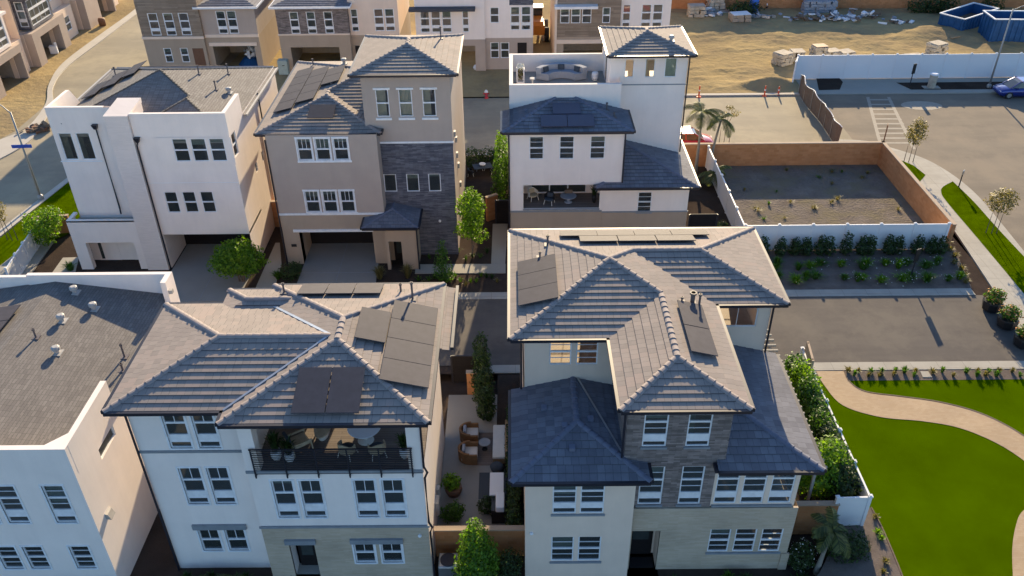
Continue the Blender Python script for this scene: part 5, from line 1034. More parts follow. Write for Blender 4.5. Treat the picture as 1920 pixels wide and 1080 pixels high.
brick_wall('short red brick wall between the white and the beige house', [(-17.4, 54.4), (-15.45, 54.4)], 2.0)
brick_wall('low brick wall beside the dark gate of the back path', GP((915, 413), (930, 408)), 1.9)
brick_wall('far orange brick wall behind the construction yard', [(16.5, 108.5), (90, 106.5)], 3.4)
brick_wall('brick planter wall beside the side patio gate', GP((880, 735), (893, 735)), 1.4)
def gate(label, a, b, hgt, z=0):
    h = thing('gate', label, 'gate', (*a, z)); B = MB(); F = MB(); A, Bv = Vector((*a, 0)), Vector((*b, 0)); d = (Bv-A).normalized(); r = atan2(d.y, d.x); m = (A+Bv)/2; Ln = (Bv-A).length
    B.obox((m.x, m.y, z+hgt/2), Ln-.1, .03, hgt-.1, r)
    for k in range(int(hgt/.2)): B.obox((m.x, m.y, z+.16+k*.2), Ln-.12, .042, .17, r)
    for p in (A, Bv): F.obox((p.x, p.y, z+hgt/2), .1, .1, hgt, r)
    F.obox((m.x, m.y, z+hgt), Ln, .07, .07, r); B.build('board_panel', 'dark_door', h); F.build('frame', 'dark_metal', h)
gate('dark slatted gate at the street end of the side patio', (-3.5, 36.6), (-2.1, 36.6), 1.9)
gate('dark slatted gate beside the roof-deck house, end of the back path', G(930, 419), (-.4, G(930, 419)[1]), 1.9)
gate('charcoal gate between the roof-deck house and the white fence', (12.1, 51.6), (14.0, 51.6), 2.2)
# dark mesh screen fence that steps down from the far fence to the kerb
def screen():
    h = thing('fence', 'brown windscreen fence sagging along the edge of the wide road', 'fence', (*G(1500, 165), 0)); S = MB(); P = MB(); R_ = MB()
    top = [(1497, 150), (1510, 165), (1533, 183), (1541, 202), (1549, 222), (1562, 245), (1582, 268)]
    pts = smooth([G(x, y) for x, y in ((1497, 176), (1512, 200), (1534, 226), (1549, 248), (1568, 278))], 6)
    for k, (a, b) in enumerate(zip(pts, pts[1:])):
        z = 1.85+.12*sin(k*.9); z2 = 1.85+.12*sin((k+1)*.9); o = .12*sin(k*1.1); o2 = .12*sin((k+1)*1.1)
        S.hexa([(a[0], a[1], .05), (b[0], b[1], .05), (b[0]+.03, b[1], .05), (a[0]+.03, a[1], .05), (a[0]+o, a[1], z), (b[0]+o2, b[1], z2), (b[0]+o2+.03, b[1], z2), (a[0]+o+.03, a[1], z)])
        R_.bar((a[0]+o, a[1], z+.02), (b[0]+o2, b[1], z2+.02), .05)
        if k % 4 == 0: P.tube([(a[0]-.05, a[1], 0), (a[0]-.05, a[1], 1.95)], .03, 6)
    S.build('mesh_screen', 'bark', h); P.split('post', 'steel', h); R_.build('top_rail', 'vinyl', h)
screen()
# ================================================================== plants
def leaves(blobs, n, size, seed=0, up=.35, shell=.62):
    """n small leaf quads spread through ellipsoids (cx, cy, cz, rx, ry, rz), denser towards their outsides"""
    rnd = random.Random(seed); mb = MB(); wts = [b[3]*b[4]*b[5] for b in blobs]
    for _ in range(n):
        b = rnd.choices(blobs, wts)[0]
        while 1:
            d = Vector((rnd.gauss(0, 1), rnd.gauss(0, 1), rnd.gauss(0, 1)))
            if d.length > .01: break
        d.normalize(); r = (shell+(1-shell)*rnd.random()**.6) if rnd.random() < .8 else rnd.random()**.4
        r *= 1+.14*sin(d.x*5+d.y*7+seed)+.10*sin(d.z*9+d.x*4)
        c = Vector((b[0]+d.x*r*b[3], b[1]+d.y*r*b[4], b[2]+d.z*r*b[5]))
        nrm = (d+Vector((rnd.gauss(0, .6), rnd.gauss(0, .6), rnd.gauss(0, .6)+up))).normalized()
        u = nrm.orthogonal().normalized(); w = nrm.cross(u); a = rnd.random()*2*pi; u, w = u*cos(a)+w*sin(a), w*cos(a)-u*sin(a)
        s = size*rnd.uniform(.6, 1.3); mb.poly([c-u*s*.55, c-w*s*.32-nrm*s*.05, c+u*s*.6, c+w*s*.32-nrm*s*.05])
    return mb
def sticks(pts, r=.03):
    mb = MB()
    for p in pts: mb.tube(p, [r*(1-.6*k/(len(p)-1)) for k in range(len(p))], 5)
    return mb
def tree(name, label, cat, x, y, z, stems, blobs, n, size, m='leaf_mid', r=.06, group=None, seed=1, flowers=None):
    h = thing(name, label, cat, (x, y, z), group)
    P = [[(x+a, y+b, z+c) for a, b, c in s] for s in stems]
    if P: sticks(P, r).build('trunk' if cat == 'tree' else 'stem', 'bark', h)
    B = [(x+a, y+b, z+c, d, e, f) for a, b, c, d, e, f in blobs]
    leaves(B, n, size, seed).build('crown' if cat == 'tree' else 'foliage', m, h)
    if flowers: leaves([(q[0], q[1], q[2]+q[5]*.1, q[3]*1.02, q[4]*1.02, q[5]*1.05) for q in B], flowers[0], flowers[1], seed+9, up=.8, shell=.95).build('flowers', flowers[2], h)
    return h
def clump(x, y, z, r, hgt, n=40, seed=0, spread=.8, w=.025):
    rnd = random.Random(seed); mb = MB()
    for _ in range(n):
        a = rnd.random()*2*pi; l = hgt*rnd.uniform(.6, 1.1); o = spread*rnd.random(); d = Vector((cos(a), sin(a), 0)); s = Vector((-sin(a), cos(a), 0))*w
        p0 = Vector((x, y, z))+d*r*.25*rnd.random(); p1 = p0+d*r*o*.5+Vector((0, 0, l*.7)); p2 = p0+d*r*o*1.1+Vector((0, 0, l*(1-.35*o)))
        mb.poly([p0-s, p0+s, p1+s*.8, p1-s*.8]); mb.poly([p1-s*.8, p1+s*.8, p2])
    return mb
def tuft(label, x, y, z, r, hgt, m='leaf_mid', n=40, seed=0, group=None, name='grass_tuft', cat='plant', w=.025, flowers=None):
    h = thing(name, label, cat, (x, y, z), group); clump(x, y, z, r, hgt, n, seed, w=w).build('blades', m, h)
    if flowers: leaves([(x, y, z+hgt*.75, r*1.2, r*1.2, hgt*.35)], flowers[0], flowers[1], seed, 1.2, .3).build('flowers', flowers[2], h)
    return h
def palm(label, x, y, z, hgt, nf, fl, seed=0, lean=(0, 0), group=None, m='leaf_palm', droop=1.0, tr=.10):
    rnd = random.Random(seed); h = thing('palm_tree', label, 'palm', (x, y, z), group)
    top = Vector((x+lean[0], y+lean[1], z+hgt)); T_ = MB(); mid = Vector((x+lean[0]*.35, y+lean[1]*.35, z+hgt*.5))
    T_.tube([(x, y, z-.1), (x, y, z+.25), mid, top], [tr*1.9, tr*1.5, tr, tr*.8], 10); T_.build('trunk', 'palm_bark', h, True)
    F = MB()
    for k in range(nf):
        a = 2*pi*k/nf+rnd.uniform(-.3, .3); e = rnd.uniform(-.1, 1.15); d = Vector((cos(a), sin(a), 0)); s = Vector((-sin(a), cos(a), 0)); L_ = fl*rnd.uniform(.8, 1.1); pts = []
        p = top.copy(); v = d*cos(e)+Vector((0, 0, sin(e))); ns = 12
        for j in range(ns+1):
            pts.append(p.copy()); p = p+v*(L_/ns); v = (v+Vector((0, 0, -.16*droop))).normalized()
        F.tube(pts, [.022*(1-.8*j/ns)+.004 for j in range(ns+1)], 4)
        for j in range(1, ns+1):
            for t in (0, .5):
                q = pts[j]+(pts[min(j+1, ns)]-pts[j])*t; tg = (pts[min(j+1, ns)]-pts[j-1]).normalized(); ll = fl*.34*sin(pi*min(.97, (j+t)/(ns+1))**.8)*rnd.uniform(.8, 1.1)
                for sg in (-1, 1):
                    o = s*sg*ll*.8+tg*ll*.5-Vector((0, 0, ll*.35*droop)); wv = tg*.03
                    F.poly([q-wv, q+wv, q+o*.6+wv*.9, q+o, q+o*.6-wv*.9])
    F.build('fronds', m, h); return h

# --- trees and tall shrubs round the back row
x, y = G(455, 528); tree('garden_tree', 'bright round tree in front of the white modern house garage', 'tree', x, y, 0, [[(0, 0, 0), (-.1, 0, .7), (-.5, .1, 1.7)], [(.1, 0, 0), (.2, .1, .8), (.6, 0, 1.8)], [(.05, .1, 0), (.1, .2, 1.8)], [(-.2, .05, 0), (-.3, .1, 1.5)]],
     [(0, 0, 1.75, 1.75, 1.4, 1.0), (-.75, .1, 1.55, .85, .8, .65), (.8, 0, 1.5, .85, .8, .65), (.1, 0, 2.45, 1.1, 1.0, .7), (-.4, -.2, 2.2, .8, .8, .7)], 8000, .16, 'leaf_bright', .06, seed=3)
x, y = G(92, 462); tree('garden_tree', 'yellow-green leafy tree by the brick wall at the left house', 'tree', x, y, 0, [[(0, 0, 0), (0, .1, 1.2), (.3, 0, 2)], [(0, 0, 0), (-.2, 0, 1.5)]],
     [(.1, 0, 1.9, 1.35, 1.1, .9), (-.4, 0, 1.4, .9, .8, .7), (.7, .3, 2.3, .8, .8, .7), (.0, -.2, .8, .9, .7, .5)], 3200, .15, 'leaf_bright', .05, seed=5)
x, y = G(24, 452); tree('street_tree', 'thin staked tree in the grass verge at the left edge', 'tree', x, y, 0, [[(0, 0, 0), (-.1, 0, 1.5), (-.2, 0, 2.4)], [(.4, 0, 0), (.35, 0, 1.6)], [(-.4, .1, 0), (-.4, .1, 1.6)]],
     [(-.5, 0, 2.6, .75, .7, .7), (-.4, .1, 1.9, .5, .5, .4)], 900, .13, 'leaf_dry', .035, seed=6)
x, y = G(886, 482); tree('garden_tree', 'tall sunlit leafy shrub tree beside the beige house corner', 'tree', x, y, 0, [[(0, 0, 0), (0, 0, 1.2), (.1, 0, 3)], [(0, 0, .5), (.3, .1, 1.6)]],
     [(0, 0, 3.9, .95, .8, 1.0), (.1, 0, 2.9, .8, .7, .8), (-.3, 0, 2.2, .8, .7, .6), (.5, 0, 1.7, .7, .6, .45), (.0, .1, 4.8, .5, .5, .5)], 3600, .16, 'leaf_bright', .06, seed=7)
x, y = G(831, 528); tree('garden_tree', 'slim feathery green tree in front of the dark stone wall', 'tree', x, y, 0, [[(0, 0, 0), (0, 0, 2.6)]],
     [(0, 0, .9, .65, .55, .8), (0, 0, 1.9, .45, .4, .8), (.05, 0, 2.7, .3, .3, .6), (.3, 0, .5, .5, .45, .45)], 1500, .12, 'leaf_mid', .03, seed=8)
for k, (px, py, hh, w, m, lb) in enumerate(((944, 384, 4.4, .75, 'leaf_mid', 'tall leafy shrub left of the roof-deck house, nearest the dark gate'), (946, 352, 4.0, .7, 'leaf_mid', 'leafy shrub left of the roof-deck house, in the middle of its row'), (944, 318, 3.4, .7, 'leaf_bright', 'sunlit yellow-green shrub left of the roof-deck house, farthest of its row'))):
    x, y = G(px, py); x = min(x, -.95); tree('hedge_shrub', lb, 'shrub', x, y, 0, [[(0, 0, 0), (0, 0, 1.5)]], [(0, 0, hh*.3, w, w, hh*.3), (0, 0, hh*.62, w*.85, w*.85, hh*.3), (0, .1, hh*.85, w*.6, w*.6, hh*.18)], 1500, .16, m, .04, 'shrubs left of the roof-deck house', 20+k)
x, y = G(905, 312); tree('hedge', 'clipped dark hedge at the back of the beige house yard', 'hedge', x, y, 0, [], [(-.9, 0, .8, 1.1, .6, .9), (.5, 0, .8, 1.1, .6, .9), (1.4, .1, .7, .8, .6, .8)], 2200, .16, 'leaf_dark', seed=31)
for px, py, lb, m, r_, hh in ((712, 522, 'ornamental grass at the left of the beige house entrance steps', 'leaf_dry', .7, 1.0), (765, 520, 'ornamental grass at the right of the beige house entrance steps', 'leaf_dry', .6, 1.1), (522, 522, 'spiky plant by the beige house driveway', 'leaf_mid', .6, .6)):
    x, y = G(px, py); tuft(lb, x, y, 0, r_, hh, m, 110, px)
x, y = G(546, 520); tree('garden_shrub', 'dark round shrub between the footpath and the beige house driveway', 'shrub', x, y, 0, [], [(0, 0, .45, .75, .65, .6), (.3, .1, .7, .5, .5, .4)], 1100, .12, 'leaf_dark', seed=33)
x, y = G(133, 506); tuft('green grass clump in the small bed before the left porch', x, y, 0, .7, .6, 'leaf_mid', 120, 41)
rnd = random.Random(11)
for k in range(16):
    px = 785+k*9.8; x, y = G(px, 523+rnd.uniform(-4, 12)); tuft('low spiky plant in the mulch strip between back path and street', x, y, 0, .35, .38, rnd.choice(['leaf_dark', 'leaf_dry', 'leaf_mid']), 26, k, 'low plants in the strip by the back path', w=.02)
for k in range(10):
    x, y = G(792+k*13.5, 480+rnd.uniform(-12, 8)); tuft('dark strappy plant in the bed below the stone wall', x, y, 0, .4, .4, rnd.choice(['leaf_dark', 'leaf_dark', 'leaf_mid']), 24, 60+k, 'plants below the stone wall', w=.02)
# --- side patio between the front houses
for k, (px, py, hh, w) in enumerate(((903, 700, 3.2, .55), (905, 728, 3.2, .6), (908, 752, 2.6, .55), (912, 775, 2.2, .5))):
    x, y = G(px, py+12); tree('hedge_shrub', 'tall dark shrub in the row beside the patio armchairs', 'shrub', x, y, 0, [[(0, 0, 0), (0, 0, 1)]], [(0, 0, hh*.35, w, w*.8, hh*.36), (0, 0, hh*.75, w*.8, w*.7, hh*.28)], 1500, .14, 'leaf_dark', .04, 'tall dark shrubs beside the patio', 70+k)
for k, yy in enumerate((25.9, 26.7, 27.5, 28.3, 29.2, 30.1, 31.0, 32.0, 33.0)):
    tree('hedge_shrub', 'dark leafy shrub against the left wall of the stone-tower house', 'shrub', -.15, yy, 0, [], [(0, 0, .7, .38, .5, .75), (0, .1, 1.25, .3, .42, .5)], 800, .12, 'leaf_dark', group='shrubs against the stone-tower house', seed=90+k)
x, y = -1.75, 23.5; tree('columnar_tree', 'tall narrow bright green tree in front of the red brick wall', 'tree', x, y, -.45, [[(0, 0, 0), (0, 0, 3.5)]], [(0, 0, 1.0, .95, .85, 1.0), (.1, 0, 2.0, .85, .75, 1.0), (0, 0, 3.0, .62, .55, .9), (.05, 0, 3.8, .34, .32, .6), (.5, .1, 1.5, .5, .5, .7)], 6000, .14, 'leaf_bush', .06, seed=101)
tree('garden_shrub', 'dark fine-leaved shrub right of the narrow bright tree', 'shrub', -.55, 23.9, -.45, [], [(0, 0, .7, .8, .7, .8), (.3, .2, 1.1, .5, .5, .5)], 2200, .09, 'leaf_dark', seed=102, flowers=(70, .06, 'flower_yellow'))
for k, (px, py, lb) in enumerate(((848, 972, 'low green shrub behind the red brick wall, left corner of the patio'), (916, 958, 'dark bushy shrub behind the red brick wall near the grill'))):
    x, y = G(px, py); tree('garden_shrub', lb, 'shrub', x, y, 0, [], [(0, 0, .35, .55, .45, .4), (.2, .1, .55, .4, .35, .35)], 1100, .11, ('leaf_mid', 'leaf_dark')[k], seed=110+k)
# --- right of the stone-tower house
RW = [(15.1, 35.2, 2.2, .75, 'leaf_mid'), (15.2, 34.2, 2.5, .8, 'leaf_bright'), (15.15, 33.0, 2.4, .8, 'leaf_mid'), (15.25, 31.9, 2.1, .7, 'leaf_mid'), (15.15, 30.8, 2.3, .75, 'leaf_mid'), (15.2, 29.7, 2.2, .7, 'leaf_dark'), (15.2, 28.6, 2.3, .75, 'leaf_mid'), (15.1, 27.4, 2.2, .7, 'leaf_dark')]
for k, (x, y, hh, w, m) in enumerate(RW):
    tree('hedge_shrub', 'leafy hedge shrub inside the white fence beside the lawn', 'shrub', x, y, 0, [[(0, 0, 0), (0, 0, 1)]], [(0, 0, hh*.5, w*.95, w*1.1, hh*.52), (-.3, .2, hh*.9, w*.75, w*.75, hh*.36)], 2100, .16, m, .04, 'hedge inside the white fence', 120+k)
tree('garden_tree', 'big bright green bushy tree at the roof corner by the white fence', 'tree', 14.0, 27.9, 0, [[(0, 0, 0), (.1, 0, 1.6)]], [(0, 0, 1.7, 1.0, .95, 1.4), (.25, .2, 2.8, .75, .7, .9), (-.9, .1, 1.5, .75, .7, .9)], 4200, .15, 'leaf_bright', .06, seed=131)
tree('garden_shrub', 'small yellow-green shrub under the corner windows of the stone-tower house', 'shrub', 12.35, 27.0, 0, [], [(0, 0, .9, .4, .6, .7)], 800, .1, 'leaf_bright', seed=132)
tree('garden_shrub', 'bright shrub at the street corner behind the stone-tower house', 'shrub', 12.6, 36.9, 0, [[(0, 0, 0), (0, 0, 2)]], [(0, 0, 1.4, .55, .5, 1.2), (.35, -.6, .9, .5, .7, .9)], 1400, .12, 'leaf_bright', .05, seed=133)
palm('young palm with arching fronds in front of the short brown wall', 13.15, 24.15, -.45, 2.2, 12, 1.3, 4, (.4, .4), droop=1.15, tr=.085)
tree('garden_shrub', 'grey-green billowing shrub beside the palm at the white fence corner', 'shrub', 14.5, 24.9, -.45, [], [(0, 0, .7, 1.05, .8, .85), (.5, .1, .8, .6, .6, .6), (-.6, .2, .6, .6, .6, .6)], 3000, .11, 'leaf_dark', seed=134)
tree('garden_shrub', 'dark shrub dotted with white flowers at the tan brick corner', 'shrub', 12.45, 24.5, -.45, [], [(0, 0, .65, .6, .55, .75)], 1600, .1, 'leaf_dark', seed=135, flowers=(110, .07, 'flower_white'))
rnd = random.Random(5)
for k in range(26):
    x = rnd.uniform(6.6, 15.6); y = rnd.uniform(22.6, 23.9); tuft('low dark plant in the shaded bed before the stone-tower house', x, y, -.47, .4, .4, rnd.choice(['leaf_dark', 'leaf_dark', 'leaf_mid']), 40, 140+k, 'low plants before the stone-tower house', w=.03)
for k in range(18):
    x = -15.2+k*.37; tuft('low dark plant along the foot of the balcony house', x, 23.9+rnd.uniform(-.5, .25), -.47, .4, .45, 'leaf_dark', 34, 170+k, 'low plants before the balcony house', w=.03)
palm('palm fronds rising before the left white house wall', -17.95, 21.9, -.45, .35, 12, 1.7, 14, droop=.9, group=None)
palm('wide palm at the foot of the balcony house left block', -13.1, 23.1, -.45, .45, 14, 1.9, 15, droop=1.0)
# --- palms by the roof-deck house
palm('tall feathery palm rising beside the red car', *G(1304, 322), 0, 5.0, 12, 2.0, 21, (0, .1), droop=.9)
palm('second palm with drooping fronds right of the tall one', *G(1330, 312), 0, 4.0, 9, 1.8, 22, (.5, .2), droop=1.1)
palm('small palm bending over the white side fence', 15.3, 60.2, 0, 1.0, 9, 1.7, 23, (.3, 0), droop=1.2)
x, y = G(1357, 268); tree('street_tree', 'nearly bare young tree in front of the concrete road', 'tree', x, y, 0, [[(0, 0, 0), (.05, 0, 1.6), (-.2, 0, 2.6)], [(.05, 0, 1.5), (.5, 0, 2.7)], [(.05, 0, 1.5), (.1, .1, 3.1)], [(.45, 0, 0), (.45, 0, 1.5)], [(-.4, 0, 0), (-.4, 0, 1.5)]], [(-.4, 0, 2.6, .35, .3, .3), (.6, 0, 2.7, .4, .3, .3), (.1, 0, 3.2, .35, .3, .25)], 260, .13, 'leaf_dry', .03, seed=24)
for yy in (52.0, 53.2): tree('garden_shrub', 'small shrub beside the charcoal gate', 'shrub', 14.9, yy, 0, [], [(0, 0, .35, .45, .45, .4)], 500, .1, 'leaf_dark', seed=int(yy), group='shrubs by the charcoal gate')
# --- street trees on the right
def staked(label, px, py, cw, ch, th, m, seed):
    x, y = G(px, py); tree('street_tree', label, 'tree', x, y, .1, [[(0, 0, 0), (0, 0, th), (.1, 0, th+ch)], [(.35, 0, 0), (.35, 0, th*.95)], [(-.35, .1, 0), (-.35, .1, th*.95)], [(0, 0, th), (cw*.5, 0, th+ch*.8)], [(0, 0, th), (-cw*.5, 0, th+ch*.7)]],
        [(0, 0, th+ch*.55, cw, cw*.9, ch*.55), (cw*.45, 0, th+ch*.75, cw*.55, cw*.5, ch*.4), (-cw*.45, 0, th+ch*.7, cw*.5, cw*.5, ch*.45), (0, 0, th+ch, cw*.5, cw*.5, ch*.3)], 1100, .15, m, .035, seed=seed)
staked('young staked tree at the corner of the brick wall', 1703, 306, .8, 1.9, 1.5, 'leaf_dry', 51)
staked('young staked tree with tan-green crown in the grass strip', 1858, 440, 1.0, 1.5, 1.7, 'leaf_dry', 52)
# --- bed in front of the long white fence
rnd = random.Random(9)
for k in range(14):
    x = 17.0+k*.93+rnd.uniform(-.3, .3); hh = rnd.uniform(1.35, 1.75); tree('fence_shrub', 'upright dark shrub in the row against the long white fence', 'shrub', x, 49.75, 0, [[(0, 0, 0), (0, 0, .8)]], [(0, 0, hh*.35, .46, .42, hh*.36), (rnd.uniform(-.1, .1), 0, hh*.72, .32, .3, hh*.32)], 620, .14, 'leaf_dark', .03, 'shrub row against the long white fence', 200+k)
for r_ in range(2):
    for k in range(13):
        x = 16.9+k*.98+rnd.uniform(-.45, .45)+r_*.3; tuft('green grass-like tuft in the shaded bed below the fence shrubs', x, (48.2, 46.6)[r_]+rnd.uniform(-.3, .3), 0, rnd.uniform(.5, .95), rnd.uniform(.4, .75), rnd.choice(['leaf_mid', 'leaf_mid', 'leaf_bright']), 130, 220+k+r_*20, 'tufts in the bed below the white fence', w=.025, flowers=(12, .07, 'flower_white') if k > 3 else None)
for k in range(7):
    x, y = G(1788+k*6+rnd.uniform(-4, 4), 458+k*12); tuft('dry brownish plant in the sunny end of the fence bed', x-.5, y, 0, .5, .4, 'leaf_dry', 50, 260+k, 'dry plants at the sunny end of the bed')
rnd = random.Random(19)
for k in range(26):
    x, y = rnd.uniform(16.6, 29), rnd.uniform(50.9, 62.8); tuft('sparse dry weed growing in the walled gravel lot', x, y, .02, rnd.uniform(.25, .6), rnd.uniform(.15, .4), rnd.choice(['leaf_dry', 'leaf_dry', 'leaf_mid']), 30, 600+k, 'weeds in the gravel lot', 'weed', w=.02)
# --- strip between street and lawn, strip by the lawn edge
for k, (px, py) in enumerate(((1490, 700), (1519, 700), (1494, 712), (1590, 697), (1601, 704), (1609, 699), (1633, 699), (1628, 706), (1652, 699), (1649, 706), (1678, 697), (1675, 705), (1695, 699), (1716, 699), (1713, 706), (1748, 700), (1766, 698), (1787, 706), (1811, 699), (1832, 698), (1831, 706), (1847, 705), (1853, 699), (1873, 699), (1868, 706), (1897, 698), (1912, 706))):
    x, y = G(px, py); tuft('small grey-green tuft in the strip between street and lawn', x, y, 0, .26+.1*(k % 3 == 0), .34+.1*(k % 4 == 0), 'leaf_dry' if k % 2 else 'leaf_mid', 40, 280+k, 'tufts between street and lawn', w=.03)
for k, (px, py) in enumerate(((1640, 972), (1652, 1012), (1660, 1055), (1645, 1000), (1655, 1075))):
    x, y = G(px, py); tuft('yellowish tuft in the narrow bed along the lawn edge', x, y, -.02, .3, .3, ('leaf_dry', 'leaf_bright')[k % 2], 50, 310+k, 'tufts along the lawn edge')
# far shrubs
for k, (px, py) in enumerate(((1385, 18), (1400, 14), (1720, 16), (1745, 14), (1770, 15), (1850, 12))):
    x, y = G(px, py+8); tree('wall_shrub', 'dark scrubby shrub at the foot of the far orange wall', 'shrub', x, min(y, 105.5), 0, [], [(0, 0, .8, 1.6, .8, .9)], 500, .25, 'leaf_dark', seed=330+k, group='shrubs at the far wall')
# ================================================================== things on balconies, decks and patios
def pot_plant(label, x, y, z, r=.19, hp=.42, m='vinyl', spiky=True, seed=0, hl=.7):
    h = thing('potted_plant', label, 'potted plant', (x, y, z)); P = MB(); P.lathe((x, y, z), [(r*.55, 0), (r*.95, hp*.35), (r, hp*.7), (r*.85, hp), (r*.7, hp-.02)], 14); P.build('pot', m, h, True)
    (clump(x, y, z+hp, .5, hl, 60, seed, w=.03) if spiky else leaves([(x, y, z+hp+.25, .3, .3, .3)], 300, .1, seed)).build('foliage', 'leaf_dark' if spiky else 'leaf_mid', h); return h
zb = 6.3
pot_plant('white pot with a large spiky plant at the left end of the balcony', -9.55, 24.55, zb, .22, .5, seed=1, hl=1.0)
pot_plant('white pot with a leafy plant second from the left on the balcony', -9.0, 24.45, zb, .2, .45, spiky=True, seed=2, hl=.8)
pot_plant('white pot with a dark plant at the right end of the balcony', -4.45, 24.6, zb, .2, .5, seed=3, hl=.8)
def shell_chair(label, x, y, z, rz, m='wicker', cm='cushion_dark', legs=True, group=None, sc=1.0):
    h = thing('armchair', label, 'chair', (x, y, z), group, rz); S = MB(); o = Vector((x, y, z)); n = 13; zs = .42*sc
    out, inn = [], []
    for k in range(n):
        a = pi*(-.12+1.24*k/(n-1)); hh = (.62+.20*sin(max(0, min(pi, a)))**2)*sc; out.append((cos(a)*.36*sc, sin(a)*.34*sc, hh)); inn.append((cos(a)*.31*sc, sin(a)*.29*sc, hh))
    for k in range(n-1):
        a, b, c, d = out[k], out[k+1], inn[k], inn[k+1]; q = lambda p, zz: (x+p[0], y+p[1], z+zz); bz = .30*sc
        S.hexa([q(a, bz), q(b, bz), q(d, bz), q(c, bz), q(a, a[2]), q(b, b[2]), q(d, d[2]), q(c, c[2])])
    S.build('shell', m, h); B = MB(); B.lathe((x, y, z), [(.30*sc, .30*sc), (.33*sc, .34*sc), (.33*sc, .40*sc), (.3*sc, zs)], 16); B.build('seat', cm, h, True)
    c = MB(); c.obox((x, y+.2*sc, z+.58*sc), .42*sc, .14*sc, .3*sc, 0, -.25); bevel(c.build('cushion', cm, h), .04)
    if legs:
        for sx, sy in ((1, 1), (-1, 1), (1, -1), (-1, -1)): l = MB(); l.tube([(x+sx*.30*sc, y+sy*.28*sc, z), (x+sx*.24*sc, y+sy*.22*sc, z+.32*sc)], .02, 6); l.build('leg', 'cushion_white', h)
    return h
def local(fn):   # build a thing with its children in world axes about its base, then turn it
    return fn
shell_chair('wicker dining chair left of the round balcony table', -6.75, 24.75, zb, 2.7, group='balcony dining chairs')
shell_chair('wicker dining chair right of the round balcony table', -5.55, 24.75, zb, -2.75, group='balcony dining chairs')
shell_chair('wicker dining chair behind the round balcony table', -6.1, 26.6, zb, .1, group='balcony dining chairs')
def round_table(label, x, y, z, r, hh, m, leg='cushion_white', name='round_table'):
    h = thing(name, label, 'table', (x, y, z)); t = MB(); t.lathe((x, y, z), [(r*.96, hh-.045), (r, hh-.03), (r, hh-.005), (r*.97, hh)], 32); t.build('table_top', m, h)
    l = MB(); l.lathe((x, y, z), [(r*.5, 0), (r*.45, .04), (.09, .1), (.07, hh*.6), (r*.4, hh-.045)], 16); l.build('pedestal', leg, h); return h
round_table('round pale table on the balcony between wicker chairs', -6.15, 25.6, zb, .68, .75, 'vinyl')
def lounge(label, x, y, z, rz):
    h = thing('lounge_chair', label, 'chair', (x, y, z), None, rz); F = MB()
    for sx in (-.36, .36): F.bar((x+sx, y-.4, z), (x+sx, y-.36, z+.55), .05); F.bar((x+sx, y+.38, z), (x+sx, y+.42, z+.8), .05); F.bar((x+sx, y-.42, z+.55), (x+sx, y+.45, z+.6), .06)
    F.bar((x-.36, y-.38, z+.3), (x+.36, y-.38, z+.3), .05); F.bar((x-.36, y+.38, z+.3), (x+.36, y+.38, z+.3), .05); F.build('frame', 'wicker', h)
    s = MB(); s.obox((x, y, z+.4), .66, .72, .14); bevel(s.build('seat', 'wicker', h), .04); b = MB(); b.obox((x, y+.4, z+.68), .66, .13, .55, 0, -.25); bevel(b.build('backrest', 'cushion_dark', h), .04); return h
lounge('wicker lounge chair with dark back cushion behind the balcony plants', -8.75, 25.15, zb, 2.2)
lounge('wicker lounge chair at the back of the balcony', -8.7, 26.6, zb, .6)
h = thing('coffee_table', 'long oval pale coffee table on the balcony', 'table', (-8.0, 26.0, zb)); t = MB(); t.lathe((-7.95, 26.0, zb), [(.42, .34), (.45, .36), (.45, .40), (.43, .41)], 28, .75, 1.5); t.build('table_top', 'wicker', h); t = MB(); t.lathe((-7.95, 26, zb), [(.3, 0), (.3, .34)], 20, .75, 1.5); t.build('base', 'cushion_white', h)
# roof deck
zf = 9.55
def curved_sofa():
    cx, cy = 3.4, 57.2; h = thing('sofa', 'curved grey sofa with dark pillows on the roof deck', 'sofa', (cx, cy, zf)); n = 20; a0, a1 = pi*.14, pi*.86
    def arc(r0, r1, z0, z1, aa=a0, bb=a1, ky=.95):
        mb = MB()
        for k in range(n):
            p, q = aa+(bb-aa)*k/n, aa+(bb-aa)*(k+1)/n; P = lambda r, a, zz: (cx+cos(a)*r, cy+sin(a)*r*ky, zf+zz)
            mb.hexa([P(r0, q, z0), P(r0, p, z0), P(r1, p, z0), P(r1, q, z0), P(r0, q, z1), P(r0, p, z1), P(r1, p, z1), P(r1, q, z1)])
        return mb
    arc(1.0, 1.95, .05, .42).build('base', 'cushion_grey', h, False); arc(1.02, 1.62, .42, .52, a0, pi/2-.01).build('seat_cushion', 'cushion_grey', h); arc(1.02, 1.62, .42, .52, pi/2+.01, a1).build('seat_cushion', 'cushion_grey', h); arc(1.62, 1.97, .35, .88).build('backrest', 'cushion_grey', h)
    for a in (.25, .5, .75):
        A = pi*a; c = MB(); c.obox((cx+cos(A)*1.52, cy+sin(A)*1.44, zf+.68), .46, .14, .40, A-pi/2, -.2); p = bevel(c.build('pillow', 'cushion_dark', h), .05)
curved_sofa()
def ottoman(x, label):
    o = MB(); o.obox((x, 55.05, zf+.22), 1.0, .7, .4); b = bevel(o.build('ottoman', 'cushion_white', None, False, (x, 55.05, zf)), .09, 3); tag(b, label, 'ottoman', 'white roof deck ottomans')
ottoman(2.75, 'white cushioned ottoman before the curved sofa, left of two'); ottoman(3.85, 'white cushioned ottoman before the curved sofa, right of two')
b = MB(); b.lathe((5.75, 57.9, zf), [(.2, 0), (.24, .2), (.24, .45), (.21, .55)], 18); tag(b.build('side_table', 'vinyl', None, True, (5.75, 57.9, zf)), 'white drum side table right of the curved sofa', 'side table')
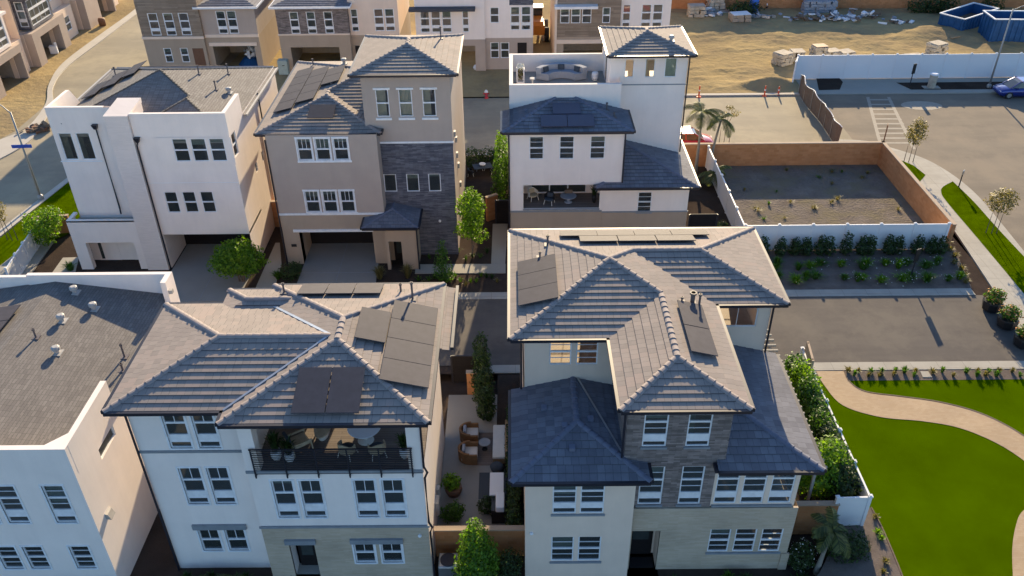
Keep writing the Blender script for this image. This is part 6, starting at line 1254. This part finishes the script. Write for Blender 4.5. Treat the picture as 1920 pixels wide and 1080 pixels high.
b = MB(); b.lathe((1.35, 57.0, zf), [(.14, 0), (.05, .05), (.05, .35), (.2, .42), (.2, .5)], 14); tag(b.build('side_table', 'cushion_white', None, False, (1.35, 57.0, zf)), 'small white pedestal table left of the curved sofa', 'side table')
h = thing('planter', 'white boxy planter with white blossoms in the roof deck corner', 'planter', (.5, 57.3, zf)); b = MB(); b.box(.25, 57.05, zf, .32, 57.55, zf+1.1); b.box(.72, 57.05, zf, .79, 57.55, zf+1.1); b.box(.32, 57.48, zf, .72, 57.55, zf+1.1); b.box(.32, 57.05, zf, .72, 57.48, zf+.2); b.build('box', 'vinyl', h); leaves([(.52, 57.25, zf+.75, .2, .2, .5)], 160, .12, 3).build('foliage', 'leaf_dry', h); leaves([(.52, 57.25, zf+1.2, .26, .25, .25)], 160, .12, 4).build('flowers', 'flower_white', h)
# lower balcony of the roof-deck house
round_table('round grey fire bowl table on the lower balcony of the roof-deck house', 3.7, 51.7, 3.22, .55, .5, 'cushion_grey', 'cushion_grey', 'bowl_table')
b = MB(); b.box(3.45, 51.95, 3.74, 4.0, 52.2, 4.0); tag(b.build('fire_screen', 'bark', None, False, (3.7, 52, 3.74)), 'small dark box standing on the round bowl table', 'box')
shell_chair('pale curved chair at the left end of the lower balcony', 1.3, 52.1, 3.22, .5, 'cushion_white', 'wicker'); shell_chair('dark chair between the pale chair and bowl table', 2.4, 51.5, 3.22, -.4, 'black', 'cushion_dark')
pot_plant('tall dark pot plant at the right end of the lower balcony', 5.45, 51.6, 3.22, .16, .6, 'black', seed=5, hl=.7)
# side patio
def tub_chair(label, px, py):
    x, y = G(px, py); h = thing('tub_chair', label, 'chair', (x, y, 0), 'brown patio tub chairs'); S = MB(); n = 14
    for k in range(n):
        a, b = pi*.5+pi*k/n, pi*.5+pi*(k+1)/n; P = lambda r, t, zz: (x+.12+cos(t)*r*1.15, y+sin(t)*r, zz)
        S.hexa([P(.5, a, 0), P(.5, b, 0), P(.40, b, 0), P(.40, a, 0), P(.52, a, .7), P(.52, b, .7), P(.42, b, .7), P(.42, a, .7)])
    S.box(x+.1, y+.41, 0, x+.5, y+.51, .62); S.box(x+.1, y-.51, 0, x+.5, y-.41, .62); S.build('shell', 'brown_wicker', h)
    c = MB(); c.box(x-.3, y-.38, .12, x+.5, y+.38, .42); bevel(c.build('seat_cushion', 'cushion_white', h), .05); c = MB(); c.obox((x-.18, y, .58), .16, .5, .34, .0); bevel(c.build('pillow', 'cushion_grey', h), .05)
tub_chair('brown tub chair with pale cushion, farther of the patio pair', 879, 822); tub_chair('brown tub chair with pale cushion, nearer of the patio pair', 877, 858)
x, y = G(909, 842); round_table('small dark pedestal table on the patio deck', x, y, .0, .3, .5, 'grey_trim', 'black', 'side_table')
h = thing('bench', 'long pale cushioned bench along the patio hedge', 'bench', (-.75, 31.6, 0)); b = MB(); b.box(-1.15, 30.4, .0, -.5, 32.7, .3); b.build('base', 'wood', h); b = MB(); b.box(-1.17, 30.38, .3, -.55, 32.72, .45); bevel(b.build('cushion', 'cushion_white', h), .05); b = MB(); b.box(-.55, 30.4, .3, -.4, 32.7, .8); b.build('backrest', 'wood', h)
x, y = G(927, 910); b = MB(); b.box(x-.75, y-.85, -.018, x+.65, y+.85, -.004); tag(b.build('mat', 'black', None, False, (x, y, 0)), 'black square mat on the patio under the grill', 'mat')
h = thing('outdoor_kitchen', 'white grill counter with lid at the patio end', 'grill', (-.9, 27.4, 0)); b = MB(); b.box(-1.15, 26.6, 0, -.55, 28.5, .85); b.build('cabinet', 'black', h); b = MB(); b.box(-1.25, 27.5, .85, -.6, 28.9, .93); b.build('counter', 'vinyl', h); b = MB(); b.box(-.95, 26.5, .85, -.55, 27.45, 1.2); bevel(b.build('lid', 'vinyl', h), .05)
h = thing('pot', 'dark round kettle pot behind the black mat', 'pot', (-.9, 30.0, 0)); b = MB(); b.lathe((-.95, 29.9, 0), [(.1, 0), (.28, .1), (.34, .3), (.25, .42)], 14); b.build('bowl', 'cushion_dark', h, True)
h = thing('planter', 'round terracotta planter with yellow leafy plant by the balcony house', 'planter', (*G(850, 925), 0)); x, y = G(851, 925); b = MB(); b.lathe((x, y, 0), [(.3, 0), (.42, .3), (.4, .5), (.34, .5)], 14); b.build('pot', 'terracotta', h, True); leaves([(x-.1, y, .8, .45, .4, .4)], 500, .13, 8).build('foliage', 'leaf_bright', h)
h = thing('air_conditioner', 'grey air conditioning unit with round fan behind the balcony house corner', 'air conditioner', (-3.0, 23.9, -.45)); b = MB(); b.box(-3.4, 23.75, -.45, -2.55, 24.55, .55); bevel(b.build('casing', 'steel', h), .06); b = MB(); b.lathe((-2.97, 24.15, .55), [(.36, 0), (.36, .03), (.3, .035), (.1, .02)], 24); b.build('fan_grille', 'dark_metal', h)
# back-yard dining set by the beige house
x, y = G(905, 327); h = thing('dining_table', 'dark outdoor dining table with a white bowl beside the beige house', 'table', (x, y, 0)); b = MB(); b.obox((x, y, .74), 1.5, .95, .05, .25); b.build('table_top', 'cushion_dark', h); b = MB()
for sx, sy in ((.6, .3), (-.6, .3), (.6, -.3), (-.6, -.3)): b = MB(); b.tube([(x+sx, y+sy, 0), (x+sx, y+sy, .72)], .03, 6); b.build('leg', 'black', h)
b = MB(); b.lathe((x, y, .765), [(.1, 0), (.24, .12), (.26, .2), (.22, .2), (.1, .03)], 16); tag(b.build('bowl', 'vinyl', None, True, (x, y, .765)), 'white bowl on the dark outdoor dining table', 'bowl')
for k, (dx, dy, rz) in enumerate(((-.95, -.2, 1.6), (.95, .2, -1.6), (-.3, .85, .2), (.4, .85, -.1))): shell_chair('slim black chair tucked in at the dark dining table', x+dx, y+dy, 0, rz, 'black', 'black', True, 'chairs at the outdoor dining table', .85)
x, y = G(238, 485); b = MB(); b.lathe((x, y+.6, -.1), [(.35, .3), (.4, .36), (.4, .42)], 16); b.lathe((x, y+.6, -.1), [(.2, 0), (.08, .3)], 10); tag(b.build('side_table', 'cushion_dark', None, False, (x, y+.6, -.1)), 'dark round table on the white house porch', 'side table')
shell_chair('grey chair beside the dark table on the porch', x+.7, y+.5, -.1, .4, 'cushion_grey', 'cushion_grey', True, None, .9)

# ================================================================== street things
def lamp(label, x, y, hgt, arm, rz=0):
    h = thing('street_lamp', label, 'street lamp', (x, y, 0)); p = MB(); p.lathe((x, y, 0), [(.22, 0), (.22, .35), (.1, .5)], 10); p.tube([(x, y, .3), (x, y, hgt)], [.095, .06], 10); p.build('pole', 'lamp_post', h, True)
    d = Vector((cos(rz), sin(rz), 0)); a = MB(); pts = [Vector((x, y, hgt-.1))+d*arm*t+Vector((0, 0, .55*sin(t*pi/2))) for t in (0, .25, .5, .75, 1)]; a.tube(pts, .04, 8); a.build('arm', 'lamp_post', h, True)
    e = pts[-1]; l = MB(); l.obox((e.x+d.x*.3, e.y+d.y*.3, e.z-.02), .7, .24, .13, rz); bevel(l.build('lamp_head', 'steel', h), .04)
    return h
lx, ly = G(78, 375); hl = lamp('grey street lamp with blue street-name sign at the left corner', lx, ly, 7.2, 1.6, 2.6)
s = MB(); zz = 4.55; s.obox((lx, ly-.1, zz), 1.45, .04, .26, .05); sg = s.build('street_sign', 'sign_blue', hl)
rx, ry = G(1853, 166); lamp('tall grey street lamp beside the blue car', rx, ry, 7.7, 2.2, .15)
def board_sign(label, px, py, hgt, w, ph, m, rz=0, th=.06, name='sign', pm='dark_metal', gap=0):
    x, y = G(px, py); h = thing(name, label, 'sign', (x, y, 0)); p = MB()
    if gap: 
        for s in (-1, 1): p.obox((x+s*gap*cos(rz), y+s*gap*sin(rz), hgt/2), .09, .09, hgt, rz)
    else: p.tube([(x, y, 0), (x, y, hgt)], .045, 8)
    p.build('post', pm, h); b = MB(); b.obox((x, y-.04*cos(rz), hgt-ph/2), w, th, ph, rz); b.build('panel', m, h); return h
board_sign('slim dark sign on a post in the fence bed', 1706, 524, 2.35, .42, .95, 'black', .5)
board_sign('slim dark sign before the tall white fence', 1705, 163, 2.35, .38, 1.0, 'black', .4)
board_sign('brown upright panel sign at the brick wall corner', 1655, 272, 1.9, .45, 1.4, 'terracotta', 1.2, .08)
board_sign('tall tan board sign edge-on beside the street and pergola', 1504, 725, 2.5, 1.7, 2.0, 'taupe_stucco', 1.45, .12, gap=.7)
x, y = G(1796, 352); board_sign('small square sign on a thin post at the kerb', 1797, 352, 1.5, .3, .35, 'steel', .8)
h = thing('waste_bin', 'round concrete waste bin before the tall white fence', 'bin', (*G(1745, 166), .1)); x, y = G(1745, 166); b = MB(); b.lathe((x, y, .1), [(.36, 0), (.38, .1), (.36, 1.25), (.36, 1.3)], 16); b.build('body', 'sack', h, True); b = MB(); b.lathe((x, y, 1.4), [(.42, 0), (.42, .08), (.3, .16)], 16); b.build('lid', 'vinyl', h); b = MB(); b.box(x-.8, y-.35, .1, x+.8, y+.35, .16); b.build('base_slab', 'concrete', h)
def delineator(px, py, hgt, label):
    x, y = G(px, py); h = thing('marker_post', label, 'marker post', (x, y, 0)); b = MB(); b.lathe((x, y, 0), [(.25, 0), (.25, .06), (.08, .1), (.07, hgt), (.03, hgt+.04)], 10); b.build('post', 'safety_orange', h); b = MB(); b.lathe((x, y, hgt*.55), [(.085, 0), (.085, .14)], 10); b.build('reflective_band', 'vinyl', h)
delineator(1310, 182, 1.1, 'tall orange marker post at the kerb of the dirt lot'); delineator(1433, 180, 1.0, 'orange marker post near the fence end, left of two'); delineator(1459, 178, .8, 'orange marker post near the fence end, right of two')
x, y = G(912, 184); h = thing('fire_hydrant', 'red fire hydrant with white cap beside the far road', 'fire hydrant', (x, y, 0)); b = MB(); b.lathe((x, y, 0), [(.22, 0), (.22, .06), (.15, .08), (.15, .6)], 12); b.tube([(x-.3, y, .45), (x+.3, y, .45)], .08, 8); b.build('body', 'red_paint', h, True); b = MB(); b.lathe((x, y, .6), [(.18, 0), (.18, .05), (.12, .18), (.03, .24)], 12); b.build('cap', 'vinyl', h, True)
x, y = G(894, 130); b = MB(); b.lathe((x, y, 0), [(.3, 0), (.4, .2), (.3, .42), (.1, .5)], 10); tag(b.build('rubble_sack', 'vinyl', None, True, (x, y, 0)), 'pale sack lying in the alley behind the beige house', 'sack')
for k, (px, py, lb) in enumerate(((1857, 580, 'black planter with orange-flowered bush, farthest of the street-end row'), (1885, 612, 'black planter with orange-flowered bush, middle of the street-end row'), (1917, 648, 'black planter with orange flowers at the photo edge'))):
    x, y = G(px, py); h = thing('planter', lb, 'planter', (x, y, 0), 'planters closing the street'); b = MB(); b.lathe((x, y, 0), [(.42, 0), (.55, .1), (.62, .6), (.6, .68), (.5, .66)], 8); b.build('pot', 'black', h); leaves([(x, y, 1.0, .58, .55, .42), (x+.1, y, 1.25, .35, .35, .25)], 800, .13, 400+k).build('foliage', 'leaf_mid', h); leaves([(x, y, 1.1, .62, .58, .42)], 120, .12, 410+k, .8, .95).build('flowers', 'flower_orange', h)
x, y = G(985, 528) if False else G(987, 512); 
x, y = G(765, 545) ; b = MB(); b.obox((x, y, .35), .55, .05, .5, 0, -.3); b.obox((x, y+.05, .1), .5, .3, .2); tag(b.build('yard_sign', 'red_paint', None, False, (x, y, 0)), 'small red and white yard sign behind the balcony house roof', 'sign')
# cars
def car(label, x, y, rz, paint, L_=4.7, Wd=1.9, H_=1.6):
    h = thing('car', label, 'car', (x, y, 0)); Rm = Matrix.Translation((x, y, 0)) @ Matrix.Rotation(rz, 4, 'Z'); hw = Wd/2
    st = [(-.5, .78, .42, .72), (-.485, .90, .30, .86), (-.42, .97, .22, .95), (-.30, 1, .2, 1.0), (-.05, 1, .2, 1.0), (.2, 1, .2, .98), (.32, .99, .21, .94), (.42, .95, .24, .86), (.485, .86, .32, .72), (.5, .74, .40, .62)]
    B = MB(); rings = []
    for t, w, zl, zh in st:
        r = [(t*L_, -w*hw*.92, zl), (t*L_, -w*hw, (zl+zh)*.5), (t*L_, -w*hw*.96, zh-.06), (t*L_, -w*hw*.84, zh), (t*L_, w*hw*.84, zh), (t*L_, w*hw*.96, zh-.06), (t*L_, w*hw, (zl+zh)*.5), (t*L_, w*hw*.92, zl)]
        rings.append(len(B.v)); B.v += [tuple(Rm @ Vector(p)) for p in r]
    for a, b in zip(rings, rings[1:]):
        for j in range(8): B.f.append((a+j, b+j, b+(j+1) % 8, a+(j+1) % 8))
    B.f.append(tuple(rings[0]+j for j in range(8))); B.f.append(tuple(rings[-1]+j for j in reversed(range(8))))
    body = B.build('body', paint, h, True)
    cab = [(-.46, .80, .95, .98), (-.34, .80, .96, 1.50), (-.18, .80, .97, H_), (.08, .80, .97, H_-.01), (.16, .80, .97, 1.48), (.31, .82, .94, .96)]
    Gs = MB(); Rf = MB(); g = []
    for t, w, zl, zh in cab: g.append([tuple(Rm @ Vector((t*L_, s*hw*(w if zz == zl else w*.80), zz))) for s, zz in ((-1, zl), (-1, zh), (1, zh), (1, zl))])
    for a, b in zip(g, g[1:]): Gs.poly([a[0], b[0], b[1], a[1]]); Gs.poly([a[1], b[1], b[2], a[2]]); Gs.poly([a[2], b[2], b[3], a[3]])
    Gs.build('windows', 'car_glass', h)
    def rp(t, s, zz): return tuple(Rm @ Vector((t*L_, s*hw*.63, zz)))
    Rf.hexa([rp(-.33, -1, 1.50), rp(.10, -1, H_-.02), rp(.10, 1, H_-.02), rp(-.33, 1, 1.50), rp(-.30, -1, H_-.03), rp(.08, -1, H_+.025), rp(.08, 1, H_+.025), rp(-.30, 1, H_-.03)])
    for s in (-1, 1):
        for (t0, z0), (t1, z1) in (((.31, .96), (.12, H_-.03)), ((-.45, .98), (-.32, 1.51)), ((-.02, .98), (-.03, H_-.02)), ((.1, H_-.01), (-.33, 1.52))):
            Rf.bar(Rm @ Vector((t0*L_, s*hw*.82, z0)), Rm @ Vector((t1*L_, s*hw*.65, z1)), .07)
    Rf.build('roof', paint, h)
    for t in (-.31, .31):
        for s in (-1, 1):
            w = MB(); c = Rm @ Vector((t*L_, s*(hw-.1), .34)); ax = (Rm.to_3x3() @ Vector((0, 1, 0))); w.tube([c-ax*.12, c+ax*.12], .345, 20); wh = w.build('wheel', 'tyre', h)
            rm = MB(); rm.tube([c+ax*s*.115, c+ax*s*.13], .21, 14); rm.build('rim', 'steel', wh)
    for s in (-1, 1):
        l = MB(); l.obox(Rm @ Vector((.475*L_, s*hw*.62, .66)), .12, .34, .12, rz); l.build('headlight', 'vinyl', h); l = MB(); l.obox(Rm @ Vector((-.475*L_, s*hw*.66, .74)), .1, .34, .12, rz); l.build('taillight', 'red_paint', h)
        l = MB(); l.obox(Rm @ Vector((.19*L_, s*hw*1.03, 1.0)), .16, .16, .12, rz); l.build('side_mirror', paint, h)
bx, by = G(1893, 184); car('glossy blue car parked at the kerb near the tall lamp', bx+1.2, by+.7, pi, 'blue_paint')
cx, cy = G(1320, 262); car('red car parked behind the palms beside the roof-deck house', 14.6, 67.3, 0.0, 'red_paint', 4.8)
# loader
x, y = 2.7, 97.5; h = thing('loader', 'orange wheel loader between the unfinished houses', 'loader', (x, y, 0)); b = MB(); b.box(x-.9, y-2.2, .9, x+.9, y+.6, 2.0); b.hexa([(x-.8, y-2.3, 1.9), (x+.8, y-2.3, 1.9), (x+.8, y, 1.9), (x-.8, y, 1.9), (x-.7, y-2.1, 2.4), (x+.7, y-2.1, 2.4), (x+.7, y, 2.5), (x-.7, y, 2.5)]); bevel(b.build('body', 'orange', h), .08)
b = MB(); b.box(x-.7, y, 2.0, x+.7, y+1.3, 3.3); b.build('cab', 'car_glass', h); b = MB(); b.box(x-.78, y-.08, 3.3, x+.78, y+1.4, 3.42); b.build('cab_roof', 'vinyl', h)
for sx in (-1, 1):
    for yy in (-1.5, 1.6): b = MB(); b.tube([(x+sx*1.15-.25, y+yy, .8), (x+sx*1.15+.25, y+yy, .8)], .8, 18); b.build('wheel', 'tyre', h)
b = MB(); b.bar((x-.6, y+.6, 1.6), (x-.6, y+3.2, .8), .25); b.bar((x+.6, y+.6, 1.6), (x+.6, y+3.2, .8), .25); b.build('lift_arm', 'orange', h)
# skips
def skip(label, cx, cy, L_, W_, H_, rz):
    h = thing('dumpster', label, 'dumpster', (cx, cy, 0)); m = Matrix.Translation((cx, cy, 0)) @ Matrix.Rotation(rz, 4, 'Z'); S = MB(); t = .08; a, b = L_/2, W_/2
    for x0, y0, x1, y1 in ((-a, -b, a, -b+t), (-a, b-t, a, b), (-a, -b+t, -a+t, b-t), (a-t, -b+t, a, b-t)): q = MB(); q.box(x0, y0, .15, x1, y1, H_); S.add(q, m)
    q = MB(); q.box(-a+t, -b+t, .15, a-t, b-t, .3)
    n = int(L_/.6)
    for k in range(n): xx = -a+L_*(k+.5)/n; q.box(xx-.07, -b-.1, .2, xx+.07, -b-.002, H_-.1); q.box(xx-.07, b+.002, .2, xx+.07, b+.1, H_-.1)
    for k in range(4): yy = -b+W_*(k+.5)/4; q.box(-a-.1, yy-.07, .2, -a-.002, yy+.07, H_-.1)
    S.add(q, m); S.build('body', 'dump_blue', h); r = MB(); q = MB(); q.box(-a-.1, -b-.1, H_, a+.1, -b+t, H_+.1); q.box(-a-.1, b-t, H_, a+.1, b+.1, H_+.1); q.box(-a-.1, -b+t, H_, -a+t, b-t, H_+.1); q.box(a-t, -b+t, H_, a+.1, b-t, H_+.1); r.add(q, m); r.build('rim', 'vinyl', h)
    f = MB(); q = MB(); q.box(-a+t, -b+t, .3, a-t, b-t, .5); f.add(q, m); f.build('load', 'bark', h)
skip('long low blue dumpster lying at an angle at the yard edge', 53.3, 100.6, 7.0, 3.0, 1.6, .62); skip('large ribbed blue dumpster at the right edge', 57.2, 95.3, 8.5, 3.2, 2.6, -.06)
# yard goods
def crate(label, px, py, sx, sy, sz, m='sack', rz=0, lid=None, group=None):
    x, y = G(px, py); h = thing('crate', label, 'crate', (x, y, 0), group, 0); b = MB(); rn = random.Random(int(px*3+py)); nl = max(2, int(sz/.35)); c, s_ = cos(rz), sin(rz)
    for k in range(nl):
        for i in (-1, 0, 1):
            for j in (-.5, .5): u, w = i*sx/3+rn.gauss(0, .06), j*sy/2+rn.gauss(0, .06); b.obox((x+u*c-w*s_, y+u*s_+w*c, sz*(k+.5)/nl), sx/3*rn.uniform(.85, 1.1), sy/2*rn.uniform(.85, 1.15), sz/nl*rn.uniform(.85, 1.05), rz+rn.gauss(0, .12), rn.gauss(0, .05))
    bevel(b.build('block_stack', m, h), .05)
    l = MB(); l.obox((x+.05, y, sz+.04), sx*.9, sy*.95, .05, rz+.06, rn.gauss(0, .05)); l.build('lid', lid or m, h)
crate('pale wrapped block standing on the dirt mound by the fence corner', 1465, 120, 1.6, 1.5, 1.2, 'sack', .5)
for k, (px, py, w, z, lb) in enumerate(((1492, 113, 1.5, 1.0, 'bundle of pale blocks behind the tall fence, leftmost'), (1532, 112, 1.5, 1.5, 'open pallet box with red top behind the tall fence'), (1556, 112, 1.7, 1.0, 'collapsed pile of pale blocks behind the tall fence'), (1582, 112, 1.7, .9, 'white wrapped bundle behind the tall fence, rightmost'))): crate(lb, px, py, w, 1.3, z, 'sack', .1*k, 'terracotta' if k == 1 else None)
crate('two-tier stack of pale blocks on the dirt behind the fence', 1752, 105, 1.7, 1.4, 1.4, 'sack', .4); crate('broken pale slabs lying before the block stack', 1710, 110, 2.0, 1.0, .4, 'sack', .1)
crate('grey-white metal crate by the far wall, leftmost of the yard', 1304, 30, 2.0, 1.6, 1.3, 'sack', 0); crate('large pale crate leaning at the far wall', 1340, 20, 2.0, 1.6, 1.5, 'sack', .1); crate('flat open box with cream panel lid in the yard', 1386, 38, 2.4, 1.6, .8, 'taupe_stucco', .1, 'vinyl'); crate('flat grey pallet on the yard ground', 1364, 24, 2.4, 1.2, .3, 'steel', 0)
for k, px in enumerate((1520, 1547)): crate(('grey pallet bale against the far wall, left one', 'grey pallet bale against the far wall, right one')[k], px, 22, 2.2, 1.3, 1.4, 'cushion_grey', 0)
x, y = G(1412, 22); h = thing('barrel', 'bright blue barrel in the construction yard', 'barrel', (x, y, 0)); b = MB(); b.lathe((x, y, 0), [(.5, 0), (.55, .1), (.55, .7), (.58, .75), (.55, .8), (.55, 1.6), (.5, 1.7)], 16); b.build('drum', 'barrel_blue', h, True); b = MB(); b.lathe((x, y, 1.7), [(.52, 0), (.52, .06)], 16); b.build('lid', 'barrel_blue', h)
def pile(label, px, py, w, d, hh, n, ms, seed):
    x, y = G(px, py); h = thing('scrap_pile', label, 'scrap pile', (x, y, 0)); rnd = random.Random(seed)
    for mi, m in enumerate(ms):
        b = MB()
        for _ in range(n): b.obox((x+rnd.gauss(0, w*.35), y+rnd.gauss(0, d*.3), abs(rnd.gauss(.1, hh*.4))+.1), rnd.uniform(.3, 1.1), rnd.uniform(.1, .5), rnd.uniform(.05, .3), rnd.random()*3, rnd.uniform(-.5, .5))
        tag(b.build('scrap', m, h), kind='stuff')
pile('long heap of white and grey scrap in the yard shade', 1560, 36, 9, 1.8, .7, 34, ('vinyl', 'cushion_grey', 'bark'), 1); pile('small white scrap heap on the sunlit dirt', 1686, 45, 1.6, 1.0, .5, 10, ('vinyl', 'bark'), 2); pile('scrap of wheels and bags at the far wall', 1455, 12, 3.2, 1.2, .8, 16, ('vinyl', 'black'), 3); pile('grey debris heap between the crates', 1322, 28, 2.4, 1.4, .6, 12, ('cushion_grey', 'vinyl'), 4); pile('flattened wire and plastic beside the blue barrel', 1412, 33, 2.8, 1.2, .3, 12, ('cushion_grey', 'steel'), 5)
pile('heap of reddish boards and soil beside the left road', 72, 245, 1.6, 1.2, .5, 14, ('terracotta', 'bark'), 6)
a, c = G(1782, 74), G(1845, 60); b = MB(); b.bar((a[0], a[1], .15), (c[0], c[1], .25), .3, .08); tag(b.build('plank', 'wood', None, False, (a[0], a[1], .1)), 'long bare plank lying beside the big dumpster', 'plank')
for px, py, lb in ((452, 108, 'heap of materials under blue sheet in the open garage'),): 
    x, y = -28.0, 89.5; h = thing('material_heap', lb, 'heap', (x, y, -.2)); b = MB(); b.lathe((x, y, -.2), [(1.5, 0), (1.2, .4), (.7, .9), (.1, 1.1)], 9); b.build('sheet', 'dump_blue', h); leaves([(x+.3, y, 1.2, .8, .7, .5)], 60, .5, 1).build('scraps', 'vinyl', h)
pile('rubble and bags inside the open garage of the stone-clad house', 590, 93, 2.2, 1.2, .9, 20, ('sack', 'vinyl'), 8)
x, y = G(193, 48); b = MB(); b.lathe((x, y, 0), [(.4, 0), (.42, .7), (.36, .9)], 10); tag(b.build('drum', 'terracotta', None, True, (x, y, 0)), 'rusty drum standing on the left dirt slope', 'drum')
x, y = G(103, 100); b = MB(); b.obox((x, y, .45), .8, .6, .9, .3); b.obox((x+.3, y, 1.0), .3, .3, .4, .9); tag(bevel(b.build('mixer', 'vinyl', None, False, (x, y, 0)), .08), 'white tarp-covered stand before the open garage', 'equipment')
x, y = G(534, 138); h = thing('utility_box', 'pale green utility cabinet between white and beige houses', 'utility box', (x, y, 0)); b = MB(); b.box(x-.5, y-.4, 0, x+.5, y+.4, 1.5); bevel(b.build('cabinet', 'blind', h), .05); b = MB(); b.lathe((x+.1, y-.42, 1.0), [(.12, 0), (.12, .04)], 10); b.build('meter', 'black', h)
# ================================================================== light, sky, camera
W = bpy.data.worlds.new('World'); SC.world = W; W.use_nodes = True
nt = W.node_tree; bg = nt.nodes['Background']
sky = nt.nodes.new('ShaderNodeTexSky'); sky.sky_type = 'NISHITA'; sky.sun_disc = False
EL, AZ = R(18.3), R(7.5)             # low sun ahead of the camera, slightly to the right
sky.sun_elevation = EL; sky.sun_rotation = AZ; sky.altitude = 50; sky.air_density = 1.0; sky.dust_density = .8; sky.ozone_density = 4.2
nt.links.new(sky.outputs[0], bg.inputs[0]); bg.inputs[1].default_value = SKY
sd = bpy.data.lights.new('sun', 'SUN'); sd.energy = SUN; sd.angle = R(.55); sd.color = (1.0, .79, .50)
so = bpy.data.objects.new('sun', sd); COL.objects.link(so)
so.rotation_euler = Vector((sin(AZ)*cos(EL), cos(AZ)*cos(EL), sin(EL))).to_track_quat('Z', 'Y').to_euler()
so.location = (20, 120, 60)
cd = bpy.data.cameras.new('camera'); cam = bpy.data.objects.new('camera', cd); COL.objects.link(cam)
cd.sensor_width = 36; cd.lens = FPX/1920*36; cd.clip_end = 3000; cd.clip_start = .1
cam.matrix_world = Matrix.Translation((0, 0, CAMH)) @ MW.to_4x4()
SC.camera = cam
SC.view_settings.view_transform = 'Standard'; SC.view_settings.look = 'None'; SC.view_settings.gamma = 1; SC.view_settings.exposure = EXPO
SC.cycles.max_bounces = 8; SC.cycles.transparent_max_bounces = 12
